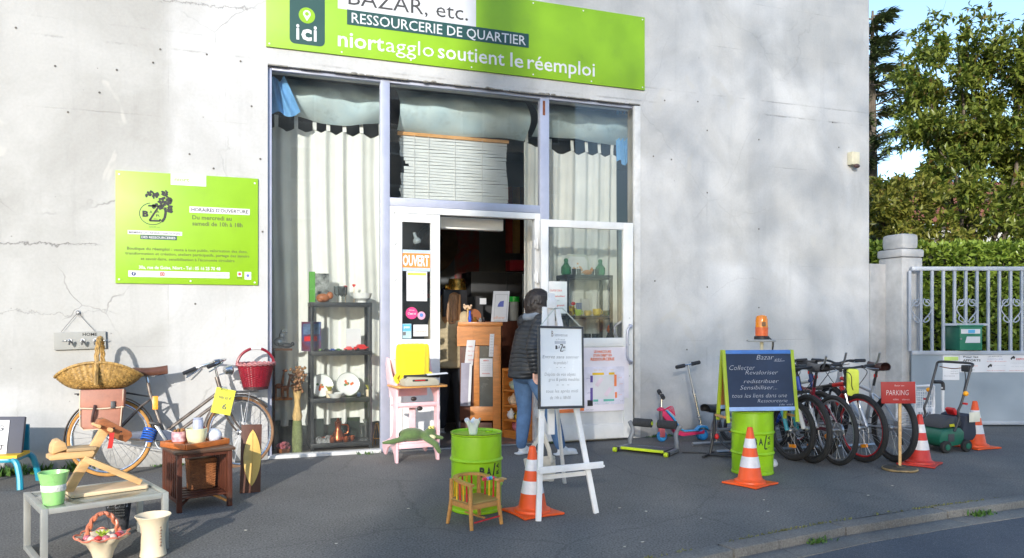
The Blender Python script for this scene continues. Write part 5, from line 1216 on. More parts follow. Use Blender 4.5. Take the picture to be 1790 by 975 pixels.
def crest(px, m, h, r, lb, cat="ornament"):
    x = px; loc = (CX + x * .939 + .10 * .344, CY - x * .344 + .10 * .939, 1.325); return obj_lathe("ornament", lb, cat, [(r * .7, 0), (r, h * .3), (r * .5, h * .7), (r * .6, h), (0, h)], m, loc, 12)
crest(-.36, mat("cobalt_glass", srgb(40, 80, 190), .15), .13, .022, "cobalt blue bottle on the counter top", "bottle"); crest(-.30, BRASS, .06, .03, "small brass trinket on the counter top"); crest(-.24, SILV, .05, .025, "small silver trinket on the counter top"); crest(-.20, mat("dark_bottle", (.03, .02, .018), .2), .06, .025, "small dark trinket on the counter top"); crest(-.06, mat("lime_cup", srgb(160, 205, 50), .4), .05, .025, "tiny lime plant pot at the counter's right corner", "plant pot")
e = thing("dried_posy", "small dried posy with a round fan on the counter", "flowers", (2.60, .78, 1.325)); MB().tube([(0, 0, 0), (0, 0, .16)], .01, 6).build("stem", mat("straw", (.5, .4, .2)), e); mb = MB()
for k in range(18): mb.ball((rq.uniform(-.04, .04), rq.uniform(-.03, .03), .17 + rq.uniform(-.02, .03)), .014, 6, 4)
mb.build("flower_heads", mat("pale_peach_flower", srgb(220, 190, 160), .9), e, kind="stuff"); MB().lathe([(0, 0), (.09, 0), (.09, .004), (0, .006)], 20, Matrix.Translation((.09, .05, .07)) @ Matrix.Rotation(R(70), 4, 'X'), cap=False).build("fan", MIDWOOD, e)
# corner cabinet of teapots
tc_ = thing("teapot_cabinet", "small open wooden cabinet of shelves holding teapots by the door", "cabinet", (CX + .01, CY - .01, 0), R(-65))
MB().bx(0, .44, .16, .18, .012, .80).build("back", OAK, tc_); 
for z in (.10, .225, .385, .56, .79): MB().bx(0.02, .42, -.0, .16, z - .022, z).build("shelf", OAK, tc_, bevel=.002)
for x in (0, .42): MB().bx(x, x + .02, 0, .16, .012, .80).build("side", OAK, tc_, bevel=.002)
MB().bx(.02, .42, .01, .16, .012, .077).build("plinth", OAK, tc_)
Rc = Matrix.Rotation(R(-65), 4, 'Z')
def teapot(label, x, z, m, s, spout=1):
    p = Matrix.Translation((CX + .01, CY - .01, 0)) @ Rc @ Vector((x, .07, z)); t = thing("teapot", label, "teapot", p, R(-65))
    MB().lathe([(.03 * s, 0), (.05 * s, .02 * s), (.055 * s, .05 * s), (.035 * s, .085 * s), (.03 * s, .09 * s), (.012 * s, .105 * s), (.01 * s, .12 * s), (0, .125 * s)], 14).build("body", m, t); MB().tube([(spout * .045 * s, 0, .04 * s), (spout * .08 * s, 0, .06 * s), (spout * .09 * s, 0, .085 * s)], [.014 * s, .01 * s, .007 * s], 7).build("spout", m, t); MB().tube(arc((-spout * .05 * s, .05 * s), .03 * s, 90 if spout > 0 else -90, 270 if spout > 0 else 90, 8), .005 * s, 6).build("handle", m, t)
teapot("pale grey green teapot on the cabinet's top shelf", .14, .56, mat("celadon_glaze", srgb(165, 175, 150), .3), 1.1)
teapot("cream and brown teapot on the left of the upper teapot shelf", .12, .385, mat("cream_brown_glaze", srgb(215, 185, 150), .3, var=.4, scale=20), 1.1); teapot("brown teapot with white lid on the right of the upper teapot shelf", .26, .385, mat("brown_glaze", srgb(110, 60, 40), .25), 1.0)
teapot("white teapot at the left of the middle teapot shelf", .08, .225, WHITE_CHINA, .95); teapot("black and gold teapot in the centre of the middle teapot shelf", .19, .225, mat("black_gold_glaze", (.04, .035, .03), .2, var=.9, scale=20, col2=srgb(200, 160, 50), detail=1), 1.0); teapot("amber teapot at the right of the middle teapot shelf", .31, .225, MATS["amber_glaze"], .95, -1)
teapot("large white teapot on the bottom teapot shelf", .29, .10, WHITE_CHINA, 1.0, -1); teapot("pink teapot on the bottom teapot shelf", .17, .10, mat("pink_glaze", srgb(190, 110, 120), .3), .9); e = MB().bx(.025, .415, .14, .155, .10, .20).build("box", mat("plum_paint", srgb(120, 40, 65), .6)); e.location = tc_.location; e.rotation_euler = tc_.rotation_euler; tag(e, "plum red box back behind the bottom row of teapots", "box")
# background furniture and wall pieces
wd = thing("dark_cabinet", "tall black cabinet at the back of the shop", "cabinet", (3.75, 2.6, .012)); MB().bx(-.55, .45, 0, .5, 0, 2.02).build("carcass", BLACK_PLASTIC, wd, bevel=.01); MB().bx(-.02, .0, -.01, -.001, .1, 1.95).build("door_gap", BLACK_METAL, wd)
MB().bx(.22, .34, -.012, -.002, .9, 2.0).build("light_strip", mat("pale_blue_panel", (.35, .4, .48), .5), wd)
bo = thing("bottle", "white bottle with a green cap standing before the black cabinet", "bottle", (3.70, 2.2, 1.34)); MB().lathe([(.06, 0), (.065, .02), (.065, .24), (.05, .27)], 14).build("body", mat("grey_white_plastic", (.32, .34, .34), .5), bo); MB().lathe([(.075, .26), (.075, .33), (0, .335)], 14).build("cap", mat("green_cap", srgb(30, 170, 60), .4), bo)
st_ = MB().bx(-.4, .4, -.2, .2, 0, 1.32).build("side_table", DKWOOD); st_.location = (3.6, 2.25, .012); tag(st_, "dark side table behind the counter carrying a white bottle", "table")
wh = thing("round_hanging", "large dark brown round plaque with a figure on the back wall", "wall plaque", (3.05, 4.58, 2.62)); M = Matrix.Rotation(R(90), 4, 'X'); DKB = mat("dark_brown_hide", srgb(105, 80, 58), .7, var=.3, scale=5)
MB().lathe([(0, 0), (.50, 0), (.52, .03), (.50, .05), (0, .05)], 40, M, cap=False).build("disc", DKB, wh); MB().tube(smooth_path([(-.2, -.055, -.1), (-.1, -.06, .15), (.05, -.06, .22), (.2, -.055, .05), (.1, -.06, -.12), (-.1, -.06, -.15)], 5, True), .05, 8, True).build("figure", mat("dark_figure", (.03, .025, .02), .8), wh)
fr_ = thing("framed_picture", "red picture frame on the back wall below the round plaque", "picture", (2.98, 4.58, 1.93)); MB().bx(-.17, .17, -.03, 0, -.22, .22).build("frame", mat("dark_red_paint", srgb(150, 25, 45), .5), fr_); MB().bx(-.11, .11, -.034, -.031, -.15, .15).build("picture", mat("dark_red_picture", srgb(70, 15, 30), .5, var=.6, scale=20), fr_)
fr_ = thing("red_picture", "red and white patterned picture on the back wall right of the plaque", "picture", (3.72, 4.58, 2.25)); MB().bx(-.2, .22, -.02, 0, -.55, .6).build("sheet", mat("red_white_picture", srgb(120, 110, 105), .6, var=.5, scale=8, col2=srgb(130, 40, 40)), fr_)
tx = thing("striped_textile", "red and ochre striped textile hanging at the upper back right", "textile", (4.62, 3.6, 2.95))
for k in range(9): MB().sheet(lambda u, v, k=k: (-.55 + k * .12 + .12 * u, .03 * math.sin(u * 3.1) - .01 * k % .03, -.55 + 1.05 * v), 3, 2).build("stripe", mat("stripe_%d" % (k % 3), [srgb(150, 60, 45), srgb(170, 135, 85), srgb(85, 50, 40)][k % 3], .9), tx, fixn=False)
rb_ = MB().bx(-.5, .5, -.1, .1, 0, .16).build("red_bench", mat("dark_red_paint", (.2, .02, .03))); rb_.location = (4.5, 3.3, 2.1); tag(rb_, "long red box on top of the furniture below the striped textile", "box")
GOLD = mat("gold_metal", srgb(215, 165, 80), .28, metal=.75, var=.2)
gp = thing("gold_pot", "shiny gold lidded pot behind the customer at the counter", "pot", (2.82, 2.0, 1.66)); MB().lathe([(.07, 0), (.12, .03), (.125, .11), (.115, .13), (.11, .20), (.10, .23), (0, .235)], 24).build("pot", GOLD, gp); MB().ball((-.14, 0, .12), (.03, .03, .04)).build("knob", GOLD, gp)
ds_ = MB().bx(-.4, .2, -.15, .15, 0, 1.648).build("dark_stand", BLACK_PLASTIC); ds_.location = (2.95, 2.05, .012); tag(ds_, "dark stand under the gold pot", "stand")
bb_ = MB().ball((0, 0, 0), (.12, .05, .17)).build("blue_bag", mat("navy_cloth", srgb(35, 45, 95), .9)); bb_.location = (3.35, 4.5, 1.72); tag(bb_, "navy cloth bag hanging below the red frame", "bag")

# ================================================================ people
SKIN = mat("skin", srgb(208, 160, 138), .55, var=.08, sss=.1)
def blob_mesh(name, fn, m, par, voxel, smooth_it=4, label=None):
    mb = MB(); fn(mb); me = mb.mesh(name, 0, 0, True); o = bpy.data.objects.new(name, me); COL.objects.link(o)
    r = o.modifiers.new("r", 'REMESH'); r.mode = 'VOXEL'; r.voxel_size = voxel
    s = o.modifiers.new("s", 'SMOOTH'); s.factor = .5; s.iterations = smooth_it
    bpy.context.view_layer.update()
    m2_ = bpy.data.meshes.new_from_object(o.evaluated_get(bpy.context.evaluated_depsgraph_get()))
    o.modifiers.clear(); o.data = m2_; bpy.data.meshes.remove(me); m2_.name = name; m2_.materials.clear(); m2_.materials.append(m); m2_.shade_smooth(); o.parent = par
    if label: o["label"] = label
    return o
def cap(mb, a, b, r0, r1, n=14, mid=None):
    a = Vector(a); b = Vector(b); k = 6; pts = [a.lerp(b, i / k) for i in range(k + 1)]; rs = [r0 + (r1 - r0) * i / k + (mid or 0) * math.sin(PI * i / k) for i in range(k + 1)]
    mb.tube(pts, rs, n); mb.ball(a, r0, n, 8); mb.ball(b, r1, n, 8)
def hand(mb, w, d, thumb, curl=.5, s=1.0):
    """palm, four unequal bent fingers and a side thumb; w wrist, d direction, thumb = side direction"""
    w = Vector(w); d = Vector(d).normalized(); t = Vector(thumb); t = (t - d * t.dot(d)).normalized(); nrm = d.cross(t)
    pc = w + d * .045 * s
    for k in range(4): cap(mb, w + t * (.018 - .012 * k) * s, w + d * .085 * s + t * (.030 - .020 * k) * s, .013 * s, .011 * s, 8)
    for k, L in enumerate((.068, .076, .071, .055)):
        p0 = w + d * .085 * s + t * (.030 - .020 * k) * s; d1 = (d + nrm * curl * .6).normalized(); p1 = p0 + d1 * L * .5 * s; d2 = (d + nrm * curl * 1.8).normalized(); p2 = p1 + d2 * L * .5 * s
        cap(mb, p0, p1, .0095 * s, .0085 * s, 8); cap(mb, p1, p2, .0085 * s, .007 * s, 8)
    q0 = w + d * .025 * s + t * .022 * s; q1 = q0 + (d * .7 + t * .7).normalized() * .04 * s; q2 = q1 + (d * .95 + t * .2 + nrm * curl * .5).normalized() * .032 * s
    cap(mb, q0, q1, .012 * s, .0105 * s, 8); cap(mb, q1, q2, .0105 * s, .008 * s, 8)
def head(mb, c, f, up, s=1.0):
    """skull, jaw, nose, lips, brow, eye sockets and ears; f facing, up head axis"""
    c = Vector(c); f = Vector(f).normalized(); up = Vector(up); up = (up - f * up.dot(f)).normalized(); l = up.cross(f)
    rot = Matrix((f, l, up)).transposed()
    E = lambda o, r: mb.ball(c + rot @ (Vector(o) * s), tuple(x * s for x in r), 16, 10, rot.to_euler())
    E((-.01, 0, .03), (.098, .076, .09)); E((.03, 0, -.035), (.062, .058, .075)); E((.055, 0, -.085), (.03, .032, .024)); E((.085, 0, .028), (.016, .045, .012))
    E((.098, 0, -.018), (.02, .013, .02)); E((.09, 0, .004), (.014, .009, .026)); E((.088, 0, -.052), (.010, .022, .006)); E((.086, 0, -.062), (.010, .02, .006))
    for q in (-1, 1): E((-.005, .077 * q, -.008), (.02, .010, .03)); E((.06, .035 * q, -.02), (.025, .022, .022)); E((.078, .03 * q, .008), (.010, .012, .009))
    return rot
def eyes(par, c, f, up, s=1.0):
    c = Vector(c); f = Vector(f).normalized(); up = Vector(up); up = (up - f * up.dot(f)).normalized(); l = up.cross(f); rot = Matrix((f, l, up)).transposed()
    for q in (-1, 1): MB().ball(c + rot @ Vector((.083 * s, .03 * q * s, .008 * s)), .009 * s, 10, 7).build("eye", WHITE_CHINA, par); MB().ball(c + rot @ Vector((.0895 * s, .03 * q * s, .007 * s)), .0042 * s, 8, 6).build("iris", mat("brown_iris", (.06, .03, .015), .2), par)
JACKET = None
def quilt(name, col, freq):
    m = bpy.data.materials.new(name); t, b = nodes_of(m); L = t.links.new
    tc = N(t, "ShaderNodeTexCoord"); sp = N(t, "ShaderNodeSeparateXYZ"); L(tc.outputs["Object"], sp.inputs[0]); no = N(t, "ShaderNodeTexNoise"); no.inputs["Scale"].default_value = 9; no.inputs["Detail"].default_value = 5; L(tc.outputs["Object"], no.inputs["Vector"])
    a = N(t, "ShaderNodeMath", operation='MULTIPLY_ADD'); a.inputs[1].default_value = freq; L(sp.outputs[2], a.inputs[0]); L(no.outputs["Fac"], a.inputs[2])
    s = N(t, "ShaderNodeMath", operation='SINE'); L(a.outputs[0], s.inputs[0]); ab = N(t, "ShaderNodeMath", operation='ABSOLUTE'); L(s.outputs[0], ab.inputs[0])
    bp = N(t, "ShaderNodeBump"); bp.inputs["Strength"].default_value = .8; bp.inputs["Distance"].default_value = .012; L(ab.outputs[0], bp.inputs["Height"]); L(bp.outputs[0], b.inputs["Normal"])
    cr = N(t, "ShaderNodeValToRGB"); cr.color_ramp.elements[0].color = (*[c * .75 for c in col], 1); cr.color_ramp.elements[1].color = (*[c * 1.25 for c in col], 1); L(no.outputs["Fac"], cr.inputs[0]); L(cr.outputs[0], b.inputs["Base Color"]); b.inputs["Roughness"].default_value = .5
    bp.inputs["Strength"].default_value = .45; no.inputs["Scale"].default_value = 5; nw = N(t, "ShaderNodeMath", operation='MULTIPLY'); nw.inputs[1].default_value = 5.0; L(no.outputs["Fac"], nw.inputs[0]); L(nw.outputs[0], a.inputs[2])
    return m
DENIM = mat("blue_denim", srgb(82, 112, 150), .85, var=.22, scale=9, bump=.3, bscale=40)
DARKHAIR = mat("dark_brown_hair", (.022, .015, .013), .5, var=.5, scale=60, stretch=(1, 1, .15), bump=.6, bscale=90)
FAIRHAIR = mat("light_brown_hair", srgb(150, 110, 75), .55, var=.4, scale=50, stretch=(1, 1, .15), bump=.6, bscale=80)
def person(label, loc, rz, J, hairm, jacketm, legm, shoem, hair_fn, hood=None):
    t = thing("person", label, "person", loc, rz)
    hf, hu = J["face"], J["up"]
    def body(mb):
        head(mb, J["head"], hf, hu); cap(mb, J["neck"], Vector(J["head"]) - Vector((0, 0, .05)), .055, .052)
        cap(mb, J["pelvis"], J["chest"], .11, .11); cap(mb, J["chest"], J["neck"], .10, .055)
        for s in "LR":
            sh, el, wr = J["sh" + s], J["el" + s], J["wr" + s]; hp_, kn, an = J["hip" + s], J["kn" + s], J["an" + s]
            cap(mb, sh, el, .044, .036); cap(mb, el, wr, .038, .024); hand(mb, wr, J["hd" + s], J["th" + s], J.get("curl" + s, .5))
            cap(mb, hp_, kn, .085, .055); cap(mb, kn, an, .055, .036)
    blob_mesh("body", body, SKIN, t, .0075, 3)
    eyes(t, J["head"], hf, hu)
    def coat(mb):
        pe, ch, ne = Vector(J["pelvis"]), Vector(J["chest"]), Vector(J["neck"])
        mx_ = Matrix.Identity(4)
        for i in range(9):
            u = i / 8; c = (pe + Vector((0, 0, -.06))).lerp(ch, u); mb.ball(c, (.155 + .015 * math.sin(PI * u), .20 - .010 * math.sin(PI * u) + J.get("fat", 0), .09), 20, 8)
        for i in range(5):
            u = i / 4; c = ch.lerp(ne - Vector((0, 0, .03)), u); mb.ball(c, (.145 - .065 * u, .195 - .10 * u, .095), 20, 8)
        for s in "LR":
            sh, el, wr = J["sh" + s], J["el" + s], Vector(J["wr" + s]); wr = Vector(el).lerp(wr, .97); mb.ball(sh, .085, 14, 9); cap(mb, sh, el, .082, .068, 14, .006); cap(mb, el, wr, .068, .048, 14, .006); mb.torus(wr, wr - Vector(el), .036, .012, 20, 8)
        mb.torus(pe + Vector((0, 0, -.10)), (0, 0, 1), .145, .03, 30, 8)
    blob_mesh("jacket", coat, jacketm, t, .012, 3)
    def pants(mb):
        pe = Vector(J["pelvis"]); mb.ball(pe + Vector((0, 0, -.05)), (.14, .17 + J.get("fat", 0), .13), 20, 10)
        for s in "LR": cap(mb, J["hip" + s], J["kn" + s], .103, .074, 16, .004); cap(mb, J["kn" + s], Vector(J["an" + s]) + Vector((0, 0, .02)), .074, .054, 14, .006)
    blob_mesh("trousers", pants, legm, t, .011, 3)
    def shoe(s):
        def f(mb):
            an = Vector(J["an" + s]); d = Vector(J["toe" + s]).normalized(); mb.ball(an + d * .03 + Vector((0, 0, -.035)), (.06, .042, .045), 14, 8, (0, 0, math.atan2(d.y, d.x))); mb.ball(an + d * .11 + Vector((0, 0, -.05)), (.08, .045, .032), 14, 8, (0, 0, math.atan2(d.y, d.x))); mb.box(an + d * .06 + Vector((0, 0, -.074)), (.25, .08, .02), (0, 0, math.atan2(d.y, d.x)))
        return f
    for s in "LR": blob_mesh("shoe", shoe(s), shoem, t, .009, 2)
    hair_fn(t, J)
    return t
def bob_hair(t, J, m=None):
    c = Vector(J["head"]); rq2 = random.Random(3)
    def f(mb):
        mb.ball(c + Vector((-.035, 0, .045)), (.125, .118, .105), 18, 10); mb.ball(c + Vector((-.075, 0, -.03)), (.095, .115, .115), 18, 10)
        for k in range(34):
            a = R(60 + k * 7.2); r = .098; p = c + Vector((-.03 + r * math.cos(a), r * 1.02 * math.sin(a), .07)); q = p + Vector((-.022 * rq2.random(), .018 * math.sin(a), -.16 - rq2.uniform(0, .05))); cap(mb, p, q, .028, .014, 7)
        for k in range(90):
            a, e_ = rq2.uniform(0, 6.28), rq2.uniform(-.5, 1.4); d_ = Vector((math.cos(a) * math.cos(e_), math.sin(a) * math.cos(e_), math.sin(e_)))
            if d_.x > .55 and e_ < .6: continue
            q = c + Vector((-.035, 0, .035)) + Vector((d_.x * .118, d_.y * .112, d_.z * .104)); cap(mb, q, q + Vector((-.02, .012 * d_.y, -.05)), .017, .010, 6)
    blob_mesh("hair", f, m or DARKHAIR, t, .008, 2)
J1 = dict(pelvis=(-.08, 0, .90), chest=(.0, 0, 1.22), neck=(.05, .0, 1.40), head=(.105, 0, 1.515), face=(.9, .12, -.42), up=(.35, 0, .9),
          shR=(.0, -.165, 1.33), elR=(-.16, -.25, 1.08), wrR=(-.13, -.25, .865), hdR=(.12, .0, -1), thR=(1, .3, .2), curlR=.7,
          shL=(.03, .165, 1.33), elL=(.12, .23, 1.09), wrL=(.27, .10, 1.19), hdL=(.5, -.5, .7), thL=(-.3, -.3, .6), curlL=.9,
          hipR=(-.05, -.09, .86), knR=(.13, -.13, .48), anR=(.24, -.15, .085), toeR=(1, -.15, 0), hipL=(-.06, .09, .86), knL=(-.02, .10, .46), anL=(-.06, .10, .085), toeL=(1, .1, 0), fat=.01)
wm = person("woman in a black quilted jacket and blue jeans reading by the open door", (2.83, -.66, 0), R(12), J1, DARKHAIR, quilt("charcoal_quilted_nylon", (.022, .024, .028), 78), DENIM, mat("white_trainer", (.62, .62, .62), .5), bob_hair)
HOOD = mat("grey_fleece", srgb(120, 128, 138), .95, var=.15, scale=30)
MB().torus((.03, 0, 1.40), (-.3, 0, 1), .088, .034, 28, 10, 1.1).build("collar", HOOD, wm)
MB().tube(smooth_path([(.02, -.10, 1.44), (.11, -.135, 1.36), (.155, -.12, 1.22), (.13, -.10, 1.05)], 6), .008, 6, flat=2.0).build("strap", mat("pale_mint_strap", srgb(200, 215, 200), .7), wm)
e = thing("phone", "pale card held up in the woman's raised hand", "card", (2.83, -.66, 0), R(12)); MB().bx(.33, .345, .02, .09, 1.22, 1.34).build("card", PAPER, e)
def long_hair(t, J):
    c = Vector(J["head"]); rq2 = random.Random(5)
    def f(mb):
        mb.ball(c + Vector((-.02, 0, .04)), (.11, .098, .095), 18, 10)
        for k in range(40):
            a = R(55 + k * 6.4); p = c + Vector((-.02 + .09 * math.cos(a), .092 * math.sin(a), .06)); q = c + Vector((-.05 + .12 * math.cos(a), .11 * math.sin(a), -.20 - rq2.uniform(0, .12))); cap(mb, p, q, .026, .014, 7)
    blob_mesh("hair", f, FAIRHAIR, t, .008, 2)
J2 = dict(pelvis=(0, 0, .90), chest=(.0, 0, 1.24), neck=(.02, .0, 1.44), head=(.05, 0, 1.56), face=(1, .0, -.2), up=(.15, 0, 1),
          shR=(0, -.17, 1.36), elR=(.03, -.26, 1.10), wrR=(.20, -.20, 1.02), hdR=(1, .3, .1), thR=(0, .4, .6), shL=(0, .17, 1.36), elL=(.03, .26, 1.10), wrL=(.2, .2, 1.02), hdL=(1, -.3, .1), thL=(0, -.4, .6),
          hipR=(0, -.09, .86), knR=(.02, -.10, .47), anR=(-.02, -.11, .085), toeR=(1, -.2, 0), hipL=(0, .09, .86), knL=(.03, .10, .47), anL=(.0, .11, .085), toeL=(1, .2, 0), fat=.0)
person("customer with fair hair and an olive beige coat standing inside with back turned", (2.46, 1.0, .012), R(70), J2, FAIRHAIR, mat("olive_beige_coat", srgb(172, 156, 126), .85, var=.12, scale=5, bump=.2), mat("dark_trousers", (.02, .022, .03), .85), mat("grey_trainer", (.35, .34, .33), .6), long_hair)
# ================================================================ bicycle builder
def wheel(par, x, z, r, tyre_r, tyre_m, rim_m, rim_w=.012, M=None, reflect=None, disc=False):
    w = thing("wheel", "x", "x"); del w["label"]; del w["category"]; w.parent = par
    w.matrix_local = (M if M is not None else Matrix.Identity(4)) @ Matrix.Translation((x, 0, z))
    MB().torus((0, 0, 0), (0, 1, 0), r - tyre_r, tyre_r, 56, 10).build("tyre", tyre_m, w)
    MB().torus((0, 0, 0), (0, 1, 0), r - 2 * tyre_r - rim_w * .4, rim_w, 56, 8, 1.0).build("rim", rim_m, w)
    MB().lathe([(.012, -.05), (.028, -.035), (.015, -.028), (.015, .028), (.028, .035), (.012, .05)], 14, Matrix.Rotation(R(90), 4, 'X')).build("hub", STEEL, w)
    mb = MB(); n = 28; rr = r - 2 * tyre_r
    for i in range(n):
        a = 2 * PI * i / n; b = a + (1 if i % 4 < 2 else -1) * .55; s = -.03 if i % 2 else .03
        mb.tube([(.026 * math.cos(b), s, .026 * math.sin(b)), (rr * math.cos(a), 0, rr * math.sin(a))], .0014, 4)
    mb.build("spokes", STEEL, w, smooth=0, fixn=False, kind="stuff")
    if disc: MB().lathe([(.03, 0), (.08, 0), (.08, .002), (.03, .002)], 24, Matrix.Translation((0, -.035, 0)) @ Matrix.Rotation(R(90), 4, 'X'), cap=False).build("brake_disc", STEEL, w)
    if reflect:
        a = R(reflect); MB().box((rr * .62 * math.cos(a), -.004, rr * .62 * math.sin(a)), (.085, .012, .032), (0, -a + R(90), 0)).build("reflector", mat("amber_reflector", srgb(240, 150, 30), .3), w, bevel=.003)
    return w
def crank(par, x, z, ang, ring_r=.09, side=-1, m=None):
    c = thing("crankset", "x", "x"); del c["label"]; del c["category"]; c.parent = par; c.location = (x, 0, z)
    MB().torus((0, side * .045, 0), (0, 1, 0), ring_r, .006, 30, 6, .5).lathe([(.02, -.06), (.02, .06)], 12, Matrix.Rotation(R(90), 4, 'X')).build("chainring", m or STEEL, c)
    for s in (1, -1):
        a = R(ang) + (0 if s > 0 else PI); e = Vector((.17 * math.cos(a), s * .07, .17 * math.sin(a)))
        MB().beam((0, s * .065, 0), e, .018, .026).build("crank_arm", m or STEEL, c, bevel=.004)
        MB().box(e + Vector((0, s * .06, 0)), (.085, .09, .022), (0, R(10), 0)).build("pedal", BLACK_PLASTIC, c, bevel=.004)
def saddle(par, p, m, L=.27, W=.15, tilt=0):
    def fn(u, v):
        x = -L / 2 + L * u; w = W / 2 * (1 - .78 * (max(0, (u - .25) / .75)) ** .7) * (.75 + .25 * min(1, u * 5)); a = PI * (v - .5) * 1.5
        return (x, w * math.sin(a), .045 * math.cos(a) - .01 * math.sin(u * PI) + .008)
    mb = MB().sheet(fn, 16, 12)
    o = mb.build("saddle", m, par, smooth=80, fixn=False, M=Matrix.Translation(p) @ Matrix.Rotation(R(tilt), 4, 'Y'))
    MB().tube([(-.09, .03, -.03), (.03, .02, -.04), (.10, .01, .0)], .004, 6).tube([(-.09, -.03, -.03), (.03, -.02, -.04), (.10, -.01, .0)], .004, 6).build("rails", STEEL, o)
    return o

# ================================================================ vintage bicycle against the wall
OLDCH = mat("rusty_chrome_brown", srgb(100, 88, 80), .42, metal=.5, var=.35, scale=14, col2=srgb(140, 130, 122))
TANTYRE = mat("tan_sidewall_tyre", srgb(178, 128, 66), .8, var=.2, scale=12)
BROWNT = mat("faded_brown_tyre", srgb(138, 104, 76), .85, var=.2, scale=12)
vb = thing("vintage_bicycle", "old city bicycle with tan tyres leaning against the wall under the hours sign", "bicycle", (-.425, -.385, 0)); vb.rotation_euler = (R(-9.5), 0, 0)
rw = wheel(vb, -.545, .335, .335, .016, TANTYRE, CHROME); MB().torus((0, 0, 0), (0, 1, 0), .333, .006, 56, 6, 1.6).build("tread", RUBBER, rw)
SM = Matrix.Translation((.30, 0, 0)) @ Matrix.Rotation(R(24), 4, 'Z') @ Matrix.Translation((-.30, 0, 0))
fw = wheel(vb, .545, .33, .33, .016, BROWNT, CHROME, M=SM)
def T(name, pts, r, m, par=vb, n=8, M=None, **k): return MB().tube(pts, r, n).build(name, m, par, M=M, **k)
def guard(name, cx, cz, rad, a0, a1, m, w=.05, M=None, par=vb):
    fn = lambda u, v: (cx + (rad - .012 * (2 * v - 1) ** 2) * math.cos(R(a0 + (a1 - a0) * u)), w * (v - .5), cz + (rad - .012 * (2 * v - 1) ** 2) * math.sin(R(a0 + (a1 - a0) * u)))
    return MB().sheet(fn, 30, 6).build(name, m, par, smooth=80, fixn=False, M=M)
guard("mudguard", -.545, .335, .36, -8, 205, mat("dark_brown_mudguard", srgb(78, 66, 58), .4, metal=.4)); guard("mudguard", .545, .33, .355, 40, 195, OLDCH, M=SM)
BB = (-.10, 0, .285)
fm = MB().tube([BB, (-.235, 0, .70), (-.255, 0, .80)], .015, 10).tube([(.36, 0, .72), (-.11, 0, .36)], .015, 10).tube([(.345, 0, .62), BB], .015, 10).tube([(.375, 0, .62), (.315, 0, .84)], .019, 12)
fm.tube([BB, (-.30, .045, .30), (-.545, .06, .335)], .009, 8).tube([BB, (-.30, -.045, .30), (-.545, -.06, .335)], .009, 8).tube([(-.225, 0, .66), (-.30, .04, .60), (-.545, .06, .335)], .008, 8).tube([(-.225, 0, .66), (-.30, -.04, .60), (-.545, -.06, .335)], .008, 8)
fm.build("frame", OLDCH, vb)
T("seat_post", [(-.25, 0, .78), (-.27, 0, .875)], .012, CHROME)
saddle(vb, (-.235, 0, .895), mat("worn_brown_leather", srgb(92, 58, 44), .45, var=.3, scale=10, coat=.2), .28, .17, -3)
for y in (-.05, .05): T("saddle_spring", [(-.34 + .012 * math.cos(k * 1.2), y + .012 * math.sin(k * 1.2), .83 + .0035 * k) for k in range(16)], .004, STEEL)
for y in (-.055, .055): T("fork", smooth_path([(.37, y * .4, .63), (.40, y, .55), (.47, y, .42), (.545, y, .33)], 5), [.013 - .0003 * k for k in range(16)], OLDCH, M=SM)
T("stem", [(.375, 0, .62), (.29, 0, .99)], .012, CHROME, M=SM); T("stem", [(.29, 0, .985), (.345, 0, .995)], .013, CHROME, M=SM)
hbp = smooth_path([(.13, -.27, .90), (.24, -.27, .95), (.33, -.16, .985), (.35, 0, .995), (.33, .16, .985), (.24, .27, .95), (.13, .27, .90)], 5)
hbar = T("handlebar", hbp, .011, CHROME, M=SM)
for y in (-.27, .27): T("grip", [(.12, y, .895), (.23, y, .945)], .018, BLACK_PLASTIC, M=SM)
for y in (-.255, .255): T("brake_lever", smooth_path([(.27, y * .95, .945), (.22, y * .98, .905), (.14, y, .855)], 4), .006, CHROME, M=SM)
lp = thing("headlamp", "x", "x"); del lp["label"]; del lp["category"]; lp.parent = vb; lp.matrix_local = SM
MB().lathe([(.006, -.055), (.035, -.04), (.048, 0), (.05, .02), (.044, .03), (0, .034)], 20, Matrix.Translation((.43, 0, .905)) @ Matrix.Rotation(R(80), 4, 'Y')).build("shell", CHROME, lp); MB().tube([(.34, 0, .86), (.41, 0, .88)], .006, 6).build("bracket", STEEL, lp)
T("front_rack", smooth_path([(.37, -.06, .70), (.55, -.09, .705), (.68, -.08, .705), (.70, 0, .705), (.68, .08, .705), (.55, .09, .705), (.37, .06, .70)], 4), .005, STEEL, M=SM); 
for y in (-.05, 0, .05): T("front_rack", [(.40, y, .703), (.69, y, .703)], .004, STEEL, M=SM)
for y in (-.07, .07): T("rack_stay", [(.60, y, .705), (.55, y * .9, .34)], .004, STEEL, M=SM)
for y in (-.06, .06): T("rear_rack", [(-.25, y * .6, .68), (-.42, y, .715), (-.82, y, .715)], .005, BLACK_METAL); T("rack_stay", [(-.70, y, .715), (-.55, y * 1.1, .34)], .005, BLACK_METAL)
for x in (-.45, -.55, -.65, -.75): T("rear_rack", [(x, -.06, .718), (x, .06, .718)], .005, BLACK_METAL)
crank(vb, BB[0], BB[2], -60, .085); T("chain", [(BB[0], -.045, BB[2] + .085), (-.545, -.045, .375)], .004, STEEL); T("chain", [(BB[0], -.045, BB[2] - .085), (-.545, -.045, .295)], .004, STEEL)
MB().prism([(-.52, .365), (-.10, .372), (-.03, .34), (-.02, .30), (-.05, .27), (-.5, .335)], .01, Matrix.Translation((0, -.062, 0))).build("chain_guard", mat("grey_blue_chain_guard", srgb(66, 74, 92), .5, var=.35), vb, bevel=.003)
mb = MB(); 
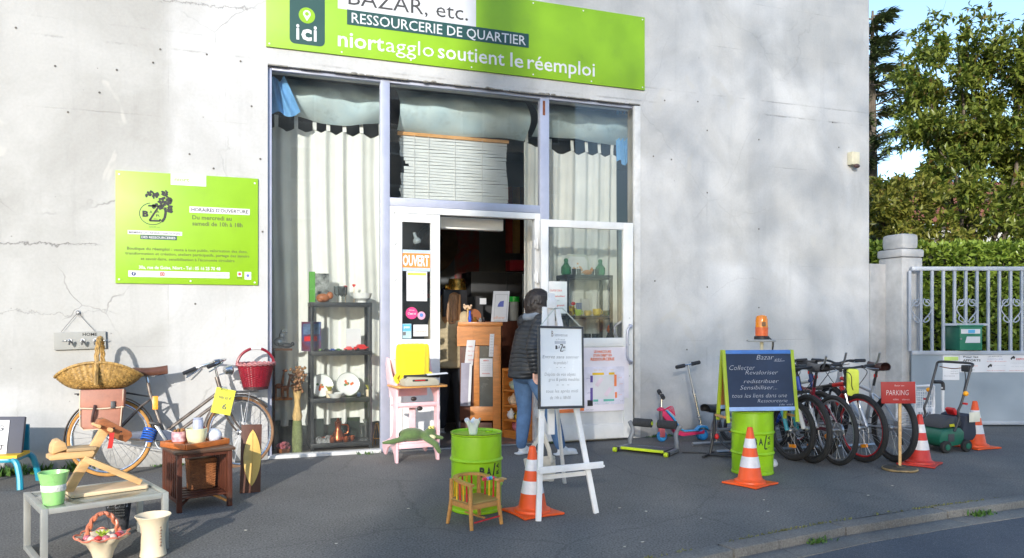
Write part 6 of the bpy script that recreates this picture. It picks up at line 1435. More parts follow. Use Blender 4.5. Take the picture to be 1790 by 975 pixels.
for k in range(5): mb.torus((-.25 + .006 * k, -.075, .30 + .02 * k), (.3, .3, 1), .05, .007, 20, 6)
mb.build("cable_lock", mat("blue_cable_lock", srgb(35, 95, 190), .35, coat=.4), vb, kind="stuff")
MB().bx(-.215, -.17, -.018, -.012, .56, .68).build("reflector", mat("amber_reflector", srgb(240, 150, 30), .3), vb, bevel=.003)
T("dynamo", [(.44, -.05, .53), (.45, -.05, .64)], .018, STEEL, M=SM)
# things carried by the bicycle
Mb = Matrix.Translation((-.425, -.385, 0)) @ Matrix.Rotation(R(-9.5), 4, 'X')
LEATH = mat("tan_brown_satchel_leather", srgb(158, 104, 84), .55, var=.2, scale=7, bump=.15); PIP = mat("cream_piping", srgb(205, 185, 160), .7)
sc = thing("satchel", "brown leather satchel hanging from the rear rack of the vintage bicycle", "satchel"); sc.matrix_world = Mb
MB().prism([(-.745, .715), (-.425, .715), (-.43, .64), (-.445, .42), (-.47, .40), (-.72, .40), (-.745, .43)], .11, Matrix.Translation((0, -.215, 0))).build("body", LEATH, sc, bevel=.018)
MB().prism([(-.755, .735), (-.415, .735), (-.42, .585), (-.60, .575), (-.75, .585)], .125, Matrix.Translation((0, -.228, 0))).build("flap", LEATH, sc, bevel=.012)
MB().tube([(-.75, -.232, .58), (-.60, -.232, .57), (-.42, -.232, .58)], .006, 6).build("piping", PIP, sc); MB().tube([(-.752, -.226, .73), (-.752, -.226, .60), (-.745, -.218, .43), (-.72, -.218, .40), (-.47, -.218, .40), (-.445, -.218, .42), (-.425, -.226, .73)], .005, 6).build("piping", PIP, sc)
MB().tube(smooth_path([(-.635, -.235, .60), (-.645, -.255, .53), (-.655, -.235, .46)], 5), .012, 8).build("handle", mat("dark_handle_leather", srgb(70, 45, 40), .5), sc)
MB().box((-.50, -.238, .60), (.035, .012, .06)).build("buckle", BLACK_METAL, sc, bevel=.002)
WICK = mat("golden_wicker", srgb(160, 126, 70), .55, var=.55, scale=45, stretch=(1, 1, .5), bump=.3); WICKR = mat("red_painted_wicker", srgb(128, 22, 38), .38, var=.3, scale=30, coat=.3); WICKB = mat("brown_wicker", srgb(140, 88, 52), .55, var=.3, scale=30)
def weave(name, m, par, surf, nu, nv, amp=.006, closed=True):
    """woven surface: weavers run round, alternately in front of and behind the stakes"""
    def fn(u, v):
        p, n = surf(u, v); i = int(u * nu + .5); j = int(v * nv + .5); s = 1 if (i // 2 + j) % 2 else -1
        return p + n * (amp * s * (1 if i % 2 else .55))
    return MB().sheet(fn, nu, nv).build(name, m, par, smooth=50, fixn=False)
wb = thing("wicker_trug", "wide shallow golden wicker basket with tall hoop handle on the bicycle's rear rack", "basket"); wb.matrix_world = Mb @ Matrix.Translation((-.625, -.12, .735))
def trug(u, v):
    a = 2 * PI * u; c, s = math.cos(a), math.sin(a); k = .42 + .58 * v ** .6
    rise = .21 * v ** 1.3 * (1 - .48 * abs(c) ** 2.2)
    p = Vector((.335 * k * c, .17 * k * s, rise + .012)); return p, Vector((c, s, .2)).normalized()
weave("basket", WICK, wb, trug, 84, 15, .010)
MB().lathe([(0, .01), (.42, .01)], 32, cap=False, sx=.335, sy=.17).build("base", WICK, wb, fixn=False)
MB().tube([trug(k / 48, 1.0)[0] for k in range(48)], .012, 8, True).build("rim", WICK, wb)
mb = MB()
for q in range(3): mb.tube([(.012 * math.sin(i * .9 + q * 2.1), .17 * math.cos(PI * i / 26), .19 + .265 * max(0.0, math.sin(PI * i / 26)) ** .8 + .008 * math.cos(i * .9 + q * 2.1)) for i in range(27)], .011, 6)
mb.build("handle", WICK, wb, kind="stuff")
for y in (-.165, .165): MB().tube([(0, y, .03), (0, y * 1.06, .12), (0, y * 1.02, .21)], .018, 6).build("handle_foot", WICK, wb)
rb2 = thing("red_basket", "red painted wicker basket with hoop handle on the front of the bicycle", "basket", (.232, -.22, .70), R(10))
def rbk(u, v):
    a = 2 * PI * u; c, s = math.cos(a), math.sin(a); r = .105 + .055 * v; return Vector((r * 1.02 * c, r * .8 * s, .012 + .225 * v)), Vector((c, s, 0))
weave("basket", WICKR, rb2, rbk, 60, 22, .008); MB().lathe([(0, .006), (.108, .006)], 24, cap=False, sy=.8).build("base", mat("dark_wicker_base", (.03, .01, .012), .6), rb2); MB().lathe([(.110, .002), (.112, .03)], 32, cap=False, sx=1.02, sy=.82).build("base_band", MATS["dark_wicker_base"], rb2)
mb = MB()
for q in range(2): mb.tube([((.165 + .010 * math.sin(i * 1.1 + q * 3.1)) * math.cos(2 * PI * i / 60), .82 * (.165 + .010 * math.sin(i * 1.1 + q * 3.1)) * math.sin(2 * PI * i / 60), .24 + .010 * math.cos(i * 1.1 + q * 3.1)) for i in range(60)], .009, 6, True)
mb.build("rim", mat("faded_pink_wicker", srgb(165, 110, 112), .6, var=.3, scale=30), rb2, kind="stuff")
MB().tube([(.17 * math.cos(PI * i / 24), 0, .22 + .165 * math.sin(PI * i / 24)) for i in range(25)], [.008 if 10 < i < 14 else .013 for i in range(25)], 8).build("handle", WICKR, rb2); MB().tube([(.045 * (i - 2) / 2, 0, .385 - .001 * (i - 2) ** 2) for i in range(5)], .015, 8).build("handle_wrap", mat("white_wrap", (.72, .70, .70), .7), rb2)
yn = thing("yellow_note", "yellow paper price note clipped to the bicycle frame", "note", (-.055, -.335, .60)); yn.rotation_euler = (R(-8), R(14), R(5))
MB().sheet(lambda u, v: (-.085 + .17 * u, -.006 * math.sin(PI * u) - .012 * (1 - v) ** 2, -.105 + .23 * v), 8, 8).build("sheet", mat("yellow_paper", srgb(222, 216, 70), .75, var=.05), yn, smooth=80, fixn=False)
text("Vélo 65 €", -.05, .06, .03, .03, GREY_INK, yn, y=-.012, shear=.2); text("6", .0, .035, -.06, .05, GREY_INK, yn, y=-.02); MB().box((-.02, -.01, .125), (.05, .02, .035)).build("clip", TUMBLER, yn)

# ================================================================ low metal table and what stands on it
ta = thing("metal_table", "low grey metal table with a smoked glass top in the left foreground", "table", (-.946, -3.08, 0), R(20.6))
TM = mat("brushed_grey_table_frame", srgb(178, 178, 172), .42, metal=.45, var=.1, dirt=.25); LX, LY = .652, .55
for x in (0, LX):
    for y in (0, LY): MB().bx(x - .0, x + (.034 if x == 0 else -.034), y, y + (.034 if y == 0 else -.034), 0.0, .335).build("leg", TM, ta, bevel=.003)
for y in (0, LY - .03): MB().bx(.035, LX - .035, y + .002, y + .03, .303, .333).build("side_rail", TM, ta, bevel=.003)
for x in (0, LX - .032): MB().bx(x + .001, x + .032, .035, LY - .035, .303, .336).build("end_rail", TM, ta, bevel=.003); MB().bx(x + .001, x + .032, .035, LY - .035, .0, .028).build("foot_rail", TM, ta, bevel=.003)
MB().bx(.034, LX - .034, .031, LY - .031, .318, .329).build("glass_top", mat("smoked_green_glass", srgb(122, 126, 112), .12, var=.05, coat=.3), ta, bevel=.002)
gpz = obj_lathe("green_pot", "pale green ceramic flower pot with a white lace band on the metal table", "flower pot", [(.048, 0), (.052, .005), (.058, .06), (.062, .11), (.073, .155), (.078, .178), (.072, .178), (.066, .15), (.055, .1), (0, .09)], mat("pale_green_glaze", srgb(150, 205, 125), .3, coat=.4), (-.915, -2.93, .330), 32)
MB().lathe([(.0598, .075), (.0615, .078), (.0635, .108), (.062, .112)], 40, cap=False, wob=lambda a, i: 1 + .012 * math.sin(a * 14 + i)).build("lace_band", mat("white_lace", (.68, .68, .62), .9, var=.25, scale=70, bump=.5), gpz)
wr = thing("wooden_rider", "pale pine rocking toy seat with a reddish wooden head on the metal table", "wooden toy", (-.946, -3.08, 0), R(20.6)); 
MB().prism(round_rect(.185, .60, .20, .41, .02), .022, Matrix(((1, 0, 0, 0), (0, 0, 1, 0), (0, 1, 0, .331), (0, 0, 0, 1)))).build("base_plank", mat("bleached_pine", srgb(222, 196, 160), .6, var=.12, scale=3, stretch=(1.5, 12, 12)), wr, bevel=.004)
YM = .31
MB().beam((.185, YM, .352), (.385, YM, .705), .05, .042, (0, 1, 0)).build("post", PINE, wr, bevel=.004)
MB().beam((.255, YM - .055, .545), (.565, YM - .055, .365), .035, .038, (0, 1, 0)).build("brace", PINE, wr, bevel=.004); MB().beam((.255, YM + .055, .545), (.565, YM + .055, .365), .035, .038, (0, 1, 0)).build("brace", PINE, wr, bevel=.004)
MB().prism([(.085, .553), (.30, .548), (.315, .572), (.31, .586), (.13, .59), (.085, .575)], .13, Matrix.Translation((0, YM - .065, 0))).build("seat_board", PINE, wr, bevel=.005); MB().prism([(.17, .592), (.32, .588), (.325, .606), (.17, .61)], .13, Matrix.Translation((0, YM - .065, 0))).build("seat_pad", mat("grey_pine", srgb(185, 155, 115), .6, var=.15, stretch=(1, 9, 9)), wr, bevel=.004)
MB().prism([(.095, .585), (.175, .605), (.165, .645), (.14, .665), (.115, .66), (.1, .63)], .12, Matrix.Translation((0, YM - .06, 0))).build("back_stop", PINE, wr, bevel=.012)
MB().prism([(.322, .715), (.345, .762), (.375, .765), (.52, .672), (.525, .645), (.49, .612), (.45, .628), (.40, .665), (.36, .70)], .08, Matrix.Translation((0, YM - .04, 0))).build("head", MIDWOOD, wr, bevel=.008)
MB().tube([(.395, YM - .085, .70), (.395, YM + .085, .70)], .012, 10).build("handle_peg", PINE, wr); MB().tube([(.335, YM - .075, .725), (.335, YM + .075, .725)], .010, 10).build("handle_peg", PINE, wr)
for x, z in ((.42, .705), (.46, .68)): MB().lathe([(.005, 0), (.005, .003)], 8, Matrix.Translation((x, YM - .041, z)) @ Matrix.Rotation(R(90), 4, 'X')).build("screw", BLACK_METAL, wr)
MB().sheet(lambda u, v: (.385 + .026 * u - .014 * (1 - v), YM - .10 - .004 * math.sin(v * 5), .595 + .09 * v), 3, 6).build("red_tag", mat("red_ribbon", srgb(215, 55, 50), .7), wr, fixn=False)
# on the ground by the table
vs_ = obj_lathe("cream_vase", "cream ceramic vase with a flared rim standing on the ground by the metal table", "vase", [(.066, 0), (.072, .006), (.066, .04), (.064, .12), (.07, .18), (.086, .215), (.098, .232), (.094, .235), (.08, .212), (.06, .17), (.055, .03), (0, .02)], CREAM, (-.41, -2.96, 0), 36)
for k in range(7): MB().ball((.042 + .002 * (k % 2), -.052, .17 - k * .017), (.005, .005, .007), 6, 4).build("painted_mark", mat("faded_brown_glaze", srgb(140, 110, 90), .6), vs_)
bn = thing("wire_bin", "small black mesh waste bin with a white liner under the metal table", "waste bin", (-.672, -2.27, 0))
def binf(u, v): a = 2 * PI * u; r = .055 + .022 * v; return Vector((r * math.cos(a), r * math.sin(a), .004 + .185 * v)), Vector((math.cos(a), math.sin(a), 0))
weave("mesh", mat("black_mesh", (.02, .02, .022), .5, var=.8, scale=40, col2=(.10, .10, .11)), bn, binf, 60, 22, .002); MB().lathe([(0, .003), (.056, .003)], 24, cap=False).build("base", BLACK_METAL, bn); MB().torus((0, 0, .19), (0, 0, 1), .077, .005, 30, 6).build("rim", BLACK_METAL, bn)
MB().lathe([(.07, .15), (.076, .185), (.084, .205), (.06, .21), (.03, .19), (0, .185)], 26, cap=False, wob=lambda a, i: 1 + .08 * math.sin(a * 7 + i * 2) + .05 * math.sin(a * 13)).build("liner", mat("pale_plastic_liner", (.55, .55, .62), .4), bn)
for k in range(4): text("merci beaucoup", -.045, .045, .155 - k * .018, .011, mat("pale_grey_print", (.45, .45, .45), .6), bn, y=-.079)
fb = thing("ceramic_flower_basket", "cream ceramic basket with ruffled rim, twisted handle and flowers on the ground", "ceramic basket", (-.655, -3.05, 0), R(15))
MB().lathe([(.05, 0), (.055, .01), (.045, .03), (.06, .08), (.085, .125), (.115, .15), (.128, .165), (.118, .166), (.08, .13), (.05, .09), (0, .08)], 60, cap=False, wob=lambda a, i: 1 + (.10 * math.sin(a * 9) if 4 < i < 8 else 0)).build("bowl", CREAM, fb)
MB().tube([((.128 * (1 + .10 * math.sin(9 * 2 * PI * k / 90))) * math.cos(2 * PI * k / 90), (.128 * (1 + .10 * math.sin(9 * 2 * PI * k / 90))) * math.sin(2 * PI * k / 90), .166 + .008 * math.sin(9 * 2 * PI * k / 90 + 1)) for k in range(90)], .005, 6, True).build("rim", mat("coral_glaze", srgb(205, 120, 95), .35), fb)
TERRA = mat("terracotta_glaze", srgb(190, 112, 82), .4, var=.15)
for q in range(2): MB().tube([(.08 * math.cos(PI * i / 30) + .009 * math.cos(i * .9 + q * PI), .009 * math.sin(i * .9 + q * PI) * 1.0, .13 + .155 * math.sin(PI * i / 30)) for i in range(31)], .009, 7).build("handle_strand", TERRA, fb)
rq = random.Random(21)
for k in range(7):
    a = R(200 + k * 24); p = Vector((.085 * math.cos(a), .085 * math.sin(a), .165))
    MB().ball(p, (.022, .022, .018), 10, 7).build("flower", mat(["pink_glaze", "cream_pink_glaze", "red_glaze"][k % 3], [srgb(190, 110, 120), srgb(228, 190, 175), srgb(200, 60, 55)][k % 3], .35), fb)
for k in range(9):
    a = R(k * 40 + 10); MB().prism([(0, 0), (.02, .03), (.0, .085), (-.02, .03)], .004, Matrix.Translation((.03 * math.cos(a), .03 * math.sin(a), .135)) @ Matrix.Rotation(a, 4, 'Z') @ Matrix.Rotation(R(90), 4, 'Z') @ Matrix.Rotation(R(-50), 4, 'X')).build("leaf", mat("lime_glaze", srgb(160, 180, 60), .35), fb)
# ================================================================ slatted stool table with tray and pots
sl = thing("slatted_stool", "dark reddish slatted wooden stool table in front of the bicycle", "stool", (-.33, -1.95, 0), R(17))
SX, SY, SH = .345, .40, .43
for x in (0, SX):
    for y in (0, SY): MB().bx(x - .017, x + .017, y - .017, y + .017, 0, SH - .022).build("leg", DKWOOD, sl, bevel=.004)
for x in (0, SX):
    for k in range(7): y = .045 + k * (SY - .09) / 6; MB().bx(x - .009, x + .009, y - .010, y + .010, .085, SH - .05).build("slat", DKWOOD, sl, bevel=.002)
    MB().bx(x - .012, x + .012, .018, SY - .018, .06, .085).build("rail", DKWOOD, sl, bevel=.002); MB().bx(x - .012, x + .012, .018, SY - .018, SH - .05, SH - .024).build("rail", DKWOOD, sl, bevel=.002)
for k in range(5): y = .03 + k * .085; MB().bx(.013, SX - .013, y - .024, y + .024, .087, .10).build("shelf_slat", DKWOOD, sl, bevel=.002)
for y in (0, SY): MB().bx(.018, SX - .018, y - .01, y + .01, SH - .05, SH - .024).build("rail", DKWOOD, sl, bevel=.002)
MB().bx(-.035, SX + .035, -.035, SY + .035, SH - .022, SH).build("top", mat("dark_brown_top", srgb(88, 62, 46), .45, var=.25, scale=4, stretch=(2, 9, 9), coat=.2), sl, bevel=.005)
MB().beam((SX, .02, .03), (SX - .10, .10, .085), .012, .016).build("bracket", BEECH, sl); MB().beam((0, .02, .03), (.10, .10, .085), .012, .016).build("bracket", DKWOOD, sl)
wk = thing("wicker_hamper", "small brown wicker hamper standing inside the slatted stool", "basket", (-.20, -1.62, .102), R(17)); wk.scale = (.85, .85, .95)
def hamp(u, v):
    t_ = (u * 4) % 4; k = int(t_) % 4; q = t_ - int(t_); cs_ = [(-.11, -.08), (.11, -.08), (.11, .08), (-.11, .08)]; a, b = cs_[k], cs_[(k + 1) % 4]; s = .9 + .1 * v
    return Vector(((a[0] + (b[0] - a[0]) * q) * s, (a[1] + (b[1] - a[1]) * q) * s, .21 * v)), Vector(((a[0] + b[0]) / 2, (a[1] + b[1]) / 2, 0)).normalized()
weave("body", WICKB, wk, hamp, 72, 22, .005); MB().bx(-.115, .115, -.085, .085, .205, .235).build("lid", WICKB, wk, bevel=.01)
tr = thing("wooden_tray", "orange brown wooden tray lying askew on the slatted stool", "tray", (-.235, -1.70, SH + .001), R(38))
TRM = mat("orange_varnished_tray", srgb(178, 98, 42), .4, var=.2, scale=4, stretch=(3, 9, 9), coat=.3)
MB().bx(-.17, .17, -.14, .14, 0, .010).build("bottom", TRM, tr, bevel=.002)
for a in ((-.18, .18, -.155, -.14), (-.18, .18, .14, .155)): MB().bx(a[0], a[1], a[2], a[3], .0, .04).build("side", TRM, tr, bevel=.004)
for a in ((-.185, -.17), (.17, .185)): MB().bx(a[0], a[1], -.139, .139, .0, .04).build("side", TRM, tr, bevel=.004)
pp = obj_lathe("patterned_pot", "pink pot with white diamonds and a terracotta foot on the tray", "pot", [(.04, 0), (.042, .02), (.048, .022), (.052, .06), (.05, .095), (.045, .095), (.043, .03), (0, .03)], mat("pink_diamond_print", srgb(190, 120, 135), .5, var=.3, scale=28, col2=srgb(225, 190, 195), detail=1), (-.345, -1.69, SH + .012), 24)
MB().lathe([(.041, 0), (.044, .02), (.049, .0225), (.049, .024), (.04, .024)], 24).build("foot", TERRA, pp)
mb = MB()
for k in range(16): a = k * .9; mb.ball((.03 * math.cos(a), .03 * math.sin(a), .095 + .008 * math.sin(k)), (.012, .012, .012), 6, 4)
mb.build("dried_filling", mat("dry_leaf_brown", srgb(150, 105, 60), .9, island=.3), pp, kind="stuff")
cpt = obj_lathe("cream_pot", "large pale yellow ribbed pot on the tray holding a grey bottle", "pot", [(.045, 0), (.06, .02), (.07, .06), (.073, .115), (.068, .118), (.064, .06), (.05, .02), (0, .02)], mat("pale_yellow_glaze", srgb(228, 222, 178), .3, coat=.3), (-.225, -1.735, SH + .012), 30)
gb = obj_lathe("grey_bottle", "grey plastic bottle standing in the pale yellow pot", "bottle", [(.032, 0), (.035, .01), (.036, .15), (.03, .16), (.034, .165), (.034, .17), (0, .172)], mat("blue_grey_plastic", srgb(172, 176, 196), .4), (-.215, -1.725, SH + .033), 20)
e = MB().prism([(-.01, 0), (.01, .02), (.0, .09), (-.015, .085)], .03).build("brush", mat("dark_red_print", (.2, .03, .04), .5)); e.location = (-.17, -1.72, SH + .05); tag(e, "small red handled brush leaning in the pale yellow pot", "brush")
he = thing("white_helmet_ball", "white ribbed ball shaped ornament lying on the tray", "ornament", (-.105, -1.685, SH + .064)); MB().ball((0, 0, 0), (.054, .052, .05), 20, 12).build("shell", mat("pale_grey_shell", srgb(205, 208, 220), .35, coat=.3), he)
MB().torus((.0, 0, 0), (.8, -.5, .5), .051, .006, 28, 6).build("ridge", mat("pale_grey_shell", (.6, .6, .65)), he); MB().torus((.012, -.008, .008), (.8, -.5, .5), .047, .005, 28, 6).build("ridge", MATS["pale_grey_shell"], he)
# surf board wall ornament
su = thing("surfboard_panel", "dark wooden panel carrying a yellow surfboard leaning beside the stool", "wall ornament", (.15, -1.46, 0)); su.rotation_euler = (R(-9), R(2.5), R(6))
MB().bx(-.075, .08, 0, .018, 0.0, .53).build("panel", mat("dark_brown_panel", srgb(92, 58, 44), .5, var=.2, stretch=(9, 9, 2)), su, bevel=.003)
sp = [(0.01 + .066 * max(0.0, math.sin(PI * t)) ** .75 * s, .05 + .44 * t) for s, rng_ in ((1, [i / 14 for i in range(15)]), (-1, [i / 14 for i in range(13, 0, -1)])) for t in rng_]
MB().prism(sp, .014, Matrix.Translation((0, -.0145, 0))).build("surfboard", mat("yellow_surfboard", srgb(214, 178, 96), .4, var=.2, scale=5, coat=.2), su, bevel=.003)
MB().bx(.007, .013, -.0165, -.0148, .08, .46).build("stringer", mat("pale_stringer", srgb(190, 150, 80), .5), su)
# blue child's chair with board
kc = thing("blue_child_chair", "turquoise plastic child's chair by the wall at the far left", "chair", (-1.78, -.50, 0), R(-8)); TUR = mat("turquoise_plastic", srgb(30, 140, 165), .35, coat=.2)
MB().prism(round_rect(-.20, .20, -.17, .17, .05), .03, Matrix(((1, 0, 0, 0), (0, 0, 1, 0), (0, 1, 0, .215), (0, 0, 0, 1)))).build("seat", TUR, kc, bevel=.008)
for x in (-1, 1):
    for y in (-1, 1): MB().tube(smooth_path([(x * .18, y * .145, .235), (x * .215, y * .16, .20), (x * .24, y * .175, .10), (x * .25, y * .19, 0)], 4), .024, 8).build("leg", TUR, kc)
MB().bx(-.19, .19, .15, .175, .24, .48).build("backrest", TUR, kc, bevel=.01)
yc = MB().bx(-.22, .215, -.16, .10, .246, .27).build("yellow_board", mat("yellow_board_paint", srgb(225, 180, 30), .5)); yc.location = kc.location; yc.rotation_euler = (0, 0, R(-8)); tag(yc, "yellow board lying on the turquoise child's chair", "board")
db = thing("dark_case", "dark grey flat case with a handwritten paper standing on the turquoise chair", "case", (-1.78, -.56, .272)); db.rotation_euler = (R(-12), R(2), R(-3))
MB().bx(-.30, .195, 0, .05, 0, .30).build("case", mat("dark_grey_vinyl", srgb(72, 74, 86), .6, var=.1), db, bevel=.006); MB().sheet(lambda u, v: (-.29 + .38 * u, -.004 - .004 * math.sin(u * 9 + v * 5) ** 2, -.04 + .31 * v), 14, 10).build("paper", PAPER, db, smooth=80, fixn=False)
for s_, a, b_, z in (("MUG", -.12, .055, .185), ("A UN", -.14, .0, .11), ("PRIX PETIT", -.22, .07, .03)): text(s_, a, b_, z, .042, BLACK_INK, db, y=-.010, shear=.1)
# weeds along the wall foot
WEED = mat("weed_leaf", srgb(70, 105, 40), .6, island=.3, var=.2)
def weeds(pts, seed, h=.12, n=26):
    r = np.random.default_rng(seed); P = []; D = []
    for (x, y) in pts:
        for k in range(n): P.append([x + r.normal(0, .05), y + r.normal(0, .02), 0.0]); D.append([r.normal(0, .6), r.normal(-.2, .5), 1.0])
    P = np.array(P); D = np.array(D); U = r.normal(0, 1, (len(P), 3))
    return leaf_mesh("weeds", P, D, U, r.uniform(.3, 1.0, len(P)) * h, r.uniform(.15, .3, len(P)) * h, WEED, .1)
for nm, pts, h in (("weeds", [(-1.9, -.05), (-1.75, -.06), (-1.6, -.05), (-1.5, -.05), (-1.28, -.04), (-1.25, -.05)], .13), ("moss", [(-.62 + .06 * k, -.03) for k in range(7)], .035), ("moss", [(4.55 + .05 * k, -.04) for k in range(6)], .04), ("weeds", [(2.5, -.05), (3.28, -.05), (1.3, -.06)], .05)):
    o = bpy.data.objects.new(nm, weeds(pts, int(len(pts) * 7 + h * 100), h)); COL.objects.link(o); o["kind"] = "stuff"
for nm, pts in (("weeds", [(3.44, -3.93), (3.5, -3.93)]), ("weeds", [(5.05, -3.79), (5.12, -3.785), (5.0, -3.79)])):
    o = bpy.data.objects.new(nm, weeds(pts, 5, .06)); COL.objects.link(o); o.location.z = -.05; o["kind"] = "stuff"

mo_pts = []
for i in range(len(KB) - 1):
    a, b_ = Vector(KB[i]), Vector(KB[i + 1])
    if -1 < a.x < 8:
        for q in range(int((b_ - a).length / .03)): mo_pts.append(tuple(a.lerp(b_, q * .03 / (b_ - a).length)))
rm_ = random.Random(8); mo_pts = [p for p in mo_pts if rm_.random() < .5 + .4 * math.sin(p[0] * 4.1)]
o = bpy.data.objects.new("kerb_moss", leaf_mesh("kerb_moss", np.array([[p[0] + rm_.gauss(0, .012), p[1] + rm_.gauss(0, .010), .002] for p in mo_pts for q in range(8)]), np.random.default_rng(4).normal(0, 1, (len(mo_pts) * 8, 3)) + np.array([0, 0, .8]), np.random.default_rng(5).normal(0, 1, (len(mo_pts) * 8, 3)), np.full(len(mo_pts) * 8, .018), np.full(len(mo_pts) * 8, .009), mat("moss", srgb(112, 112, 66), .9, island=.3, var=.3), .1)); COL.objects.link(o); o["kind"] = "stuff"
# ================================================================ lime oil drums
def wrap(mesh, r, a0, z0):
    for v in mesh.vertices:
        a = a0 + v.co.x / r; v.co = Vector((r * math.sin(a), -r * math.cos(a), z0 + v.co.z))
def drum(label, loc, rz, a0):
    t = thing("oil_drum", label, "oil drum", loc, rz, "lime green oil drums"); r = .178
    prof = [(r - .004, 0.0), (r + .004, .004), (r + .004, .018), (r - .002, .026)]
    for zr in (.185, .365):
        prof += [(r, zr - .03), (r + .001, zr - .014), (r + .009, zr - .006), (r + .011, zr), (r + .009, zr + .006), (r + .001, zr + .014)]
    prof += [(r, .527), (r - .001, .535), (r + .005, .541), (r + .006, .551), (r + .002, .556), (r - .006, .552), (r - .009, .540)]
    MB().lathe(prof, 64, cap=False).build("body", LIME_PAINT, t)
    MB().lathe([(0, .541), (.05, .541), (.052, .543), (r - .0085, .542)], 64, cap=False).build("lid", LIME_PAINT, t)
    MB().torus((0, 0, .552), (0, 0, 1), r + .0045, .0032, 64, 6).build("worn_rim", mat("worn_rim_metal", srgb(120, 130, 60), .5, metal=.4, var=.5, scale=40), t)
    MB().lathe([(.028, .543), (.028, .551), (.02, .553), (0, .553)], 16, cap=False, c=(.09, .06, 0)).build("bung", LIME_PAINT, t)
    def put(me, nm="stencil_letter"):
        wrap(me, r + .0012, a0, .265); me.materials.append(BLACK_INK); o = bpy.data.objects.new(nm, me); COL.objects.link(o); o.parent = t
    put(text_mesh("B", 0, .038, .0, .062, .05)); put(text_mesh("A", .050, .088, .004, .056, .03))
    put(ribbon([(.098, .10), (.124, .10), (.124, .088), (.106, .005), (.106, -.03), (.132, -.03)], .012).mesh("stencil_letter", 0, fixn=False))
    for s_, z in (("A", .045), ("R", .005)):
        me = text_mesh(s_, 0, .034, 0, .03, .03)
        for v in me.vertices: v.co = Vector((.138 + (.03 - v.co.z) * 1.0, 0, z + v.co.x))
        put(me)
    put(text_mesh("etc", .142, .165, -.022, .012))
    return t
drum("lime green oil drum in front of the door carrying the white ruffled vase", (1.655, -2.56, 0), R(-17.5), R(7))
drum("lime green oil drum under the chalkboard with a traffic cone in front", (4.35, -2.13, 0), R(-37.5), R(1))
rv = obj_lathe("ruffled_vase", "small white ruffled vase on top of the lime oil drum", "vase", [(.026, 0), (.03, .01), (.034, .04), (.045, .075), (.062, .10), (.056, .101), (.038, .07), (.024, .03), (0, .02)], WHITE_CHINA, (1.615, -2.61, .543), 48)
for v in rv.data.vertices:
    if v.co.z > .05:
        a = math.atan2(v.co.y, v.co.x); k = (v.co.z - .05) / .05; v.co.x *= 1 - .18 * k; v.co.y *= 1 - .18 * k; q = 1 + .22 * k * math.sin(a * 5 + .5); v.co.x *= q; v.co.y *= q; v.co.z += .014 * k * math.cos(a * 5 + .5)
# ================================================================ traffic cones
def cone(label, loc, rz, om, scale=1.0):
    t = thing("traffic_cone", label, "traffic cone", loc, rz, "orange and white traffic cones"); t.scale = (scale,) * 3
    H_ = .47
    rad = lambda z: .098 - (.098 - .021) * ((z - .05) / (H_ - .05))
    MB().prism([(.148 * math.cos(R(a)) * (1.0 if i % 2 else .985), .148 * math.sin(R(a))) for i, a in enumerate(range(0, 360, 45))] and
               [(x * .15, y * .15) for x, y in ((1, .35), (1.08, 1.08), (.35, 1), (-.35, 1), (-1.08, 1.08), (-1, .35), (-1, -.35), (-1.08, -1.08), (-.35, -1), (.35, -1), (1.08, -1.08), (1, -.35))], .016, Matrix(((1, 0, 0, 0), (0, 0, 1, 0), (0, 1, 0, .004), (0, 0, 0, 1))) @ Matrix.Identity(4)).build("base", om, t, bevel=.005)
    MB().lathe([(.130, .012), (.126, .034), (.113, .040), (.104, .046), (rad(.05), .052), (rad(.46), .46), (.018, .468), (.012, .468), (.012, .40)], 40, cap=False).build("body", om, t)
    for z0, z1 in ((.145, .232), (.302, .378)): MB().lathe([(rad(z0) + .0015, z0), (rad(z1) + .0015, z1)], 40, cap=False).build("white_band", mat("reflective_white_band", (.72, .70, .72), .45, var=.12, scale=18, dirt=.45), t)
    return t
ORC = mat("bright_orange_cone", srgb(235, 88, 30), .45, var=.1, dirt=.35); REDC = mat("faded_red_cone", srgb(205, 58, 45), .5, var=.16, dirt=.45)
cone("clean orange traffic cone behind the white easel leg", (1.99, -2.80, 0), R(10), ORC); cone("orange traffic cone standing in front of the lime drum under the chalkboard", (4.02, -2.53, 0), R(20), ORC)
cone("faded red scuffed traffic cone beside the PARKING sign", (6.05, -2.36, 0), R(30), REDC, 1.0); cone("orange traffic cone standing alone to the right of the lawn mower", (7.41, -1.83, 0), R(0), ORC, 1.05)
# ================================================================ easel, whiteboard
ez = thing("easel", "white painted wooden artist easel holding the framed whiteboard", "easel", (0, 0, 0))
A1, A2 = Vector((1.945, -3.02, 0)), Vector((2.405, -2.96, 0)); Bk = Vector((2.60, -1.98, 0)); TP = Vector((2.135, -2.775, 1.44))
MB().beam(A1, TP + Vector((-.045, -.01, .0)), .036, .024, (0, 1, 0)).build("leg", WHITE_PAINT, ez, bevel=.003); MB().beam(A2, TP + Vector((.045, -.01, 0)), .036, .024, (0, 1, 0)).build("leg", WHITE_PAINT, ez, bevel=.003); MB().beam(Bk, TP + Vector((.0, .03, -.12)), .036, .024, (1, 0, 0)).build("leg", WHITE_PAINT, ez, bevel=.003)
MB().beam(TP + Vector((0, -.015, -.9)), TP + Vector((0, -.015, .10)), .05, .02, (0, 1, 0)).build("mast", WHITE_PAINT, ez, bevel=.003)
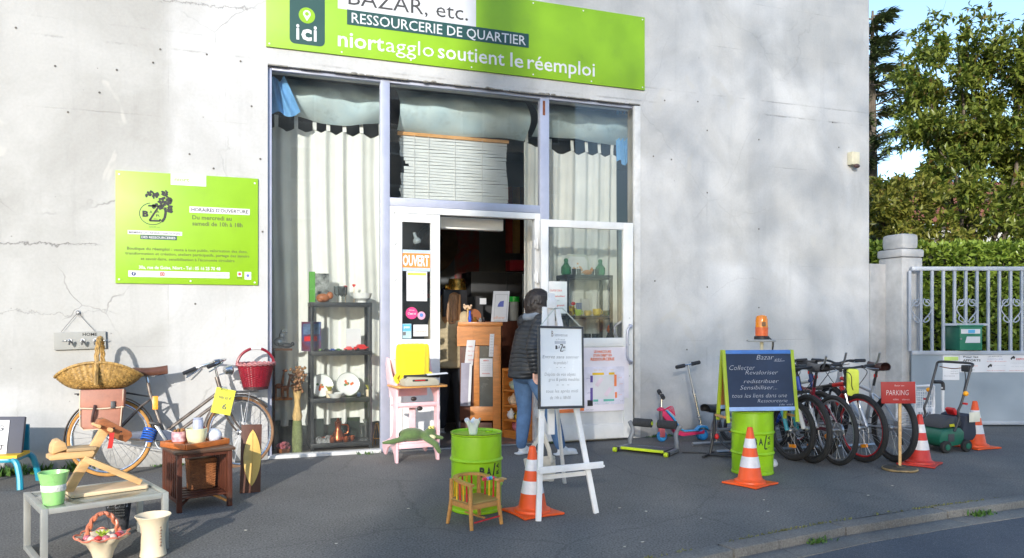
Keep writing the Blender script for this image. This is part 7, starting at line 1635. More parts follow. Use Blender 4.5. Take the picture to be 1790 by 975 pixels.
MB().beam((1.955, -2.99, .325), (2.47, -2.935, .325), .05, .014).build("ledge", WHITE_PAINT, ez, bevel=.002); MB().beam((1.955, -3.015, .338), (2.455, -2.965, .338), .012, .045).build("ledge_lip", WHITE_PAINT, ez, bevel=.002); MB().beam((1.975, -2.95, .275), (2.36, -2.905, .275), .018, .03).build("crossbar", WHITE_PAINT, ez, bevel=.002)
MB().box(TP + Vector((0, -.03, .02)), (.065, .035, .06)).build("clamp", WHITE_PAINT, ez, bevel=.004); MB().tube([TP + Vector((.03, -.02, -.68)), TP + Vector((.09, .0, -.70)), TP + Vector((.10, 0, -.67))], .006, 6).build("hook", BLACK_METAL, ez)
wbd = thing("whiteboard", "black framed white board with marker writing hanging on the easel", "sign board", (2.135, -2.86, 0)); wbd.rotation_euler = (R(-4), R(1.5), R(4)); wbd.location = (2.145, -2.955, .70)
BW, BH = .168, .27; MB().bx(-BW, BW, 0, .012, .055, .055 + 2 * BH).build("panel", mat("whiteboard_face", (.76, .79, .83), .25, var=.02, coat=.3), wbd)
for a in ((-BW - .008, BW + .008, .04, .058), (-BW - .008, BW + .008, .052 + 2 * BH, .068 + 2 * BH)): MB().bx(a[0], a[1], -.006, .016, a[2], a[3]).build("frame_bar", mat("dark_grey_frame", (.05, .052, .058), .5), wbd, bevel=.002)
for x in (-BW - .008, BW - .006): MB().bx(x, x + .014, -.0055, .0155, .058, .052 + 2 * BH).build("frame_bar", MATS["dark_grey_frame"], wbd, bevel=.002)
MB().tube([(-BW + .005, .0, .06 + 2 * BH), (-.03, .03, .735), (.03, .03, .735), (BW - .005, 0, .06 + 2 * BH)], .004, 6).build("cord", mat("pale_mint_cord", (.5, .55, .5), .8), wbd)
def wt(s_, a, b_, z, h, m=GREY_INK, sh=.0, bo=-.003): text(s_, a, b_, z, h, m, wbd, y=-.0015, shear=sh, bold=bo)
MARK = mat("faint_grey_marker", (.30, .32, .35), .6); BROWNM = mat("brown_marker", (.22, .16, .12), .6)
wt("B", -.075, -.06, .535, .04, BROWNM); wt("ienvenue", -.05, .05, .537, .022, MARK); wt("chez", -.04, .03, .51, .012, MARK)
wt("B", -.045, -.028, .45, .022, BLACK_INK, 0, .06); wt("A", -.024, -.008, .452, .022, BLACK_INK); ribbon([(-.008, .48), (.012, .48), (-.008, .435), (.014, .435)], .006).build("emblem", BLACK_INK, wbd, smooth=0, M=Matrix.Translation((0, -.0015, 0))); wt("AR", .012, .034, .455, .016, BLACK_INK, 0, .02); wt("etc", .014, .032, .438, .010, BLACK_INK); 
MB().bx(-.05, .035, -.002, -.0005, .485, .505).build("faint_mark", mat("grey_smudge", (.45, .48, .54), .6), wbd)
for s_, a, b_, z in (("Entrez sans sonner", -.145, .14, .385), ("les produits !", -.06, .05, .345), ("- - -", -.04, .03, .315), ("Dépôts de vos objets", -.13, .11, .265), ("gros & petits meubles", -.10, .14, .23), ("- - -", -.04, .06, .195), ("tous les après midi", -.12, .13, .15), ("de 14h à 18h00", -.09, .07, .105)): wt(s_, a, b_, z, .022, MARK, .15)
bg_ = thing("canvas_bag", "beige canvas tote bag with long handles on the ground behind the easel", "bag", (2.44, -1.84, 0), R(-12)); CANV = mat("beige_canvas", srgb(205, 196, 182), .9, var=.12, scale=12, bump=.25, bscale=180)
MB().sheet(lambda u, v: ((.135 - .02 * (1 - v)) * math.copysign(abs(math.cos(2 * PI * u)) ** .5, math.cos(2 * PI * u)) * (1 + .05 * math.sin(u * 19 + v * 5)), .05 * (.5 + .5 * v) * math.copysign(abs(math.sin(2 * PI * u)) ** .7, math.sin(2 * PI * u)), .005 + .19 * v + .012 * math.sin(u * 12)), 40, 10).build("body", CANV, bg_, smooth=60)
MB().lathe([(0, .004), (.11, .006)], 20, cap=False, sy=.3).build("bottom", CANV, bg_)
for y, l in ((-.05, 1.0), (.05, .9)): MB().tube(smooth_path([(-.085, y, .16), (-.07, y * .8, .27), (.0, y * .5, .40 * l), (.02, y * .5, .41 * l), (.075, y * .8, .26), (.09, y, .16)], 5), .007, 6, flat=2).build("handle", CANV, bg_)
# ================================================================ child's wooden arm chair with beads
tch = thing("toddler_chair", "small wooden toddler chair with coloured spindles in front of the lime drum", "chair", (1.454, -3.075, 0), R(20)); CW, CD = .255, .235; tch.scale = (.9, .9, .92)
for (x, y, h, fx, fy) in ((0, 0, .305, -.0, -.012), (CW, 0, .305, .02, -.012), (0, CD, .325, -.02, .02), (CW, CD, .325, .02, .02)):
    MB().tube([(x + fx, y + fy, 0), (x, y, .17), (x, y, h)], [.014, .017, .014], 10).build("leg", BEECH, tch)
MB().prism(round_rect(-.012, CW + .012, -.012, CD + .012, .03), .012, Matrix(((1, 0, 0, 0), (0, 0, 1, 0), (0, 1, 0, .176), (0, 0, 0, 1)))).build("seat", mat("olive_wood_seat", srgb(172, 140, 78), .45, var=.15), tch, bevel=.003)
MB().beam((.015, 0, .155), (CW - .015, 0, .155), .016, .035).build("seat_rail", BEECH, tch, bevel=.002)
for x in (0, CW): MB().beam((x, .015, .155), (x, CD - .015, .155), .016, .035).build("seat_rail", BEECH, tch, bevel=.002)
rl = smooth_path([(-.005, -.03, .313), (-.005, .10, .32), (.02, .215, .332), (CW / 2, CD + .03, .335), (CW - .02, .215, .332), (CW + .005, .10, .322), (CW + .01, -.03, .315)], 6)
mb = MB()
for a, b_ in zip(rl[:-1], rl[1:]): mb.beam(a, b_ + (b_ - a) * .12, .034, .018)
mb.build("arm_rail", BEECH, tch, smooth=50, kind="stuff")
MB().beam((.0, -.045, .06), (CW + .01, -.012, .062), .009, .009).build("stretcher", mat("red_dowel", srgb(205, 45, 50), .4), tch)
MB().beam((CW / 2, .0, .065), (CW / 2, CD, .065), .012, .012).build("stretcher", BEECH, tch)
SPR, SPY = MATS["red_dowel"], mat("yellow_dowel", srgb(240, 190, 40), .4)
for i, y in enumerate((.045, .085, .125, .165)): MB().tube([(0, y, .18), (-.003, y, .315)], .007, 8).build("spindle", (SPR, SPY)[i % 2], tch)
for i, x in enumerate((.04, .08, .12, .16, .20)): MB().tube([(x, CD + .005 + .02 * math.sin(PI * x / CW), .18), (x, CD + .005 + .022 * math.sin(PI * x / CW), .325)], .007, 8).build("spindle", (SPY, BEECH, SPR, SPY, SPR)[i], tch)
for i, y in enumerate((.06, .11, .16)): MB().tube([(CW, y, .18), (CW + .003, y, .318)], .007, 8).build("spindle", (SPR, SPY, SPR)[i], tch)
MB().tube([(.12, .02, .335), (CW - .005, .02, .335)], .004, 6).build("bead_rod", STEEL, tch)
for i, (x, c) in enumerate(((.13, (215, 60, 70)), (.15, (215, 60, 70)), (.168, (190, 150, 200)), (.186, (60, 130, 200)), (.204, (70, 190, 190)), (.222, (210, 60, 90)))): MB().ball((x, .02, .335), (.010, .014, .014), 12, 8).build("bead", mat("bead_%s" % "abcdef"[i], srgb(*c), .3), tch)
MB().prism([(CW - .01, .31), (CW + .075, .312), (CW + .07, .324), (CW - .01, .326)], .05, Matrix.Translation((0, -.01, 0))).build("arm_tip", PINE, tch, bevel=.004)
# ================================================================ pink high chair with tray
PINK = mat("pale_pink_paint", srgb(236, 190, 196), .45, var=.08, dirt=.15)
hc = thing("high_chair", "pale pink wooden child's high chair with a wooden tray beside the door", "high chair", (1.472, -.635, 0), R(7)); HW_ = .435
side = [(0, 0), (.045, 0), (.075, .07), (.13, .12), (.20, .135), (.27, .11), (.32, .05), (.345, .03), (.40, .045), (.435, .10), (.42, .155), (.36, .165), (.29, .185), (.20, .215), (.13, .25), (.10, .33), (.09, .48), (.10, .60), (.16, .66), (.24, .69), (.30, .78), (.33, .92), (.30, .985), (.25, .97), (.20, .86), (.13, .77), (.03, .745), (.0, .70)]
Ms = Matrix(((0, 1, 0, 0), (1, 0, 0, 0), (0, 0, 1, 0), (0, 0, 0, 1)))
for x in (0, HW_ - .022): MB().prism(side, .022, Matrix.Translation((x, 0, 0)) @ Ms).build("side_panel", PINK, hc, bevel=.004)
MB().bx(.022, HW_ - .022, .02, .30, .175, .193).build("foot_shelf", PINK, hc, bevel=.003); MB().bx(.022, HW_ - .022, .02, .24, .515, .533).build("seat", PINK, hc, bevel=.003); MB().bx(.0225, HW_ - .0225, .0, .018, .53, .565).build("seat_lip", PINK, hc, bevel=.003)
MB().bx(.022, HW_ - .022, .27, .288, .60, .96).build("backrest", PINK, hc, bevel=.006); MB().bx(.17, .23, .11, .128, .19, .515).build("centre_post", PINK, hc, bevel=.003); MB().bx(.022, HW_ - .022, .01, .03, .13, .174).build("foot_rail", PINK, hc, bevel=.003)
MB().prism(round_rect(-.03, HW_ + .05, -.12, .22, .04), .018, Matrix(((1, 0, 0, 0), (0, 0, 1, 0), (0, 1, 0, .712), (0, 0, 0, 1)))).build("tray", BEECH, hc, bevel=.005)
for x, z in ((.175, .60), (.235, .505)): MB().ball((x, .005, z), (.03, .016, .022), 14, 8).build("knob", mat("dark_knob", (.03, .02, .018), .4), hc)
for x in (.03, HW_ - .03): MB().ball((x, -.004, .70), (.012, .006, .012), 8, 6).build("bolt", PINK, hc)
YEL = mat("yellow_plush", srgb(240, 215, 30), .9, var=.08, scale=6, bump=.3, bscale=140, sheen=.3)
cu_ = thing("yellow_cushion", "plain yellow square plush cushion sitting on the high chair tray", "cushion", (1.66, -.50, .735), R(5))
def pil(mb):
    for i in range(7):
        for j in range(8):
            x = -.13 + .26 * i / 6; z = .05 + .30 * j / 7; e = 1 - .5 * (abs(i - 3) / 3) ** 4 - .4 * (abs(j - 3.5) / 3.5) ** 4; w = 1 + .06 * (j / 7)
            mb.ball((x * w, 0, z), (.042, .075 * e, .045), 10, 7)
blob_mesh("cushion", pil, YEL, cu_, .010, 28)
mb = MB(); mb.tube([(-.155, -.03, .10), (-.185, -.04, .06), (-.165, -.06, .01)], [.022, .02, .018], 8); mb.build("corner_tuft", YEL, cu_)
mb = MB(); mb.tube([(.155, -.03, .10), (.185, -.04, .08), (.165, -.06, .02)], [.022, .02, .018], 8); mb.build("corner_tuft", YEL, cu_)
ty = thing("typewriter", "small grey beige toy typewriter with a white sheet on the high chair tray", "typewriter", (1.69, -.665, .731), R(7)); BEI = mat("grey_beige_plastic", srgb(168, 162, 145), .5, var=.05)
MB().prism([(-.17, 0), (.17, 0), (.165, .05), (.12, .075), (-.12, .085), (-.17, .05)], .17, Matrix.Translation((0, -.08, 0))).build("case", BEI, ty, bevel=.01); MB().bx(-.10, .05, -.088, -.05, .045, .062).build("key_slot", BLACK_PLASTIC, ty, bevel=.003); MB().bx(-.08, .02, -.095, -.086, .052, .058).build("red_key_row", REDP, ty)
MB().tube([(-.15, .02, .085), (.18, .02, .085)], .016, 10).build("platen", BLACK_PLASTIC, ty); MB().tube([(.18, .02, .085), (.205, .02, .085)], .02, 10).build("platen_knob", BLACK_PLASTIC, ty)
MB().sheet(lambda u, v: (.04 + .21 * u, -.10 + .10 * v, .098 + .012 * math.sin(PI * v) + .01 * u), 6, 6).build("paper", PAPER, ty, smooth=80, fixn=False)
GRP = mat("green_plush", srgb(84, 106, 60), .95, var=.2, scale=14, bump=.4, bscale=120, sheen=.3)
fg = thing("green_plush_toy", "soft green plush frog toy lying on the high chair's lower shelf", "soft toy", (1.70, -.60, .195), R(5))
def frog(mb):
    mb.ball((-.06, .05, .06), (.13, .09, .065), 14, 9); mb.ball((.08, .02, .045), (.08, .07, .045), 14, 9); mb.ball((.12, .02, .085), (.055, .05, .035), 12, 8)
    cap(mb, (-.12, .02, .04), (-.26, -.02, .015), .03, .026); cap(mb, (-.26, -.02, .015), (-.36, -.03, .01), .028, .014); cap(mb, (.06, -.03, .03), (.12, -.13, -.02), .035, .03); cap(mb, (.12, -.13, -.02), (.15, -.15, -.09), .03, .022); cap(mb, (.13, .0, .04), (.22, -.03, .02), .026, .018)
blob_mesh("body", frog, GRP, fg, .010, 3)
MB().ball((.10, -.035, .03), (.055, .03, .03), 12, 8).build("belly_patch", mat("cream_plush", srgb(225, 215, 165), .95), fg)
for x in (.105, .135): MB().ball((x, -.01, .125), (.016, .016, .016), 10, 7).build("eye", mat("pale_yellow_plush", srgb(235, 225, 130), .7), fg); MB().ball((x, -.025, .128), (.006, .004, .006), 8, 5).build("pupil", BLACK_PLASTIC, fg)
# ================================================================ sit-up trainer
at_ = thing("situp_trainer", "grey and lime abdominal trainer with two black foam rollers by the door", "exercise device", (3.97, -.60, 0), R(-55)); at_.scale = (.9, .85, .95); GRY = mat("grey_tube_plastic", srgb(112, 116, 122), .45, var=.08); LIMEP = mat("lime_plastic", srgb(190, 210, 40), .4); AW = .58
for x, lb in ((0, 1), (AW, -1)):
    MB().tube(smooth_path([(x, 0, .03), (x, .0, .10), (x + .02 * lb, .03, .20), (x - .03 * lb, .05, .29)], 5), [.022, .024, .022, .02] * 4, 10, flat=1.2).build("upright", GRY, at_)
    MB().beam((x, .02, .03), (x - .02 * lb, -.36, .03), .05, .04).build("base_arm", GRY, at_, bevel=.01)
    MB().lathe([(.02, 0), (.026, .006), (.026, .04), (.02, .046)], 16, Matrix.Translation((x - .02 * lb - .023, -.37, .026)) @ Matrix.Rotation(R(90), 4, 'Y')).build("foot", LIMEP, at_, bevel=.002); MB().box((x - .02 * lb, -.335, .03), (.06, .04, .048)).build("foot_block", BLACK_PLASTIC, at_, bevel=.006)
    a, b_ = (.02, .255) if lb > 0 else (AW - .02, AW - .255)
    MB().lathe([(.03, 0), (.046, .008), (.047, .227), (.03, .235)], 20, Matrix.Translation((min(a, b_), .05, .285)) @ Matrix.Rotation(R(90), 4, 'Y')).build("foam_roller", FOAM, at_)
    MB().lathe([(.022, 0), (.022, .006), (0, .007)], 12, Matrix.Translation((max(a, b_) if lb > 0 else min(a, b_) - .007, .05, .285)) @ Matrix.Rotation(R(90), 4, 'Y')).build("end_cap", LIMEP, at_)
MB().bx(.03, AW - .03, -.30, -.02, .035, .055).build("platform", mat("dark_grey_platform", srgb(75, 78, 84), .5), at_, bevel=.004); MB().bx(.03, AW - .03, -.325, -.301, .03, .058).build("front_edge", LIMEP, at_, bevel=.004)
me_o = text("wonder sport", .14, .46, 0, .04, mat("pale_grey_letter", (.5, .5, .52), .6), at_, y=0, M=Matrix(((1, 0, 0, 0), (0, 0, 1, -.12), (0, 1, 0, .0562), (0, 0, 0, 1))))
cbl = MB().tube(smooth_path([(4.30, -1.08, .008), (4.45, -1.15, .008), (4.6, -1.30, .008), (4.72, -1.32, .008)], 6), .007, 6).build("cable", BLACK_PLASTIC); tag(cbl, "black cable lying on the ground right of the trainer", "cable")
# ================================================================ scooters
PKP = mat("pink_scooter_plastic", srgb(205, 50, 95), .4, coat=.2); SKY = mat("sky_blue_plastic", srgb(60, 160, 220), .4, coat=.2)
def swheel(par, p, r, m, w=.03):
    o = MB().torus(p, (0, 1, 0), r - .016, .016, 28, 8).build("tyre", RUBBER if m is None else m, par); MB().lathe([(.008, -.016), (r - .022, -.012), (r - .022, .012), (.008, .016)], 22, Matrix.Translation(p) @ Matrix.Rotation(R(90), 4, 'X')).build("wheel_disc", SKY, par); return o
s1 = thing("kick_scooter", "small pink and blue child's kick scooter leaning along the wall", "scooter", (4.50, -.36, 0), R(-6)); s1.rotation_euler[0] = R(-4)
swheel(s1, (0, 0, .062), .062, mat("blue_scooter_tyre", srgb(45, 130, 190), .5)); swheel(s1, (.49, -.02, .062), .062, MATS["blue_scooter_tyre"]); swheel(s1, (.49, .035, .062), .062, MATS["blue_scooter_tyre"])
MB().bx(-.03, .03, -.028, .028, .05, .16).build("fork", mat("salmon_plastic", srgb(225, 110, 115), .45), s1, bevel=.008); MB().tube([(0.0, 0, .16), (.005, 0, .34)], .03, 10).build("head_tube", mat("dark_grey_plastic", (.08, .08, .09), .5), s1)
MB().tube([(.005, 0, .33), (.01, 0, .52)], .011, 10).build("steering_pole", CHROME, s1)
MB().tube([(-.03, -.13, .495), (.04, .13, .55)], .010, 8).build("handlebar", CHROME, s1)
MB().tube([(-.035, -.14, .49), (-.012, -.06, .51)], .024, 10).build("grip", FOAM, s1); MB().tube([(.045, .14, .555), (.02, .06, .535)], .024, 10).build("grip", FOAM, s1)
MB().prism([(.0, .34), (.03, .345), (.12, .24), (.20, .12), (.26, .095), (.46, .10), (.50, .12), (.50, .075), (.24, .055), (.17, .07), (.08, .19), (.0, .28)], .09, Matrix.Translation((0, -.045, 0))).build("deck", PKP, s1, bevel=.008)
MB().prism([(.055, .335), (.13, .25), (.21, .13), (.27, .105), (.43, .108), (.44, .118), (.27, .118), (.22, .14), (.14, .265), (.065, .345)], .07, Matrix.Translation((0, -.035, 0))).build("deck_mat", SKY, s1, bevel=.003); MB().prism([(.40, .11), (.46, .165), (.54, .16), (.56, .11), (.52, .14), (.46, .14)], .08, Matrix.Translation((0, -.04, 0))).build("rear_guard", SKY, s1, bevel=.006)
for k in range(5): MB().tube(smooth_path([(.01, -.02, .34), (.05 + .01 * k, -.05 - .01 * k, .36 + .008 * k), (.09 + .012 * k, -.06, .33 - .012 * k)], 4), .005, 5).build("ribbon", PKP, s1)
MB().lathe([(.045, .34), (.05, .36), (.02, .38)], 12, cap=False).build("collar", PKP, s1)
s2 = thing("kick_scooter", "taller silver kick scooter with black foam grips leaning against the wall", "scooter", (5.02, -.40, 0), R(8)); s2.rotation_euler[1] = R(-8); s2.rotation_euler[0] = R(-9)
swheel(s2, (0.0, 0, .055), .055, RUBBER); swheel(s2, (.52, 0, .055), .055, RUBBER); MB().tube([(0, -.03, .055), (0, -.02, .14), (0, 0, .16), (0, .02, .14), (0, .03, .055)], .008, 6).build("fork", CHROME, s2)
MB().tube([(0, 0, .15), (0, 0, .55)], .019, 12).build("lower_pole", CHROME, s2); MB().tube([(0, 0, .55), (0, 0, .86)], .013, 12).build("upper_pole", STEEL, s2); MB().tube([(0, 0, .53), (0, 0, .57)], .024, 12).build("clamp", STEEL, s2); MB().tube([(0, 0, .24), (0, 0, .27)], .024, 12).build("clamp", STEEL, s2)
MB().tube([(-.17, -.0, .86), (.17, .0, .86)], .011, 8).build("handlebar", CHROME, s2)
for q in (-1, 1): MB().tube([(q * .17, 0, .86), (q * .055, 0, .86)], .022, 12).build("grip", FOAM, s2)
MB().beam((.0, 0, .13), (.14, 0, .08), .05, .02).bx(.13, .47, -.055, .055, .07, .085).build("deck", STEEL, s2, bevel=.004)
# ================================================================ black exercise stool with bicycle saddle
bs = thing("saddle_stool", "black folding stool with a bicycle saddle left of the chalkboard", "stool", (4.46, -1.33, 0), R(-50)); bs.rotation_euler[2] = R(-52)
saddle(bs, (.06, .03, .485), BLACK_PLASTIC, .26, .19)
bs.children[-1].matrix_local = Matrix.Translation((.03, .06, .47)) @ Matrix.Rotation(R(60), 4, 'Z')
MB().tube([(.03, .06, .45), (.03, .03, .24), (0, 0, .03)], .014, 10).build("post", BLACK_METAL, bs); MB().tube([(.03, .03, .22), (.14, .02, .12), (.30, .0, .03)], .011, 8).build("strut", BLACK_METAL, bs); MB().tube([(-.03, -.0, .022), (.33, .0, .022)], .014, 10).build("base_bar", BLACK_METAL, bs)
for x in (-.02, .31): MB().tube([(x, -.16, .018), (x, .16, .018)], .014, 10).build("foot_bar", BLACK_METAL, bs)
MB().tube([(.05, .05, .26), (.26, .22, .27), (.44, .36, .28)], .018, 8).build("grey_arm", mat("mid_grey_tube", (.16, .16, .17), .5), bs); MB().ball((.06, .02, .20), (.022, .022, .03)).build("red_knob", REDP, bs)
# ================================================================ chalkboard A-frame on the second drum
LST = mat("lime_stained_wood", srgb(168, 186, 48), .5, var=.12, stretch=(9, 9, 1)); BLU = mat("blue_painted_rail", srgb(70, 120, 190), .5); PBLU = mat("pale_blue_rail", srgb(150, 180, 225), .5); SLATE = mat("navy_chalkboard", srgb(40, 54, 78), .75, var=.15, scale=6)
cb = thing("chalkboard_stand", "lime framed A shaped chalkboard with handwritten text standing on the oil drum", "chalkboard", (4.345, -2.20, .556), R(-14)); cb.scale = (.93, 1, 1)
tl = R(10)
def face(s):
    """front (s=-1) or rear (s=1) leaf hinged at the top"""
    return Matrix.Translation((0, s * .012, .53)) @ Matrix.Rotation(s * tl, 4, 'X') @ Matrix.Translation((0, 0, -.53))
for s, nm in ((-1, "front"), (1, "rear")):
    M = face(s)
    for x in (-.35, .318): MB().bx(x, x + .032, -.011, .011, -.10, .53).build("stile", LST, cb, bevel=.003, M=M)
    MB().bx(-.318, .318, -.0095, .0095, .495, .528).build("rail", BLU, cb, bevel=.002, M=M); MB().bx(-.318, .318, -.0095, .0095, .0, .034).build("rail", PBLU, cb, bevel=.002, M=M)
    MB().bx(-.318, .318, -.004, .004, .034, .495).build("board", SLATE if s < 0 else mat("board_back", srgb(180, 120, 60), .7), cb, M=M)
for x in (-.34, .34): MB().beam((x * 1.035, -.10, -.045), (x * 1.035, .12, -.048), .02, .018).build("spreader", BEECH, cb)
CHK = mat("chalk", (.42, .43, .47), .9, var=.3, scale=60); Mf = face(-1)
for s_, a, b_, z, h, sh in (("Bazar", -.02, .15, .445, .042, .3), ("etc", .16, .23, .435, .026, .3), ("Collecter", -.29, -.04, .355, .042, .3), ("Revaloriser", -.14, .18, .315, .036, .3), ("redistribuer", -.16, .18, .24, .034, .3), ("Sensibiliser...", -.20, .16, .185, .036, .3), ("tous les liens dans une", -.28, .25, .115, .036, .3), ("Ressourcerie", -.04, .25, .072, .030, .3), ("(de vie)", .17, .30, .045, .018, .3)):
    text(s_, a, b_, z, h, CHK, cb, y=-.0052, shear=sh, bold=-.012, M=Mf)
ribbon([(.15, .432), (.2, .428), (.255, .434)], .003).build("underline", CHK, cb, smooth=0, M=Mf @ Matrix.Translation((0, -.0052, 0)))
# beacon on its post
be = thing("amber_beacon", "amber flashing beacon on a post behind the chalkboard", "beacon", (4.66, -1.86, 0), R(-37)); 
ORG = mat("amber_lens", srgb(245, 140, 10), .12, var=.05, coat=.5, sss=.15); MB().lathe([(0, 0), (.14, 0), (.145, .015), (.13, .05), (.05, .06), (0, .06)], 28, cap=False).build("foot", mat("white_concrete_foot", (.6, .6, .62), .8), be)
MB().tube([(0, 0, .05), (0, 0, 1.145)], .017, 12).build("post", mat("cream_post", srgb(210, 205, 180), .5), be); MB().tube([(.1, .05, .06), (.09, .04, .6), (.10, .03, 1.14)], .010, 8).build("cable_pole", mat("mottled_rod", (.3, .28, .25), .6, var=.5, scale=30), be)
MB().lathe([(0, 1.146), (.125, 1.146), (.13, 1.156), (.12, 1.168), (0, 1.168)], 28, cap=False, sy=.8).build("plate", mat("grey_plate", (.38, .38, .37), .6), be); MB().lathe([(.07, 1.169), (.068, 1.195), (.058, 1.20), (0, 1.20)], 24, cap=False).build("base", BLACK_PLASTIC, be)
MB().lathe([(.058, 1.201), (.059, 1.28), (.058, 1.281)], 28, cap=False).build("lower_lens", mat("orange_lens", srgb(240, 110, 60), .25, coat=.4), be); MB().lathe([(.057, 1.282), (.056, 1.35), (.046, 1.385), (.025, 1.395), (0, 1.397)], 28, cap=False).build("dome", ORG, be)
MB().bx(.0, .035, -.058, -.0572, 1.29, 1.33).build("reflector", mat("dark_amber", (.12, .04, .01), .2), be); MB().tube(smooth_path([(.06, -.03, 1.19), (.10, -.05, 1.14), (.09, -.03, 1.06)], 5), .006, 6).build("cord", BLACK_PLASTIC, be)
# ================================================================ rack of bicycles
rk_ = thing("bike_rack", "low galvanised tube bike rack under the parked bicycles", "bike rack", (4.95, -1.05, 0), R(-6))
for y in (-.25, .25): MB().tube([(-.35, y, .03), (1.5, y, .03)], .018, 8).build("rail", STEEL, rk_)
for k in range(6):
    for dx in (-.03, .03): x = -.1 + k * .30 + dx; MB().tube(smooth_path([(x, -.25, .03), (x, -.22, .26), (x, 0, .33), (x, .22, .26), (x, .25, .03)], 5), .009, 6).build("hoop", STEEL, rk_)
def mtb(label, loc, rz, fc, accent, forkc, tyre_r=.024, r=.33, steer=0, lean=0, rim=None, saddle_c=None, bars="flat", reflect=None, extras=None, teal=None, susp=True):
    b = thing("bicycle", label, "bicycle", loc, rz, "bicycles parked in the rack"); b.rotation_euler = (R(lean), 0, rz)
    SM_ = Matrix.Translation((.36, 0, 0)) @ Matrix.Rotation(R(steer), 4, 'Z') @ Matrix.Translation((-.36, 0, 0)); rm = rim or mat("dark_rim", (.06, .06, .065), .4, metal=.5)
    wheel(b, -.52, r, r, tyre_r, RUBBER, rm, .011, reflect=reflect); wheel(b, .53, r, r, tyre_r, RUBBER, rm, .011, M=SM_, reflect=(reflect or 240) + 20)
    B_ = (-.08, 0, .29)
    MB().tube([(-.19, 0, .66), (-.215, 0, .76)], .014, 10).tube([(.37, 0, .74), (-.18, 0, .64)], .019, 10).tube([(.385, 0, .685), (.1, 0, .44), B_], .025, 10).tube([B_, (-.205, 0, .70)], .017, 10).tube([(.395, 0, .64), (.35, 0, .80)], .024, 12).build("frame", fc, b)
    MB().tube([B_, (-.3, .05, .31), (-.52, .065, r)], .010, 8).tube([B_, (-.3, -.05, .31), (-.52, -.065, r)], .010, 8).tube([(-.18, 0, .63), (-.28, .05, .55), (-.52, .065, r)], .009, 8).tube([(-.18, 0, .63), (-.28, -.05, .55), (-.52, -.065, r)], .009, 8).build("rear_stays", fc, b)
    MB().tube([(.16, -.001, .702), (.33, 0, .732)], .0205, 10).build("top_tube_decal", accent, b); MB().tube([(.17, 0, .50), (.33, 0, .637)], .0262, 10).build("down_tube_decal", accent, b)
    MB().tube([(-.205, 0, .70), (-.255, 0, .86)], .013, 10).build("seat_post", BLACK_METAL, b); saddle(b, (-.25, 0, .885), saddle_c or BLACK_PLASTIC, .27, .15)
    for y in (-.065, .065):
        MB().tube([(.53, y, r), (.455, y, .50)], .020, 10).build("fork_lower", forkc, b, M=SM_)
        MB().tube([(.455, y, .50), (.405, y, .655)], .014, 10).build("fork_stanchion", CHROME if susp else forkc, b, M=SM_)
    MB().beam((.403, -.085, .66), (.403, .085, .66), .04, .03).build("fork_crown", BLACK_METAL, b, M=SM_)
    MB().tube([(.355, 0, .79), (.335, 0, .855), (.41, 0, .885)], .016, 10).build("stem", BLACK_METAL, b, M=SM_)
    hz = .03 if bars == "riser" else .005
    MB().tube(smooth_path([(.385, -.31, .89 + hz), (.40, -.12, .885 + hz), (.41, 0, .885), (.40, .12, .885 + hz), (.385, .31, .89 + hz)], 5), .012, 10).build("handlebar", BLACK_METAL, b, M=SM_)
    for q in (-1, 1):
        MB().tube([(.384, q * .31, .89 + hz), (.395, q * .20, .887 + hz)], .018, 10).build("grip", BLACK_PLASTIC, b, M=SM_); MB().tube(smooth_path([(.40, q * .18, .885 + hz), (.45, q * .20, .87 + hz), (.47, q * .29, .86 + hz)], 4), .006, 6).build("brake_lever", STEEL, b, M=SM_)
        MB().box((.405, q * .165, .885 + hz), (.04, .035, .03)).build("shifter", BLACK_PLASTIC, b, bevel=.006, M=SM_)
        if bars == "ends": MB().tube([(.385, q * .315, .89), (.43, q * .32, .94), (.46, q * .32, 1.02)], .011, 8).build("bar_end", STEEL, b, M=SM_)
        MB().tube(smooth_path([(.42, q * .15, .88), (.52, q * .10, .84), (.47, q * .04, .72), (.45, 0, .66)], 5), .004, 5).build("brake_cable", BLACK_PLASTIC, b, M=SM_)
    crank(b, -.08, .29, 40 + 37 * reflect if reflect else 70, .085, -1, BLACK_METAL); MB().tube([(-.08, -.045, .375), (-.52, -.045, .385)], .004, 5).build("chain", STEEL, b); MB().tube([(-.08, -.045, .205), (-.50, -.05, .24)], .004, 5).build("chain", STEEL, b)
    MB().box((-.53, -.06, .22), (.05, .018, .12), (0, .3, 0)).build("derailleur", BLACK_METAL, b, bevel=.006); MB().lathe([(.02, 0), (.06, 0), (.06, .02), (.02, .02)], 20, Matrix.Translation((-.52, -.03, r)) @ Matrix.Rotation(R(90), 4, 'X'), cap=False).build("cassette", STEEL, b)
    MB().box((-.235, 0, .80), (.012, .04, .03)).build("rear_reflector", REDP, b, bevel=.004)
    return b, SM_
BLUEF = mat("royal_blue_frame", srgb(30, 70, 170), .3, coat=.5); SILF = mat("silver_frame", srgb(175, 180, 188), .35, metal=.4, coat=.3); REDF = mat("dark_red_frame", srgb(110, 25, 38), .35, coat=.4); BLKF = mat("black_frame", (.02, .02, .022), .35, coat=.4); TEALF = mat("teal_frame", srgb(40, 150, 165), .4, coat=.3); NAVF = mat("navy_frame", srgb(35, 55, 115), .35, coat=.4); WHF = mat("white_fork", (.7, .7, .7), .35, coat=.4); LIMA = mat("lime_accent", srgb(150, 190, 60), .4); REDA = mat("red_accent", srgb(190, 45, 40), .4)
b1, M1 = mtb("blue mountain bike with white fork nearest the chalkboard", (5.22, -1.42, 0), R(-97), BLUEF, WHF, WHF, .027, .325, 0, 2, reflect=250)
MB().ball((.42, -.13, .915), (.035, .035, .035)).build("bell", LIMA, b1, M=M1)
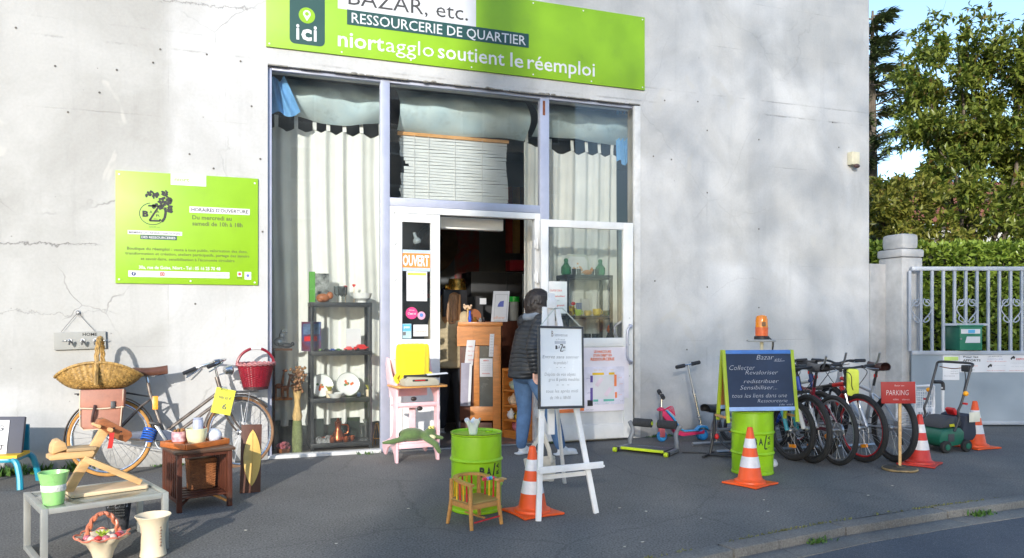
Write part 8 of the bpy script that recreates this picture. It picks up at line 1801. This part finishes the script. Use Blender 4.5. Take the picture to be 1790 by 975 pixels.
b2_, M2 = mtb("dark red bicycle with grey saddle parked rear wheel outward", (5.375, -1.60, 0), R(82), REDF, LIMA, REDF, .022, .325, 0, -2, rim=STEEL, saddle_c=mat("grey_black_saddle", (.07, .07, .075), .5), bars="riser", reflect=-35)
b3, M3 = mtb("black mountain bike with red rims and bar ends in the middle of the rack", (5.69, -1.55, 0), R(-97), BLKF, REDA, SILF, .026, .325, 6, 2, rim=mat("red_rim", srgb(170, 30, 35), .35), bars="ends", reflect=262)
pz = MB().prism(round_rect(-.055, .055, -.13, .13, .03), .05, Matrix.Translation((0, -.025, 0))).build("pouch", mat("yellow_lime_pouch", srgb(205, 215, 70), .6), None, bevel=.012); pz.location = (5.62, -1.98, .75); pz.rotation_euler = (0, 0, R(-30)); tag(pz, "yellow lime pouch hanging from the black bicycle's handlebar", "pouch")
b4, M4 = mtb("silver bicycle with a red and black saddle next to the PARKING sign", (6.02, -1.66, 0), R(80), SILF, REDA, SILF, .027, .325, 0, 1, saddle_c=mat("red_black_saddle", srgb(120, 40, 40), .5, var=.6, scale=14, col2=(.03, .03, .03)), bars="riser", reflect=-40)
b5, M5 = mtb("teal bicycle half hidden behind the chalkboard and the blue bike", (5.09, -1.25, 0), R(-95), TEALF, REDA, TEALF, .024, .29, 10, -1, reflect=255)
b6, M6 = mtb("navy bicycle standing behind the red bicycle in the rack", (5.53, -1.18, 0), R(-92), NAVF, WHF, WHF, .024, .325, -8, 0, bars="ends", reflect=240)
# ================================================================ parking sign
pk = thing("parking_sign", "red handwritten PARKING sign on a wooden post in a tyre base", "sign", (5.66, -2.50, 0), R(-33)); 
MB().lathe([(.06, 0), (.145, 0), (.15, .012), (.13, .026), (.05, .03), (.05, .04), (0, .042)], 28, cap=False, wob=lambda a, i: 1 + .02 * math.sin(a * 3)).build("base", mat("old_wood_base", srgb(80, 72, 60), .8, var=.4, scale=12), pk); MB().torus((0, 0, .012), (0, 0, 1), .142, .010, 36, 6).build("base_rim", mat("worn_wood_rim", srgb(150, 125, 85), .7, var=.3, scale=12), pk)
MB().bx(-.012, .012, -.008, .012, .035, .66).build("post", PINE, pk, bevel=.002); pkM = Matrix.Rotation(R(-1.5), 4, 'Y')
MB().bx(-.142, .142, -.022, -.010, .60, .795).build("board", mat("dark_red_board", srgb(165, 40, 38), .55, var=.1), pk, bevel=.003, M=pkM)
def ph(s_, a, b_, z, h): text(s_, a, b_, z, h, mat("pale_paint_letter", (.62, .50, .50), .7), pk, y=-.0235, bold=-.008, shear=.1, M=pkM)
ph("PARKING", -.10, .085, .675, .046); ph("vélos", -.045, .0, .63, .018); ph("clients", .03, .09, .63, .014); ph("Bazar etc", -.03, .05, .755, .014)
# ================================================================ lawn mower
DGR = mat("dark_green_mower_plastic", srgb(25, 95, 75), .4, var=.06, coat=.15); NAVY = mat("navy_grass_bag", srgb(50, 56, 70), .75, var=.12)
lm = thing("lawn_mower", "green electric lawn mower with a dark grass bag and folding handle", "lawn mower", (6.93, -1.80, 0), R(178)); 
# local x points forward (towards the bicycles), y to the machine's left
MB().prism([(-.14, .07), (.09, .05), (.15, .07), (.18, .13), (.16, .20), (.10, .235), (-.10, .25), (-.16, .20)], .36, Matrix.Translation((0, -.18, 0))).build("deck", DGR, lm, bevel=.03)
MB().prism([(-.15, .252), (.11, .237), (.08, .30), (.0, .355), (-.10, .36), (-.17, .30)], .28, Matrix.Translation((0, -.14, 0))).build("motor_cover", mat("dark_grey_cover", (.05, .052, .06), .5), lm, bevel=.025); MB().bx(-.01, .07, .1815, .186, .11, .19).build("side_panel", MATS["dark_grey_cover"], lm, bevel=.002); MB().prism([(-.06, .255), (.0, .255), (.01, .28), (-.05, .285)], .006, Matrix.Translation((0, .138, 0))).build("sticker", mat("yellow_sticker", srgb(235, 220, 40), .5), lm)
MB().prism([(-.13, .14), (-.18, .36), (-.26, .385), (-.33, .33), (-.35, .16), (-.30, .10), (-.2, .10)], .32, Matrix.Translation((0, -.16, 0))).build("grass_bag", NAVY, lm, bevel=.035)
for x, y in ((-.16, .19), (-.16, -.19), (.11, .19), (.11, -.19)):
    w_ = MB().lathe([(.02, -.022), (.055, -.022), (.062, -.015), (.062, .015), (.055, .022), (.02, .022)], 22, Matrix.Translation((x, y, .062)) @ Matrix.Rotation(R(90), 4, 'X')).build("wheel", RUBBER, lm); MB().lathe([(0, 0), (.03, 0), (.03, .006), (0, .008)], 14, Matrix.Translation((x, y + (.023 if y > 0 else -.030), .062)) @ Matrix.Rotation(R(-90), 4, 'X'), cap=False).build("hubcap", DGR, w_)
HG = mat("dark_tube_handle", (.035, .037, .042), .45)
lt = smooth_path([(.10, .20, .20), (.08, .215, .33), (.13, .215, .43), (.10, .21, .52), (-.02, .205, .86)], 5); rt_ = smooth_path([(-.05, -.20, .22), (-.10, -.215, .36), (-.16, -.215, .48), (-.22, -.21, .62), (-.30, -.205, .86)], 5)
YC = lambda y: y
H1, H2 = [], []
for s, x0 in ((.21, 0), (-.21, 0)):
    MB().tube(smooth_path([(.02, s, .22), (-.04, s, .34), (-.03, s, .42), (-.08, s, .52), (-.20, s, .86)], 6), .013, 10).build("handle_bar", HG, lm)
    MB().ball((-.11, s * 1.09, .60), (.026, .026, .026)).build("knob", mat("orange_knob", srgb(240, 160, 20), .4), lm); MB().box((-.085, s * 1.16, .50), (.022, .05, .02)).build("red_lever", REDP, lm, bevel=.004)
MB().tube(smooth_path([(-.20, .21, .86), (-.225, .20, .90), (-.235, .0, .905), (-.225, -.20, .90), (-.20, -.21, .86)], 6), .013, 10).build("handle_grip", HG, lm); MB().box((-.20, .16, .85), (.06, .09, .07)).build("switch_box", BLACK_PLASTIC, lm, bevel=.012); MB().tube(smooth_path([(-.19, .14, .84), (-.14, .20, .74), (-.10, .21, .62)], 5), .005, 5).build("cable", BLACK_PLASTIC, lm)
MB().tube(smooth_path([(-.19, .16, .86), (-.19, .0, .84), (-.21, -.18, .85)], 5), .005, 5).build("bail_bar", mat("copper_rod", srgb(150, 110, 90), .4, metal=.5), lm); MB().prism([(-.14, .36), (-.10, .42), (-.13, .44), (-.19, .38)], .10, Matrix.Translation((0, -.02, 0))).build("red_handle", REDP, lm, bevel=.006)
tg = MB().sheet(lambda u, v: (-.20 - .15 * u, .19 + .004 * math.sin(u * 5), .30 + .10 * v), 4, 4).build("price_tag", mat("cream_paper_tag", srgb(215, 212, 195), .8), lm, fixn=False)
# white trolley behind the bicycles
tv = thing("wire_trolley", "white wire cage trolley with black corner handles behind the bicycles", "trolley", (7.27, -1.2, 0), R(-8)); WW = mat("white_coated_wire", (.66, .66, .67), .4)
for x in (0, .24, .36):
    MB().tube([(x, 0, .02), (x, 0, .60 if x < .3 else .585)], .016 if x else .012, 8).build("post", WW, tv)
MB().tube([(0, .30, .02), (0, .30, .6)], .012, 8).build("post", WW, tv); MB().tube([(.24, .30, .02), (.24, .30, .6)], .012, 8).build("post", WW, tv)
for k in range(9): z = .10 + k * .055; MB().tube([(0, 0, z), (.24, 0, z), (.24, .30, z), (0, .30, z)], .004, 5, True).build("wire", WW, tv)
for k in range(7): MB().tube([(.03 + k * .03, -.004, .10), (.03 + k * .03, -.004, .56)], .004, 5).build("wire", WW, tv)
MB().tube([(0, 0, .6), (.24, 0, .605)], .014, 8).build("top_bar", WW, tv); MB().tube(smooth_path([(.25, 0, .645), (.345, 0, .64), (.365, 0, .60), (.362, 0, .55)], 4), .02, 8).build("corner_handle", BLACK_PLASTIC, tv)
MB().bx(.01, .23, -.012, -.006, .14, .36).build("label_sheet", PAPER, tv); text("BAZAR", .03, .20, .27, .04, GREY_INK, tv, y=-.014, bold=.02); text("etc", .12, .21, .20, .035, GREY_INK, tv, y=-.014)
# litter on the tarmac
LT = mat("pale_litter", (.45, .43, .38), .9); rq = random.Random(77)
lt_ = MB()
for (x, y) in ((2.62, -2.9), (2.75, -3.05), (3.0, -3.35), (3.75, -3.05), (3.55, -3.35), (2.35, -3.7), (4.6, -3.2), (5.05, -3.0), (1.2, -2.4), (.6, -3.1), (.1, -2.6), (2.2, -3.75)): lt_.prism([(rq.uniform(.006, .014) * math.cos(a), rq.uniform(.004, .01) * math.sin(a)) for a in (0, 1.2, 2.4, 3.6, 4.9)], .003, Matrix.Translation((x, y, .005)) @ Matrix.Rotation(R(90), 4, 'X'))
lt_.build("litter", LT, None, kind="stuff")
